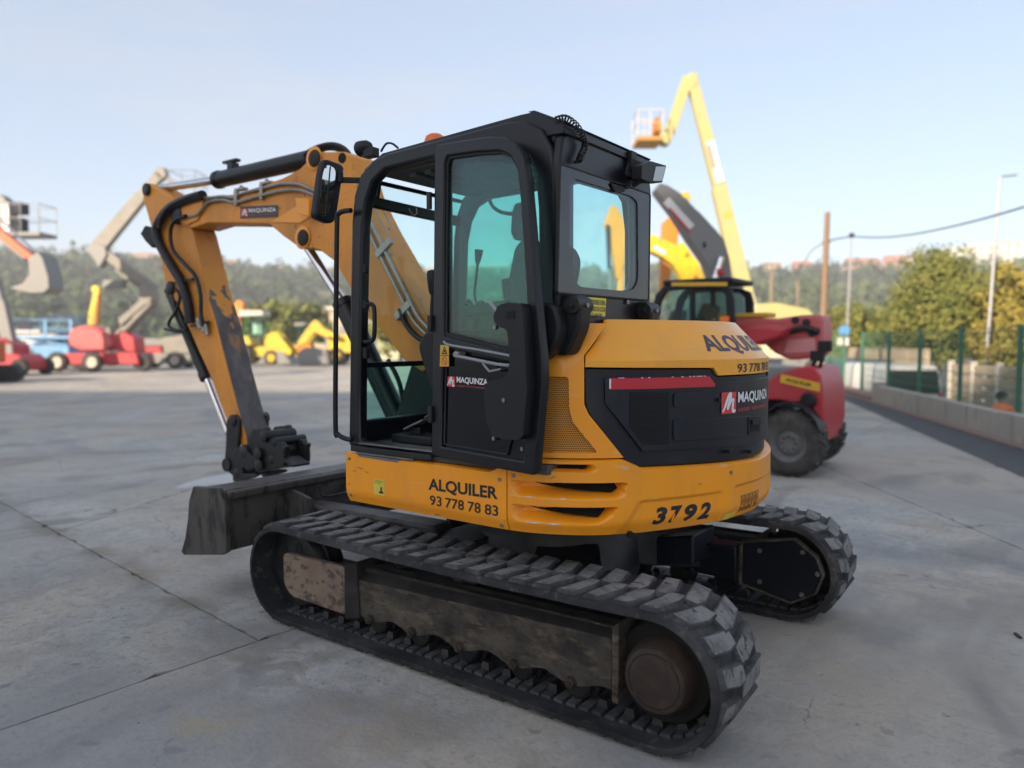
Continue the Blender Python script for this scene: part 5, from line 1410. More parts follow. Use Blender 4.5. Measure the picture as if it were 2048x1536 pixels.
# ---------------------------------------------------------------- open door, swung right back along the side
DA, DB = Vector((-.07, .100, 0)), Vector((.65, -.03, 0))
DU = (DB - DA).normalized(); DN = Vector((DU.y, -DU.x, 0))     # DN points to the outside (towards -y)
if DN.y > 0: DN = -DN
def dpt(px, py):
    d = ray(px, py); t = DN.dot(DA - CAM) / DN.dot(d); p = CAM + d * t
    return ((p - DA).dot(DU), p.z)
def dmap(u, v, w): return DA + DU * u - DN * w + Vector((0, 0, v))
dout = [dpt(a, b) for a, b in ((862, 912), (864, 700), (867, 500), (870, 300), (873, 289), (920, 281), (975, 273), (1005, 274), (1028, 285), (1044, 308), (1053, 350), (1062, 450), (1074, 600), (1085, 720), (1086, 760), (1077, 860), (1070, 946), (1066, 951))]
dwin = [dpt(a, b) for a, b in ((886, 672), (887, 500), (889, 325), (893, 312), (950, 304), (998, 301), (1020, 310), (1033, 335), (1040, 400), (1051, 560), (1058, 700), (1056, 716))]
dlow = [dpt(a, b) for a, b in ((880, 896), (884, 690), (1052, 730), (1062, 760), (1050, 905), (1044, 922), (1008, 914), (1006, 917), (884, 900))]
dlow = [dpt(a, b) for a, b in ((881, 893), (885, 694), (1050, 733), (1060, 765), (1046, 922))]
door = plate('cab_door', [dout, dwin, dlow], dmap, 0, .045, 'cab_black', EX, .009, segs=3)
gi = lambda poly, k: [((x - sum(p[0] for p in poly) / len(poly)) * k + sum(p[0] for p in poly) / len(poly), (z - sum(p[1] for p in poly) / len(poly)) * k + sum(p[1] for p in poly) / len(poly)) for x, z in poly]
plate('door_glass', [gi(dwin, 1.03)], dmap, .024, .029, 'glass_teal', door)
plate('glass_seal', [gi(dwin, 1.035), gi(dwin, .965)], dmap, .012, .020, 'black_rubber', door, .003)
plate('lower_panel', [gi(dlow, 1.03)], dmap, .018, .030, 'black_glass', door)
# rim of the lower pane
rim1 = [dpt(a, b) for a, b in ((883, 890), (888, 705), (1046, 741), (1050, 760), (1012, 912))]
plate('lower_rim', [rim1, gi(rim1, .965)], dmap, .008, .020, 'cab_black', door, .004)
# latch housing
hs = [dpt(a, b) for a, b in ((1012, 612), (1030, 606), (1058, 608), (1062, 618), (1066, 700), (1070, 780), (1062, 870), (1052, 878), (1020, 876), (1000, 868), (990, 845), (985, 800), (986, 770), (992, 762), (1020, 757), (1032, 745), (1036, 720), (1034, 690), (1030, 660), (1008, 650), (1002, 634))]
lh = plate('latch_housing', [rounded(hs, .012)], dmap, -.050, .02, 'black_plastic', door, .014, segs=3)
plate('latch_recess', [[dpt(a, b) for a, b in ((1030, 624), (1047, 622), (1047, 638), (1030, 638))]], dmap, -.0515, -.045, 'void', lh)
for (a, b, w) in ((1025, 799, -.056), (986, 877, .0), (1043, 898, .0), (1005, 655, -.05)):
    u, v = dpt(a, b); MB().cyl(dmap(u, v, w), dmap(u, v, w + .02), .010, n=10).build('bolt', 'bolt_steel', door)
# release lever and pull bars
a, b = dpt(985, 598), dpt(1006, 627)
MB().bar(dmap(*dpt(988, 602), -.03), dmap(*dpt(1008, 626), -.035), .006, .018).build('release_lever', 'grey_plastic', door, .002)
for pts, r in ((((915, 709), (918, 706), (924, 708)), .008), (((915, 711), (960, 720), (1000, 728), (1028, 731)), .0075), (((972, 726), (984, 741), (988, 742), (1008, 738)), .005)):
    MB().tube([dmap(*dpt(a, b), -.02) for a, b in pts], r, 8).build('pull_bar', 'grey_plastic', door)
MB().tube([dmap(*dpt(a, b), -.002) for a, b in ((888, 683), (900, 690), (960, 700), (1034, 714))], .006, 8).build('glass_rail', 'grey_plastic', door)
# warning sticker
sq = [dpt(a, b) for a, b in ((881, 690), (898, 690), (898, 733), (880, 733))]
ws = plate('warning_sticker', [sq], dmap, -.0015, .0, 'sticker_ochre', door)
def dq(cx, cz, w, h): return [(cx - w, cz - h), (cx + w, cz - h), (cx, cz + h)]
cu = (sq[0][0] + sq[1][0]) / 2; z1 = sq[0][1] - .025; z2 = sq[2][1] + .027
plate('warning_triangle', [dq(cu, z1, .023, .019), dq(cu, z1 - .001, .0155, .012)], dmap, -.0028, -.0016, 'black_print', ws)
plate('pictogram', [[(cu - .008, z1 - .010), (cu + .008, z1 - .010), (cu + .006, z1 + .002), (cu - .003, z1 + .001)]], dmap, -.0028, -.0016, 'black_print', ws)
ring = [(cu + .021 * math.cos(t * .393), z2 + .021 * math.sin(t * .393)) for t in range(16)]
plate('prohibition_ring', [ring, gi(ring, .82)], dmap, -.0028, -.0016, 'red_print', ws)
plate('prohibition_bar', [[(cu - .014, z2 + .011), (cu - .011, z2 + .014), (cu + .014, z2 - .011), (cu + .011, z2 - .014)]], dmap, -.0034, -.0029, 'red_print', ws)
plate('sticker_divider', [[(sq[0][0], (z1 + z2) / 2 - .0015), (sq[1][0], (z1 + z2) / 2 - .0015), (sq[1][0], (z1 + z2) / 2 + .0015), (sq[0][0], (z1 + z2) / 2 + .0015)]], dmap, -.0028, -.0016, 'black_print', ws)
# company sticker on the lower pane
q = [dpt(a, b) for a, b in ((888, 773), (905, 774), (905, 754), (888, 753), (908, 774), (984, 781), (908, 755), (984, 762))]
logo(door, lambda u, v, l: dmap(q[0][0] + (q[1][0] - q[0][0]) * u, q[0][1] + (q[3][1] - q[0][1]) * v, .0165 - l), 1)
lettering('lettering', 'MAQUINZA', lambda u, v: dmap(q[4][0] + .225 * u, q[4][1] + .016 + .034 * v - .004 * u, .0165), 'white_print', door, .028)
lettering('lettering', 'ALQUILER Y VENTA DE MAQUINARIA', lambda u, v: dmap(q[4][0] + .225 * u, q[4][1] + .001 + .010 * v - .004 * u, .0165), 'red_print', door, .012)
# hinges
for z in (1.30, 1.75, 2.35):
    MB().cyl((-.058, .088, z - .04), (-.058, .088, z + .04), .014, n=12).build('hinge', 'black_steel', door)

# ---------------------------------------------------------------- boom
BY0, BY1, BYC = .90, 1.16, 1.03
bpx = [(352, 440), (349, 425), (358, 413), (372, 407), (416, 395), (468, 388), (520, 372), (565, 356), (599, 338), (613, 324), (617, 310), (626, 304), (687, 303), (697, 312), (703, 345), (716, 390), (748, 455), (801, 549), (862, 645), (880, 690), (872, 730), (845, 745), (809, 721), (765, 664), (736, 635), (692, 562), (669, 523), (640, 501), (625, 497), (606, 498), (591, 490), (566, 472), (538, 448), (470, 446), (416, 446), (385, 456), (366, 452)]
boom = MB().prism(xz(bpx, BY0), BY0, BY1).build('boom', 'yellow_worn', EX, .010)
def boss(px, py, r, parent, y0, y1, mat='hub_rust', name='pin'):
    p = PY(px, py, y0)
    return MB().lathe((p.x, y0, p.z), (0, 1, 0), [(0, r * .8), (.008, r), (y1 - y0 - .008, r), (y1 - y0, r * .8)], 24).build(name, mat, parent, .002)
boss(349, 428, .085, boom, .868, 1.19, 'black_steel'); boss(626, 316, .062, boom, .872, 1.19, 'hub_rust'); boss(603, 475, .060, boom, .872, 1.19, 'hub_rust')
boss(603, 475, .085, boom, .885, .90, 'yellow', 'pin_boss'); boss(626, 316, .085, boom, .885, .90, 'yellow', 'pin_boss')
p = PY(685, 316, .9); MB().cyl((p.x, .892, p.z), (p.x, .903, p.z), .035, n=16).build('hole', 'void', boom)
# reinforcing plates on the boom side
MB().prism(xz([(352, 441), (350, 420), (376, 404), (400, 396), (408, 402), (396, 440), (376, 449)], .89), .884, .900).build('nose_plate', 'yellow_worn', boom, .004)
MB().prism(xz([(592, 412), (614, 398), (624, 430), (600, 446), (540, 444)], .89), .893, .900).build('gusset', 'yellow', boom, .003)
MB().prism(xz([(612, 400), (640, 402), (640, 436), (618, 432)], .9), .80, .897).build('hose_box', 'yellow', boom, .004)
# pipes
for pts, yy in ((((389, 396), (416, 396), (445, 393), (470, 395), (480, 388), (520, 378), (562, 368), (590, 368), (608, 372), (640, 388)), .885), (((376, 433), (395, 429), (416, 405), (448, 400), (470, 405), (520, 392), (565, 381), (602, 381), (634, 393)), .880)):
    MB().tube([PY(a, b, yy) for a, b in pts], .013, 8, 4).build('hydraulic_pipe', 'pipe_steel', boom)
for (a, b) in ((473, 396), (524, 384)):
    p = PY(a, b, .885); MB().box(p, (.035, .03, .12)).box(p + Vector((.02, .03, .07)), (.12, .05, .02)).cyl(p + Vector((.02, .03, .07)), p + Vector((.02, .03, .10)), .015, n=6).build('pipe_clamp', 'pipe_steel', boom, .004)
# pipes along the lower boom, seen through the cab
for k in range(4):
    o = (0, 11, 26, 38)[k]
    MB().tube([PY(a + o, b - o * .5, (.882, .882, 1.0, 1.08)[k]) for a, b in ((722, 430), (760, 510), (800, 590), (826, 640), (852, 668))], .012, 8, 4).build('hydraulic_pipe', 'pipe_steel', boom)
for (a, b) in ((762, 500), (800, 625)):
    p = PY(a + 6, b - 4, .88); MB().box(p, (.05, .03, .16), Matrix.Rotation(.95, 3, 'Y')).build('pipe_clamp', 'pipe_steel', boom, .004)
for k in range(3):
    MB().tube([PY(a + k * 9, b - k * 5, .875 + k * .05) for a, b in ((800, 618), (812, 648), (832, 672), (858, 686))], .018, 8, 4).build('hose', 'hose', boom)
# hoses over the hump
for k in range(3):
    MB().tube([PY(a, b + k * 4, .98 + k * .05) for a, b in ((600, 318), (622, 300), (645, 291), (668, 289), (690, 298), (703, 318), (708, 350), (712, 385))], .017, 8, 4).build('hose', 'hose', boom)
# company plate on the boom
q = [PY(a, b, .897) for a, b in ((481, 437), (556, 434), (556, 410), (481, 413))]
sp = MB().add([v + Vector((0, -.002, 0)) for v in q], [(0, 1, 2, 3)]).build('company_plate', 'sticker_black', boom, smooth=0)
qm = quadmap(*q, (0, -.004, 0))
logo(sp, lambda u, v, l: qm(.035 + .18 * u, .17 + .60 * v) + Vector((0, -l, 0)), 1)
lettering('lettering', 'MAQUINZA', lambda u, v: qm(.24 + .72 * u, .40 + .40 * v), 'white_print', sp, .026)
lettering('lettering', 'ALQUILER Y VENTA DE MAQUINARIA', lambda u, v: qm(.24 + .70 * u, .20 + .10 * v), 'red_print', sp, .012)

# ---------------------------------------------------------------- boom cylinder, swing post
c0, c1, c2 = PY(603, 475, BYC), PY(708, 640, BYC), PY(800, 845, BYC)
MB().cyl(c0, c1, .034, n=20).build('boom_cylinder_rod', 'chrome', EX)
bcy = MB().cyl(PY(690, 612, BYC), c2, .075, n=24).cyl(PY(686, 604, BYC), PY(692, 616, BYC), .082, n=24).build('boom_cylinder', 'cab_black', EX)
MB().tube([PY(a, b, .93) for a, b in ((776, 720), (790, 745), (800, 770), (806, 800))], .016, 8).build('hose', 'hose', bcy)
MB().prism(xz([(830, 700), (890, 690), (905, 800), (890, 880), (800, 880), (785, 850), (800, 800)], .92), .92, 1.14).build('swing_post', 'black_steel', EX, .015)
# front house member that carries the post
MB().prism([(-1.0, .90), (-.55, .90), (-.55, 1.06), (-.95, 1.06)], .85, 1.30).build('post_carrier', 'black_steel', EX, .015)

# ---------------------------------------------------------------- arm
AY0, AY1 = .915, 1.145
apx = [(283, 381), (287, 370), (296, 366), (312, 376), (340, 392), (362, 408), (385, 466), (396, 510), (411, 580), (430, 640), (456, 743), (475, 815), (491, 871), (495, 892), (478, 890), (466, 862), (450, 834), (419, 749), (392, 690), (370, 640), (354, 605), (338, 590), (331, 570), (322, 520), (302, 453), (289, 408)]
arm = MB().prism(xz(apx, AY0), AY0, AY1).build('arm', 'yellow_worn', EX, .010)
wp = xz([(402, 535), (411, 580), (422, 614), (430, 640), (456, 743), (475, 815), (491, 871), (494, 888)], AY0)
vs = []
for x, z in wp: vs += [(x + .004, AY0 + .004, z), (x + .004, AY1 - .004, z)]
MB().add(vs, [(2 * i, 2 * i + 1, 2 * i + 3, 2 * i + 2) for i in range(len(wp) - 1)]).build('worn_inner_face', 'arm_bare', arm, smooth=0)
wl = xz([(372, 640), (392, 690), (419, 749), (450, 834), (470, 880), (490, 880), (475, 815), (456, 743), (440, 690), (430, 645), (405, 625)], AY0)
boss(289, 378, .055, arm, .885, 1.175, 'black_steel'); boss(337, 576, .060, arm, .885, 1.175, 'black_steel')
boss(462, 842, .050, arm, .860, 1.20, 'black_steel')
# arm cylinder
a0, a1, a2 = PY(622, 318, BYC), PY(440, 359, BYC), PY(292, 381, BYC)
ac = MB().cyl(a0, a1, .068, n=28).lathe(a1, (a1 - a0).normalized(), [(-.02, .072), (.0, .076), (.04, .074), (.05, .05)], 28).build('arm_cylinder', 'cab_black', EX, .004)
MB().cyl(a1, a2, .036, n=20).build('arm_cylinder_rod', 'chrome', EX)
pm = a0.lerp(a1, .84) + Vector((0, 0, .08))
MB().box(pm, (.07, .07, .06)).box(pm + Vector((-.02, 0, .045)), (.19, .05, .022)).build('cylinder_fitting', 'cab_black', ac, .004)
# bucket cylinder along the outside of the arm
b0, b1, b2 = PY(340, 580, BYC), PY(414, 757, BYC), PY(456, 866, BYC)
MB().cyl(b0, b1, .052, n=24).cyl(b0.lerp(b1, .94), b1, .060, n=24).build('bucket_cylinder', 'cab_black', EX)
MB().cyl(b1, b2, .030, n=20).build('bucket_cylinder_rod', 'chrome', EX)
# hoses on the arm
for pts, r, yy in ((((406, 390), (369, 401), (336, 419), (316, 448), (313, 468), (322, 494), (346, 536), (364, 567), (375, 604), (380, 646)), .040, .87), (((372, 432), (351, 440), (341, 463), (346, 500), (369, 528), (390, 552), (401, 588), (402, 625), (406, 652)), .017, .86), (((400, 386), (372, 396), (340, 412), (322, 436), (318, 456)), .018, .84), (((352, 578), (360, 594), (352, 622), (340, 640), (338, 652), (352, 660), (372, 660)), .013, .85), (((345, 590), (350, 615), (356, 640), (366, 660), (360, 664), (330, 658)), .012, .88)):
    MB().tube([PY(a, b, yy) for a, b in pts], r, 10, 5).build('hose', 'hose', arm)
fp = xz([(285, 468), (294, 452), (308, 456), (318, 470), (312, 488), (308, 496), (296, 484)], .88)
MB().prism(fp, .86, .90).build('hose_sleeve', 'black_rubber', arm, .004)
for k, (a, b) in enumerate(((396, 636), (404, 642), (411, 648))):
    MB().cyl(PY(a, b, .88), PY(a + 4, b + 22, .88), .020, n=10).cyl(PY(a + 1, b + 8, .88), PY(a + 2, b + 13, .88), .026, n=6).build('hose_coupling', 'pipe_steel', arm)
for (a, b) in ((360, 566), (392, 652)):
    MB().bar(PY(a - 10, b, .88), PY(a + 26, b - 8, .88), .02, .02).build('hose_tie', 'hose', arm)

# ---------------------------------------------------------------- link and quick coupler
def F3(x, y):
    x = x if x < 560 else 560 + (x - 560) * .66
    return (300 + x / 3.2, 640 + y / 3.2)
gl = [F3(*p) for p in ((488, 640), (505, 622), (540, 612), (568, 628), (572, 680), (560, 800), (552, 900), (510, 930), (475, 905), (482, 820))]
for y in (.875, 1.135):
    MB().prism(xz(gl, .875), y, y + .030).build('guide_link', 'black_steel', EX, .008)
cl = [F3(*p) for p in ((460, 930), (475, 903), (510, 900), (530, 850), (560, 815), (610, 800), (660, 850), (720, 880), (745, 915), (735, 940), (690, 955), (650, 970), (620, 945), (600, 950), (610, 985), (640, 985), (735, 985), (750, 1000), (715, 1012), (640, 1025), (580, 1040), (530, 1035), (526, 995), (490, 965))]
for y in (.855, 1.125):
    MB().prism(xz(cl, .855), y, y + .028).build('coupler_link', 'black_steel', EX, .008)
cb = [F3(*p) for p in ((600, 800), (640, 788), (672, 705), (690, 697), (712, 712), (735, 692), (765, 706), (785, 688), (805, 690), (828, 735), (855, 770), (900, 782), (955, 788), (968, 808), (998, 812), (985, 850), (990, 905), (983, 940), (930, 952), (850, 968), (800, 970), (770, 945), (740, 915), (700, 880), (640, 840))]
cb3 = xz(cb, .86)
for y in (.885, 1.085):
    ck = MB().prism(cb3, y, y + .05).build('coupler_cheek', 'black_steel', EX, .010)
cpl = MB().prism(xz([F3(*p) for p in ((700, 740), (820, 760), (960, 800), (985, 830), (985, 930), (840, 955), (760, 900), (690, 820))], .92), .936, 1.084).build('coupler_body', 'black_steel', EX, .012)
for (x, y, r) in ((790, 748, .045), (865, 785, .035), (600, 850, .05), (730, 860, .05), (540, 985, .045), (740, 935, .05), (835, 900, .035)):
    a, b = F3(x, y); p = PY(a, b, .84)
    MB().lathe((p.x, .850 if r > .04 else .878, p.z), (0, 1, 0), [(0, r * .7), (.006, r), (.29, r), (.296, r * .7)], 18).build('coupler_pin', 'black_steel', cpl, .002)
a, b = F3(476, 930); p = PY(a, b, .83); MB().cyl((p.x, .84, p.z), (p.x, 1.17, p.z), .055, n=20).build('link_pin', 'black_steel', cpl, .004)
MB().bar(PY(580, 915, .94) , PY(603, 930, .94), .16, .02).build('coupler_plate', 'black_steel', cpl, .003)
# ================================================================== other machines in the yard
M('red_paint', (.46, .020, .035), .45, layers=[((.26, .05, .05), 2.5, .42, .7, .6, Q), ((.16, .12, .10), 9, .58, .75, .5, Q)], coat=.1)
M('red_faded', (.50, .10, .10), .5, layers=[((.42, .06, .06), 2.5, .45, .7, .5, Q)])
M('lift_yellow', (.42, .385, .16), .55, layers=[((.36, .34, .22), 1.5, .45, .7, .6, Q)])
M('loader_yellow', (.58, .41, .02), .5, layers=[((.36, .26, .06), 2, .42, .7, .7, Q), ((.10, .09, .07), 8, .55, .72, .6, Q)])
M('pure_yellow', (.62, .46, .015), .5, layers=[((.42, .30, .05), 2.5, .42, .7, .6, Q), ((.10, .09, .07), 9, .55, .72, .6, Q)])
M('dark_orange', (.55, .20, .02), .5, layers=[((.4, .15, .04), 2, .45, .7, .5, Q)])
M('orange_red', (.55, .11, .03), .5)
M('lift_white', (.22, .205, .18), .55, layers=[((.12, .115, .10), 1.2, .45, .7, .6, Q)])
M('lift_grey', (.20, .20, .195), .5)
M('lift_blue', (.10, .27, .48), .5, layers=[((.25, .42, .58), 2, .45, .7, .5, Q)])
M('tyre', (.03, .029, .028), .85, layers=[((.11, .10, .085), 5, .45, .7, .7, Q)], bump=(30, .5, .01))
M('rim_grey', (.34, .34, .33), .6, layers=[((.18, .17, .15), 8, .45, .7, .6, Q)])
M('rim_dark', (.11, .11, .11), .6, layers=[((.2, .19, .17), 8, .5, .7, .6, Q)])
M('rim_yellow', (.62, .40, .02), .55)
M('rim_cream', (.55, .50, .42), .6)
M('basket_orange', (.40, .22, .05), .6)
M('sticker_white', (.7, .68, .66), .5)
M('hivis', (.85, .18, .05), .7)
M('skin', (.42, .25, .18), .6)
M('trouser', (.03, .035, .05), .8)
M('hair', (.025, .018, .014), .7)

def wheel(parent, c, r, w, rim='rim_grey', blocks=0, axis=(0, 1, 0), rr=.54):
    ax = Vector(axis); c = Vector(c); mb = MB()
    mb.lathe(c - ax * (w / 2), ax, [(.02 * w, r * rr), (0, r * .72), (.06 * w, r * .9), (.16 * w, r * .97), (.5 * w, r), (.84 * w, r * .97), (.94 * w, r * .9), (w, r * .72), (.98 * w, r * rr)], 32, caps=False)
    q = ax.to_track_quat('Z', 'Y')
    for i in range(blocks):
        for sd in (-1, 1):
            a = 2 * math.pi * (i + .25 * sd) / blocks
            n = q @ Vector((math.cos(a), math.sin(a), 0)); t = ax.cross(n)
            m3 = Matrix((t, ax, n)).transposed()
            mb.box(c + n * r * .985 + ax * sd * w * .24, (r * .10, w * .46, r * .07), m3 @ Matrix.Rotation(.5 * sd, 3, 'Z'))
    ty = mb.build('wheel', 'tyre', parent)
    d = MB().lathe(c - ax * (w / 2 - .02 * w), ax, [(w * .18, r * .12), (w * .14, r * .26), (w * .24, r * .38), (w * .10, r * .46), (.0, r * .545), (w * .9, r * .545)], 28)
    d.build('rim', rim, ty)
    d2 = MB()
    for i in range(8):
        a = 2 * math.pi * i / 8; n = q @ Vector((math.cos(a), math.sin(a), 0))
        d2.cyl(c - ax * (w * .38) + n * r * .2, c - ax * (w * .30) + n * r * .2, r * .03, n=6)
    d2.build('wheel_nuts', 'black_steel', ty, kind='stuff', smooth=0)
    return ty

# ---------------------------------------------------------------- red compact telehandler
TL = empty('telehandler', (-1.5, 7.6, 0), 'red compact telehandler with black-framed green-glass cab, parked behind the excavator', 'telehandler', world_parts=True)
MB().prism([(-3.2, .30), (-.10, .30), (-.05, .62), (-.05, .75), (-3.2, .75)], 7.05, 8.0).build('chassis', 'black_steel', TL, .02)
rb = xz([(1525, 770), (1555, 748), (1580, 738), (1612, 732), (1628, 735), (1642, 752), (1648, 792), (1648, 845), (1636, 890), (1628, 890), (1628, 862), (1625, 828), (1596, 808), (1560, 800), (1525, 800)], 6.95)
tb = MB().prism(rb, 6.95, 8.05).build('engine_housing', 'red_paint', TL, .05, segs=3)
q = [PY(a, b, 6.935) for a, b in ((1560, 765), (1640, 784), (1640, 766), (1562, 748))]
ys_ = MB().add(q, [(0, 1, 2, 3)]).build('warning_band', 'sticker_ochre', tb, smooth=0)
qm = quadmap(*q, (0, -.006, 0)); lettering('lettering', 'ALQUILER', lambda u, v: qm(.14 + .66 * u, .28 + .44 * v), 'black_print', ys_, .02)
q = PY(1618, 800, 6.93); MB().lathe(q, (0, -1, 0), [(-.02, .09), (.03, .10), (.06, .07)], 18).build('rear_lamp', 'black_plastic', tb)
MB().prism(xz([(1520, 790), (1534, 806), (1528, 842), (1500, 850), (1500, 790)], 6.9), 6.92, 8.2).build('side_tank', 'black_plastic', TL, .02)
for (a, b, c_) in ((1640, 735, 692), (1625, 732, 712)):
    p0, p1 = PY(a, b, 7.2), PY(a + 10, c_, 7.2)
    MB().cyl(p0, p1, .025, n=8).box(p1, (.16, .10, .13)).build('mirror_mast', 'black_plastic', TL, .01)
# boom with rear end block and counter ram
bm_ = xz([(1450, 640), (1496, 634), (1555, 637), (1602, 630), (1638, 629), (1646, 640), (1646, 700), (1632, 716), (1580, 720), (1548, 706), (1530, 690), (1450, 668)], 7.55)
tbm = MB().prism(bm_, 7.55, 8.05).build('boom', 'red_faded', TL, .04, segs=3)
MB().prism(xz([(1455, 652), (1530, 650), (1575, 655), (1560, 676), (1515, 690), (1455, 690)], 7.2), 7.2, 7.54).build('bonnet', 'red_paint', TL, .05, segs=3)
MB().bar(PY(1440, 632, 7.7), PY(1545, 630, 7.7), .3, .06).build('boom_trim', 'sticker_ochre', tbm, .01)
for (a, b) in ((1612, 645), (1624, 666), (1590, 640)):
    p = PY(a, b, 7.53); MB().cyl(p, p + Vector((0, .04, 0)), .05, n=14).build('boom_pin', 'black_steel', tbm)
MB().tube([PY(a, b, 7.5) for a, b in ((1580, 662), (1610, 656), (1638, 664))], .04, 8).build('boom_hose', 'hose', tbm)
q = [PY(a, b, 7.54) for a, b in ((1568, 706), (1632, 704), (1630, 676), (1576, 680))]
M('faded_print', (.60, .25, .26), .5)
MB().add([v + Vector((0, -.004, 0)) for v in q], [(0, 1, 2, 3)]).build('faded_decal', 'faded_print', tbm, smooth=0)
# cab
cf = xz([(1292, 690), (1298, 640), (1310, 590), (1326, 572), (1352, 566), (1440, 570), (1462, 578), (1468, 600), (1470, 690)], 7.0)
ch = xz([(1306, 690), (1312, 640), (1322, 600), (1334, 582), (1378, 577), (1378, 690)], 7.0)
ch2 = xz([(1388, 690), (1388, 578), (1440, 580), (1450, 590), (1456, 690)], 7.0)
for y in (7.0, 7.74):
    f = plate('cab_frame', [cf, ch, ch2], lambda u, v, w: Vector((u, w, v)), y, y + .07, 'black_plastic', TL, .015)
    plate('cab_glass', [xz([(1306, 690), (1320, 600), (1334, 578), (1445, 578), (1456, 690)], 7.0)], lambda u, v, w: Vector((u, w, v)), y + .03, y + .034, 'glass_teal', f)
zt = max(p[1] for p in cf); x0 = min(p[0] for p in cf); x1 = max(p[0] for p in cf)
MB().prism([(x0 + .25, 6.97), (x1 - .05, 6.97), (x1 - .05, 7.84), (x0 + .25, 7.84)], zt - .03, zt + .045, 'z').build('cab_roof', 'black_plastic', TL, .03)
MB().bar((x0 + .4, 6.95, zt - .02), (x1 - .1, 6.95, zt - .05), .02, .05).build('roof_trim', 'sticker_ochre', TL)
MB().prism([(x0, 1.0), (x1, 1.0), (x1, 1.62), (x0, 1.62)], 7.0, 7.8).build('cab_body', 'red_paint', TL, .03)
MB().prism(rounded([(x0 + .45, 1.6), (x0 + .75, 1.6), (x0 + .85, 2.15), (x0 + .72, 2.2)], .05), 7.25, 7.6).build('seat', 'seat_cloth', TL, .03)
MB().bar(PY(1384, 640, 7.4), PY(1430, 640, 7.4), .05, .05).box(PY(1450, 640, 7.0), (.12, .06, .10)).build('beacon_lamp', 'amber', TL, .01)
for (x, yy) in ((-.22, 6.84), (-.30, 8.10), (-2.75, 6.84), (-2.75, 8.10)):
    wheel(TL, (x, yy, .41), .41, .34, 'rim_dark', 18)
fd = [PY(a, b, 6.75) for a, b in ((1536, 828), (1556, 812), (1585, 808), (1615, 820), (1636, 846), (1642, 862))]
mb = MB(); vs = []
for p in fd: vs += [(p.x, 6.66, p.z), (p.x, 7.02, p.z), (p.x, 7.02, p.z + .03), (p.x, 6.66, p.z + .03)]
fs = []
for i in range(len(fd) - 1):
    fs += [(i * 4 + j, i * 4 + (j + 1) % 4, (i + 1) * 4 + (j + 1) % 4, (i + 1) * 4 + j) for j in range(4)]
MB().add(vs, fs).build('mudguard', 'black_plastic', TL, .006)

# ---------------------------------------------------------------- local frames for machines farther off
class Rig:
    """origin on the ground below picture column px0 at depth d; local x runs to the right of the picture, y away"""
    def __init__(s, name, label, cat, px0, d, group=None, z=0.0):
        s.d = d; s.k = d / FPX; s.px0 = px0; s.z = z
        s.e = empty(name, at_px(px0, d, z), label, cat, group, rz=math.atan2(RT.y, RT.x))
    def p(s, px, py, y=0.0): return Vector(((px - s.px0) * s.k, y, 1.663 + (682.5 - py) * s.k - s.z))
    def q(s, pts): return [(v.x, v.z) for v in (s.p(a, b) for a, b in pts)]
    def poly(s, name, pts, y0, y1, mat, bevel=.02, parent=None): return MB().prism(s.q(pts), y0, y1).build(name, mat, parent or s.e, bevel)
    def beam(s, name, a, b, w, h, mat, y=0.0, parent=None, w2=None, h2=None): return MB().bar(s.p(*a, y), s.p(*b, y), w, h, up=(0, 1, 0), w2=w2, h2=h2).build(name, mat, parent or s.e, .015)
    def rod(s, name, a, b, r, mat, y=0.0, parent=None): return MB().cyl(s.p(*a, y), s.p(*b, y), r, n=12).build(name, mat, parent or s.e)
    def whl(s, px, py, r, y, w, rim): return wheel(s.e, s.p(px, py, y) if py is not None else Vector(((px - s.px0) * s.k, y, r)), r, w, rim, 0)

def basket(g, px0, px1, pt, pb, y0, y1, floor, rail, name='basket'):
    a, b = g.p(px0, pb), g.p(px1, pb); zt = g.p(px0, pt).z; zb = a.z
    bk = MB().prism([(a.x, y0), (b.x, y0), (b.x, y1), (a.x, y1)], zb - .18, zb, 'z').build(name, floor, g.e, .02)
    mid = (zt + zb) / 2; 
    for z in (zt, mid):
        for p0, p1 in (((a.x, y0), (b.x, y0)), ((a.x, y1), (b.x, y1)), ((a.x, y0), (a.x, y1)), ((b.x, y0), (b.x, y1))):
            MB().cyl((*p0, z), (*p1, z), .022, n=6).build('rail', rail, bk)
    for x in (a.x, (a.x + b.x) / 2, b.x):
        for y in (y0, y1): MB().cyl((x, y, zb), (x, y, zt), .022, n=6).build('rail_post', rail, bk)
    return bk

# yellow telescopic boom lift on the right
g = Rig('boom_lift', 'tall yellow telescopic boom lift raised high behind the red telehandler', 'boom lift', 1520, 32)
MB().prism([(-1.3, -1.1), (2.2, -1.1), (2.2, 1.1), (-1.3, 1.1)], .35, .95, 'z').build('chassis', 'lift_grey', g.e, .05)
for x in (-1.0, 1.9):
    for y in (-1.15, 1.15): wheel(g.e, (x, y, .48), .48, .36, 'rim_cream')
g.poly('turret', [(1480, 640), (1500, 610), (1540, 608), (1600, 620), (1620, 640)], -.8, .8, 'lift_yellow', .06)
b1 = g.beam('boom', (1494, 622), (1432, 380), .66, .60, 'lift_yellow', w2=.58, h2=.5)
b2 = g.beam('boom_section', (1434, 384), (1376, 172), .50, .44, 'lift_yellow', w2=.44, h2=.36)
for (a, b, mt) in (((1432, 372), (1410, 292), 'sticker_white'), ((1449, 440), (1441, 404), 'sticker_ochre'),):
    MB().bar(g.p(*a, -.26), g.p(*b, -.24), .34, .012, up=(0, 1, 0)).build('boom_sticker', mt, b1)
MB().bar(g.p(1420, 345, -.262), g.p(1408, 300, -.252), .16, .012, up=(0, 1, 0)).build('boom_print', 'faded_print', b1)
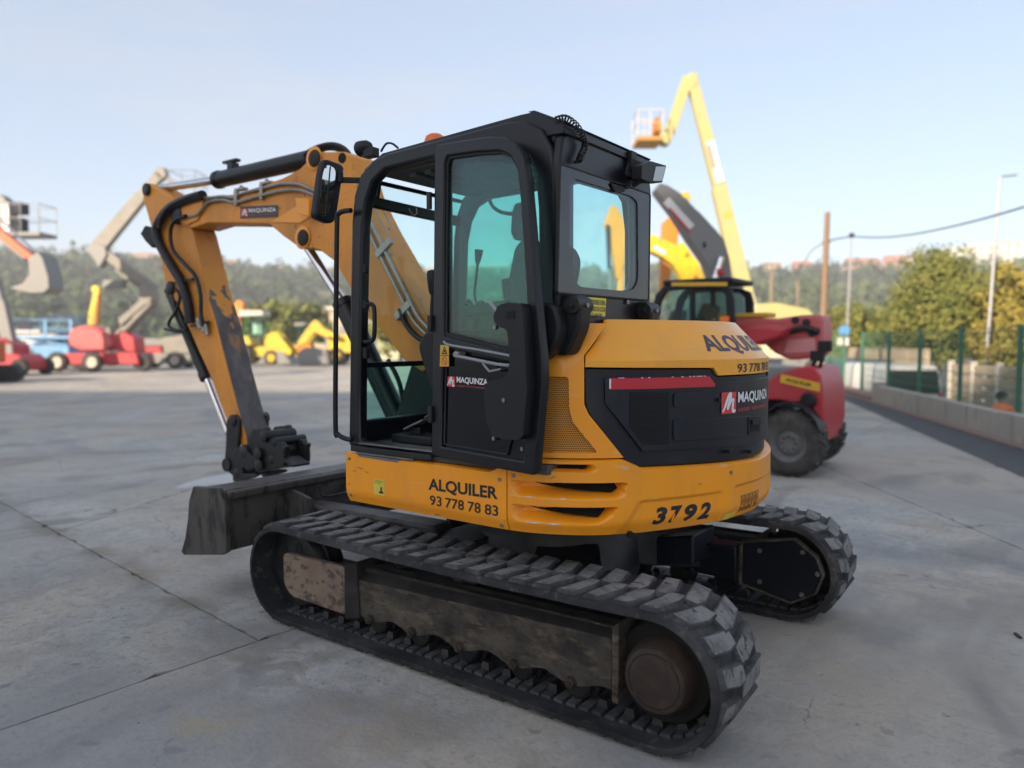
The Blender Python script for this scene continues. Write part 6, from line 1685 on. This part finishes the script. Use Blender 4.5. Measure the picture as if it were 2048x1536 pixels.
g.poly('boom_head', [(1362, 172), (1372, 160), (1386, 162), (1388, 180), (1376, 190)], -.2, .2, 'lift_yellow', .03)
g.beam('jib', (1368, 168), (1334, 272), .42, .36, 'lift_yellow')
g.poly('jib_head', [(1312, 270), (1340, 262), (1338, 288), (1330, 300), (1316, 298)], -.25, .25, 'lift_yellow', .04)
bk = basket(g, 1266, 1314, 238, 288, -.7, .7, 'basket_orange', 'rim_cream')
MB().box(g.p(1308, 262, 0), (.25, .6, .6)).build('control_box', 'dark_orange', bk, .03)
MB().tube([g.p(a, b, .2) for a, b in ((1380, 172), (1392, 200), (1404, 240), (1410, 262))], .05, 8).build('hose_carrier', 'hose', b2)
g.rod('lift_cylinder', (1510, 606), (1470, 540), .10, 'chrome', .0)

# grey telescopic handler boom, raised
g = Rig('telescopic_handler', 'grey telescopic handler with raised boom and red-white stickers, behind the rear window', 'telehandler', 1440, 15.5)
bo = g.poly('boom', [(1302, 388), (1312, 374), (1330, 380), (1352, 394), (1400, 442), (1438, 482), (1450, 520), (1458, 572), (1420, 572), (1404, 530), (1372, 486), (1338, 434)], -.22, .22, 'lift_grey', .03)
g.beam('sticker_strip', (1324, 408), (1374, 462), .17, .012, 'sticker_white', -.226, bo); g.beam('sticker_strip', (1330, 424), (1372, 470), .05, .012, 'red_strip', -.230, bo)
g.rod('boom_pin', (1398, 494), (1401, 494), .06, 'void', -.22, bo)
g.rod('lift_cylinder', (1418, 568), (1432, 520), .07, 'chrome', -.30)
g.poly('boom_cover', [(1365, 410), (1392, 428), (1430, 468), (1424, 474), (1385, 440)], -.1, .25, 'basket_orange', .02, bo)
g.poly('chassis', [(1300, 800), (1300, 730), (1580, 730), (1580, 800)], -.9, .9, 'lift_grey', .05)
g.poly('turret', [(1370, 735), (1390, 570), (1470, 570), (1490, 735)], -.5, .5, 'lift_grey', .05)
for px in (1330, 1550):
    for y in (-1, 1): wheel(g.e, ((px - 1440) * g.k, y, .55), .55, .4, 'rim_grey')
MB().lathe(g.p(1428, 556, -.35), (0, 0, 1), [(0, .06), (.05, .08), (.14, .07)], 14).build('beacon', 'red_paint', g.e)

# yard excavators behind the cab: only their booms stand clear
def yard_excavator(label, px0, d, col, polys, rods, side=1):
    g = Rig('yard_excavator', label, 'excavator', px0, d, 'excavators parked behind the red telehandler')
    for y in (-.95, .95):
        t = [(-1.6, .1), (-1.35, 0), (1.35, 0), (1.6, .1), (1.75, .4), (1.55, .72), (-1.55, .72), (-1.75, .4)]
        MB().prism(t, y - .25, y + .25).build('track', 'tyre', g.e, .05)
    MB().prism([(-1.2, .8), (1.3, .8), (1.45, 1.1), (1.35, 1.55), (.2, 1.6), (.1, 1.1), (-1.2, 1.1)], -1.05, 1.05).build('house', col, g.e, .06)
    MB().prism([(-1.0, 1.1), (.1, 1.1), (.1, 2.3), (-.2, 2.4), (-.8, 2.4), (-1.0, 1.9)], -1.0, -.1).build('cab', 'cab_black', g.e, .05)
    for nm, pts, y0, y1, mt in polys: g.poly(nm, pts, y0, y1, mt, .02)
    for a, b, r, mt, y in rods: g.rod('cylinder', a, b, r, mt, y)
    return g
yard_excavator('orange excavator whose raised arm shows through the rear cab window', 1215, 21, 'dark_orange',
    [('arm', [(1206, 452), (1216, 420), (1222, 416), (1230, 420), (1246, 446), (1256, 450), (1256, 476), (1247, 520), (1243, 545), (1236, 560), (1230, 560), (1223, 515), (1214, 478)], -.17, .17, 'yellow'),
     ('boom', [(1236, 545), (1248, 545), (1262, 640), (1240, 720), (1200, 720), (1228, 640)], -.16, .16, 'yellow')],
    [((1211, 455), (1215, 540), .05, 'black_plastic', -.22), ((1215, 540), (1217, 600), .03, 'chrome', -.22), ((1254, 452), (1249, 520), .06, 'lift_grey', -.2), ((1249, 520), (1245, 585), .035, 'chrome', -.2)])
g = yard_excavator('orange excavator with upright worn boom beside the rear window', 1345, 23, 'dark_orange',
    [('boom', [(1322, 448), (1334, 438), (1352, 452), (1350, 490), (1338, 540), (1334, 600), (1318, 600), (1318, 520)], -.2, .2, 'dark_orange'), ('bracket', [(1352, 392), (1372, 388), (1376, 404), (1368, 420), (1356, 412)], -.1, .1, 'loader_yellow')],
    [((1365, 400), (1400, 470), .04, 'chrome', -.1)])
g = yard_excavator('bright yellow excavator with arched boom beside the rear window', 1390, 19, 'pure_yellow',
    [('boom', [(1296, 472), (1330, 486), (1346, 494), (1360, 488), (1372, 504), (1392, 530), (1404, 560), (1406, 580), (1362, 580), (1356, 556), (1340, 532), (1320, 518), (1296, 506)], -.2, .2, 'pure_yellow')], [])
g.beam('boom_sticker', (1302, 497), (1326, 510), .10, .012, 'sticker_white', -.206)
M('bit_brown', (.45, .28, .03), .6)
for a, b in ((1366, 512), (1384, 556)):
    g.rod('boom_pin', (a - 3, b), (a + 3, b), .07, 'bit_brown', -.19)

# ---------------------------------------------------------------- machines on the left
# red and white articulated boom lift
g = Rig('boom_lift', 'red articulated boom lift with folded white booms left of the excavator arm', 'boom lift', 215, 42)
g.poly('chassis', [(150, 728), (150, 706), (290, 704), (296, 728)], -1.0, 1.0, 'red_paint', .06)
for px, rim in ((138, 'rim_cream'), (206, 'rim_cream')): wheel(g.e, ((px - 215) * g.k, -1.05, .55), .55, .36, rim)
for px in (296, 150): wheel(g.e, ((px - 215) * g.k, .6 if px == 150 else -.6, .52), .52, .36, 'tyre')
tr = g.poly('turret_hood', [(156, 690), (156, 668), (164, 657), (185, 651), (210, 656), (236, 672), (242, 690), (225, 702), (180, 702)], -.9, .9, 'red_faded', .14)
g.poly('turret_side', [(238, 700), (232, 672), (262, 664), (280, 675), (282, 704)], -.6, .6, 'red_paint', .06)
for y in (-.35, .35):
    g.beam('lower_boom', (222, 668), (300, 602), .36, .22, 'lift_white', y)
    g.beam('riser', (244, 672), (312, 606), .16, .16, 'lift_white', y)
g.poly('elbow', [(290, 610), (288, 580), (302, 562), (314, 570), (316, 598), (306, 612)], -.45, .45, 'lift_white', .05)
g.beam('middle_boom', (306, 574), (214, 506), .5, .4, 'lift_white'); g.beam('riser', (304, 590), (232, 540), .15, .15, 'lift_white', .2)
g.poly('knuckle', [(184, 502), (196, 488), (222, 494), (226, 512), (210, 538), (204, 530), (196, 516)], -.3, .3, 'lift_grey', .04)
g.beam('upper_boom', (205, 498), (292, 398), .75, .5, 'lift_white', w2=.62, h2=.45); g.beam('upper_boom_section', (288, 402), (332, 354), .5, .4, 'lift_white')
g.beam('boom_underside', (214, 506), (262, 446), .12, .2, 'lift_grey', -.12)
g.beam('jib', (332, 354), (362, 372), .2, .2, 'lift_white'); g.poly('boom_tip', [(318, 352), (328, 341), (342, 342), (346, 358), (334, 368)], -.2, .2, 'lift_white', .05)
basket(g, 360, 410, 352, 398, -.8, .8, 'lift_grey', 'lift_white')
g.poly('counterweight', [(214, 580), (216, 562), (254, 560), (254, 578)], -.3, .3, 'lift_grey', .04)

g = Rig('boom_lift', 'yellow upright boom standing behind the red turret of the white boom lift', 'boom lift', 205, 52)
g.poly('chassis', [(170, 722), (170, 690), (250, 690), (250, 722)], -1, 1, 'lift_grey', .05)
for px in (178, 240):
    for y in (-1, 1): wheel(g.e, ((px - 205) * g.k, y, .5), .5, .35, 'rim_yellow')
g.beam('boom', (182, 690), (190, 622), .40, .40, 'pure_yellow'); g.beam('boom_section', (189, 626), (199, 582), .34, .34, 'pure_yellow'); g.poly('boom_head', [(190, 584), (192, 572), (206, 574), (206, 590)], -.22, .22, 'pure_yellow', .03)
g.beam('boom_side', (192, 690), (203, 588), .10, .42, 'dark_orange')

# blue scissor lift
g = Rig('scissor_lift', 'pale blue scissor lift parked left of the red boom lift', 'scissor lift', 100, 44)
g.poly('base', [(46, 730), (44, 692), (156, 690), (160, 728)], -.9, .9, 'lift_blue', .05)
for px in (64, 142):
    for y in (-.95, .95): wheel(g.e, ((px - 100) * g.k, y, .38), .38, .3, 'rim_grey')
g.poly('front_box', [(54, 722), (54, 700), (86, 698), (88, 720)], -.96, -.9, 'lift_white', .02)
for y in (-.5, .5):
    g.beam('scissor_arm', (56, 690), (146, 676), .10, .10, 'lift_blue', y); g.beam('scissor_arm', (56, 676), (146, 690), .10, .10, 'lift_blue', y)
basket(g, 44, 160, 640, 672, -.8, .8, 'lift_blue', 'lift_blue', 'platform')
g.poly('control_panel', [(58, 660), (58, 644), (82, 643), (84, 660)], -.86, -.8, 'trouser', .02)
for px in (44, 110, 160): g.beam('guard_plate', (px, 672), (px, 640), .16, .04, 'lift_blue', -.8)

g = Rig('scissor_lift', 'dark blue scissor lift standing behind the pale blue one', 'scissor lift', 128, 50)
M('deep_blue', (.03, .09, .22), .5, layers=[((.10, .14, .22), 3, .45, .7, .6, Q)])
g.poly('base', [(92, 724), (92, 690), (176, 690), (176, 724)], -.8, .8, 'deep_blue', .05)
for px in (104, 164):
    for y in (-.85, .85): wheel(g.e, ((px - 128) * g.k, y, .38), .38, .3, 'rim_grey')
for y in (-.4, .4):
    for k in range(2): g.beam('scissor_arm', (98, 690 - k * 14), (168, 676 - k * 14), .09, .09, 'deep_blue', y); g.beam('scissor_arm', (98, 676 - k * 14), (168, 690 - k * 14), .09, .09, 'deep_blue', y)
basket(g, 94, 174, 632, 660, -.7, .7, 'deep_blue', 'deep_blue', 'platform')

# orange excavator at the left edge with a raised bucket
g = Rig('yard_excavator', 'orange-red excavator arm with grey bucket reaching in from the left edge', 'excavator', -70, 30)
for y in (-.9, .9): MB().prism([(-1.6, .1), (-1.3, 0), (1.3, 0), (1.6, .1), (1.7, .4), (1.5, .7), (-1.5, .7), (-1.7, .4)], y - .25, y + .25).build('track', 'tyre', g.e, .05)
MB().prism([(-1.4, .8), (1.0, .8), (1.0, 1.7), (-1.4, 1.7)], -1, 1).build('house', 'orange_red', g.e, .08)
g.beam('boom', (-80, 630), (-40, 420), .36, .36, 'orange_red'); g.beam('arm', (-44, 424), (88, 530), .34, .30, 'orange_red', w2=.24)
g.beam('arm_underside', (-30, 448), (60, 520), .10, .20, 'lift_grey', -.02)
g.poly('bucket', [(80, 520), (98, 508), (108, 520), (118, 556), (119, 578), (108, 588), (84, 589), (58, 584), (40, 578), (66, 570), (80, 552)], -.5, .5, 'lift_grey', .03)
g.rod('bucket_cylinder', (10, 440), (90, 516), .05, 'chrome', 0)

# lift basket and dark mast at the left edge
g = Rig('boom_lift', 'red-based boom lift at the left edge with dark boom and grey basket above', 'boom lift', 20, 37)
g.poly('chassis', [(-40, 740), (-40, 700), (60, 708), (72, 720), (72, 740)], -.9, .9, 'red_paint', .06)
for px in (66, -20):
    for y in (-1, 1): wheel(g.e, ((px - 20) * g.k, y, .42), .42, .32, 'tyre')
g.poly('turret', [(-40, 705), (-30, 680), (20, 676), (44, 690), (46, 712)], -.7, .7, 'red_paint', .08)
g.poly('engine_box', [(22, 712), (20, 690), (46, 688), (48, 710)], -.8, -.7, 'lift_grey', .03)
g.beam('boom', (24, 700), (6, 604), .55, .40, 'lift_grey'); g.beam('boom_section', (8, 612), (-26, 470), .42, .36, 'lift_grey')
g.beam('jib', (-28, 474), (22, 436), .34, .30, 'lift_grey'); g.poly('jib_head', [(4, 470), (6, 404), (20, 394), (32, 404), (34, 470)], -.3, .3, 'lift_grey', .05)
bk = basket(g, 34, 106, 416, 470, -.7, .7, 'lift_grey', 'rim_grey')
g.poly('control_box', [(40, 432), (40, 410), (62, 410), (62, 432)], -.3, .3, 'trouser', .02, bk); g.poly('control_box', [(42, 466), (42, 440), (60, 440), (60, 466)], -.3, .3, 'trouser', .02, bk)
g.poly('white_panel', [(22, 468), (22, 414), (38, 410), (38, 470)], -.35, .35, 'sticker_white', .02, bk)

# small red and grey dumper
g = Rig('site_dumper', 'small dumper with red engine hood beside the red boom lift', 'dumper', 340, 47)
g.poly('chassis', [(282, 726), (282, 706), (392, 706), (392, 726)], -.8, .8, 'lift_grey', .05)
g.poly('engine_hood', [(296, 712), (298, 694), (330, 690), (336, 712)], -.6, .6, 'red_paint', .06)
g.poly('canopy', [(282, 692), (286, 676), (334, 678), (340, 692)], -.7, .7, 'lift_grey', .05)
g.poly('skip', [(342, 708), (336, 676), (392, 668), (396, 706)], -.9, .9, 'lift_white', .05)
for px, rim in ((296, 'tyre'), (364, 'rim_cream')):
    for y in (-.9, .9): wheel(g.e, ((px - 340) * g.k, y, .52), .52, .36, rim)

# yellow backhoe loader
g = Rig('backhoe_loader', 'yellow backhoe loader with orange rear bucket, right of the excavator arm', 'loader', 530, 54)
for y in (-.95, .95):
    wheel(g.e, ((493 - 530) * g.k, y, .80), .80, .46, 'rim_yellow', rr=.62); wheel(g.e, ((551 - 530) * g.k, y, .52), .52, .34, 'rim_yellow')
g.poly('chassis', [(486, 714), (488, 692), (570, 694), (574, 712)], -.7, .7, 'loader_yellow', .05)
g.poly('bonnet', [(534, 696), (534, 668), (566, 672), (572, 696)], -.55, .55, 'loader_yellow', .08)
g.poly('rear_fender', [(474, 690), (480, 674), (508, 672), (516, 690)], -1.1, 1.1, 'loader_yellow', .06)
g.poly('cab_roof', [(486, 634), (490, 622), (534, 622), (536, 632)], -.85, .85, 'rim_cream', .05)
cbn = g.poly('cab_glass', [(494, 674), (492, 634), (530, 632), (534, 672)], -.8, .8, 'glass_green', .02)
for px in (492, 512, 532): g.beam('cab_post', (px, 674), (px, 632), .09, .09, 'black_plastic', -.8, cbn)
g.poly('white_panel', [(504, 668), (504, 634), (522, 634), (524, 668)], .3, .4, 'sticker_white', .01, cbn)
g.poly('backhoe_arm', [(474, 690), (468, 640), (476, 612), (486, 604), (490, 616), (488, 660), (486, 690)], -.2, .2, 'dark_orange', .03)
g.poly('backhoe_bucket', [(462, 640), (466, 616), (482, 600), (492, 606), (490, 632), (478, 642)], -.35, .35, 'dark_orange', .04)
for y in (-.6, .6): g.poly('loader_arm', [(544, 690), (546, 666), (560, 664), (590, 702), (584, 712), (570, 704)], y - .09, y + .09, 'pure_yellow', .02)
g.poly('loader_bucket', [(564, 728), (562, 702), (578, 706), (592, 726)], -1.1, 1.1, 'lift_grey', .04)

# yellow wheel loader
g = Rig('wheel_loader', 'yellow wheel loader with dark bucket facing the yard, just left of the cab', 'loader', 645, 52)
g.poly('bucket', [(606, 730), (602, 706), (614, 696), (660, 698), (666, 730)], -1.0, -.1, 'lift_grey', .05)
for y in (-.5, .5):
    g.poly('lift_arm', [(598, 690), (606, 676), (630, 644), (640, 642), (652, 656), (676, 668), (676, 676), (650, 672), (634, 664), (614, 690)], y - .1, y + .1, 'loader_yellow', .03)
g.poly('linkage', [(622, 664), (632, 640), (642, 644), (646, 664)], -.3, .3, 'pure_yellow', .03)
g.poly('body', [(656, 706), (654, 672), (700, 668), (704, 706)], .1, 1.8, 'loader_yellow', .06)
g.poly('cab', [(588, 682), (588, 652), (616, 650), (618, 682)], .6, 1.6, 'glass_teal', .03); g.poly('cab_roof', [(584, 652), (586, 645), (618, 644), (620, 651)], .5, 1.7, 'lift_grey', .03)
for px in (614, 672):
    for y in (.2, 1.8): wheel(g.e, ((px - 645) * g.k, y, .62), .62, .42, 'rim_yellow')

# a mini loader between the backhoe and the wheel loader
g = Rig('skid_loader', 'dusty ochre skid loader parked between the two yellow loaders', 'loader', 606, 62)
g.poly('body', [(588, 716), (586, 690), (626, 688), (628, 716)], -.6, .6, 'dark_orange', .05)
g.poly('cab', [(596, 690), (598, 664), (620, 664), (622, 690)], -.5, .5, 'black_plastic', .04)
for px in (594, 620):
    for y in (-.7, .7): wheel(g.e, ((px - 606) * g.k, y, .40), .40, .26, 'rim_yellow')
for y in (-.65, .65): g.beam('lift_arm', (626, 676), (584, 704), .14, .12, 'loader_yellow', y)
g.poly('bucket', [(576, 722), (576, 702), (588, 700), (588, 722)], -.8, .8, 'lift_grey', .03)

# low sheds behind the machines
for (px0, px1, pt, d, mt, rf, lb) in ((606, 700, 614, 88, 'beige_wall', 'white_wall', 'low beige shed with pale roof behind the yellow wheel loader'), (740, 800, 640, 70, 'cream_wall', 'galvanised', 'cream shed wall seen under the boom through the cab'), (30, 130, 660, 86, 'white_wall', 'galvanised', 'pale shed behind the blue scissor lift')):
    k = d / FPX; c = at_px((px0 + px1) / 2, d, -.02); w = (px1 - px0) * k; h = 1.663 + (682.5 - pt) * k
    e = empty('shed', c, lb, 'building', rz=math.atan2(RT.y, RT.x))
    MB().prism([(-w / 2, 0), (w / 2, 0), (w / 2, 6), (-w / 2, 6)], 0, h - .3, 'z').build('wall', mt, e)
    MB().prism([(-w / 2 - .3, -.4), (w / 2 + .3, -.4), (w / 2 + .3, 6.3), (-w / 2 - .3, 6.3)], h - .29, h, 'z').build('roof', rf, e)
    for i in range(3): MB().box((-w / 2 + w * (i + .5) / 3, -.04, h * .4), (w * .12, .1, h * .4)).build('door', 'lift_grey', e)

# ---------------------------------------------------------------- vehicles and a person in the street
def van(px, d, paint, label, yaw=0.0):
    e = empty('parked_van', at_px(px, d, -1.10), label, 'van', 'vans parked in the street', rz=math.atan2(RT.y, RT.x) + yaw)
    body = [(-.92, .35), (.92, .35), (.95, .9), (.90, 1.15), (.80, 1.85), (.68, 2.0), (-.68, 2.0), (-.80, 1.85), (-.90, 1.15), (-.95, .9)]
    bd = MB().prism(body, 0, 4.3).build('body', paint, e, .08, segs=3)
    MB().prism(rounded([(-.82, 1.12), (.82, 1.12), (.74, 1.86), (-.74, 1.86)], .08), -.012, .03).build('rear_window', 'glass_dark', bd)
    MB().prism(rounded([(-.80, 1.14), (.80, 1.14), (.72, 1.84), (-.72, 1.84)], .08), -.004, .02).build('window_recess', 'trouser', bd)
    for s in (-1, 1):
        MB().box((s * .83, -.02, 1.0), (.12, .05, .34)).build('tail_light', 'red_paint', bd, .02)
        for y in (.8, 3.4): wheel(e, (s * .80, y, .33), .33, .22, 'rim_grey', axis=(1, 0, 0))
    MB().box((0, -.04, .5), (1.8, .12, .22)).build('bumper', 'black_plastic', bd, .03)
    MB().box((0, -.02, .86), (.5, .03, .11)).build('number_plate', 'sticker_white', bd)
    return e
M('van_white', (.60, .61, .60), .35, coat=.2); M('van_dark', (.03, .04, .06), .35, coat=.2)
van(1826, 23.5, 'van_white', 'white van parked behind the green fence, rear window facing the yard', -.12)
van(1752, 31, 'van_dark', 'dark van parked beyond the white van, half hidden by the fence', -.1)

def person():
    base = at_px(2006, 15.2, -1.10)
    e = empty('person', base, 'person in orange high-visibility jacket standing behind the low wall, at the right edge', 'person', rz=math.atan2(RT.y, RT.x))
    J = [((0, 0, .92), .15), ((0, .01, 1.12), .14), ((0, .02, 1.34), .165), ((0, .01, 1.44), .10), ((0, -.01, 1.50), .055), ((0, -.02, 1.56), .06), ((0, -.03, 1.64), .088), ((0, -.02, 1.70), .07),
         ((-.09, 0, .86), .09), ((-.10, -.02, .48), .062), ((-.10, .01, .09), .045), ((-.10, -.10, .04), .04),
         ((.09, 0, .86), .09), ((.10, -.02, .48), .062), ((.11, .02, .09), .045), ((.11, -.09, .04), .04),
         ((-.20, .01, 1.40), .065), ((-.26, .02, 1.14), .048), ((-.22, -.16, .98), .036), ((-.20, -.23, .97), .03),
         ((.20, .01, 1.40), .065), ((.26, .02, 1.14), .048), ((.22, -.16, .98), .036), ((.20, -.23, .97), .03)]
    E = [(0, 1), (1, 2), (2, 3), (3, 4), (4, 5), (5, 6), (6, 7), (0, 8), (8, 9), (9, 10), (10, 11), (0, 12), (12, 13), (13, 14), (14, 15), (3, 16), (16, 17), (17, 18), (18, 19), (3, 20), (20, 21), (21, 22), (22, 23)]
    k = len(J)
    for s, h in ((-1, 18), (1, 22)):
        wr = Vector(J[19 if s < 0 else 23][0]); hi = 19 if s < 0 else 23
        for f in range(5):
            o = Vector((s * (-.028 + f * .014), -.035 - (.0 if f in (0, 4) else .008), -.004)); tip = o + Vector((s * -.004, -.035, -.02))
            if f == 0: o = Vector((-s * .03, -.0, 0)); tip = o + Vector((-s * .012, -.03, -.012))
            J.append((tuple(wr + o), .010)); J.append((tuple(wr + tip), .008)); E.append((hi, len(J) - 2)); E.append((len(J) - 2, len(J) - 1))
    me = bpy.data.meshes.new('body'); me.from_pydata([j[0] for j in J], E, []); 
    o = bpy.data.objects.new('body', me); COL.objects.link(o); o.parent = e
    md = o.modifiers.new('skin', 'SKIN'); 
    if not me.skin_vertices: me.attributes.new('skin', 'FLOAT', 'POINT')
    bpy.context.view_layer.objects.active = o
    sv = me.skin_vertices[0].data if me.skin_vertices else None
    if sv is None: return e
    for i, (_, r) in enumerate(J): sv[i].radius = (r, r)
    sv[0].use_root = True
    o.modifiers.new('sub', 'SUBSURF').levels = 1; o.modifiers['sub'].render_levels = 1
    dg = bpy.context.evaluated_depsgraph_get(); m2 = bpy.data.meshes.new_from_object(o.evaluated_get(dg)); o.modifiers.clear(); o.data = m2
    m2.materials.clear()
    for n in ('hivis', 'skin', 'trouser'): m2.materials.append(MATS[n])
    for p in m2.polygons:
        c = p.center
        p.material_index = 1 if (c.z > 1.50 or (abs(c.x) > .14 and c.y < -.17 and c.z < 1.05)) else (2 if c.z < .90 and c.y > -.14 else 0)
    m2.shade_smooth()
    MB().lathe((0, .0, 1.63), (0, .15, 1), [(-.04, .085), (.02, .105), (.07, .10), (.115, .07), (.13, .02)], 18).build('hair', 'hair', e)
    MB().add([(-.012, -.125, 1.66), (.012, -.125, 1.66), (.016, -.118, 1.62), (-.016, -.118, 1.62), (0, -.145, 1.625)], [(0, 1, 4), (1, 2, 4), (2, 3, 4), (3, 0, 4)]).build('nose', 'skin', e)
    for s in (-1, 1):
        MB().lathe((s * .032, -.108, 1.668), (0, -1, 0), [(0, .006), (.006, .009), (.012, .005)], 10).build('eye', 'hair', e)
        MB().box((s * .092, -.02, 1.645), (.018, .03, .05)).build('ear', 'skin', e, .008)
    MB().bar((-.02, -.118, 1.595), (.02, -.118, 1.595), .012, .008).build('mouth', 'red_faded', e)
    for z in (1.05, 1.22): MB().lathe((0, .01, z), (0, 0, 1), [(0, .165), (.0, .18), (.05, .18), (.05, .165)], 20).build('reflective_band', 'sticker_white', e)
    return e
person()

# ------------------------------------------------------------------ haze over the valley
hz = bpy.data.materials.new('haze'); hz.use_nodes = True; N = hz.node_tree.nodes; N.clear()
o_ = N.new('ShaderNodeOutputMaterial'); v_ = N.new('ShaderNodeVolumePrincipled')
v_.inputs['Color'].default_value = (.86, .90, .96, 1); v_.inputs['Density'].default_value = .0010
hz.node_tree.links.new(v_.outputs[0], o_.inputs['Volume']); MATS['haze'] = hz
hb = MB().box((-150, 310, 28), (1500, 1180, 61)).build('haze', 'haze', None, smooth=0, kind='stuff')
hb['label'] = 'thin pale haze lying over the yard and the hills'; hb['category'] = 'haze'
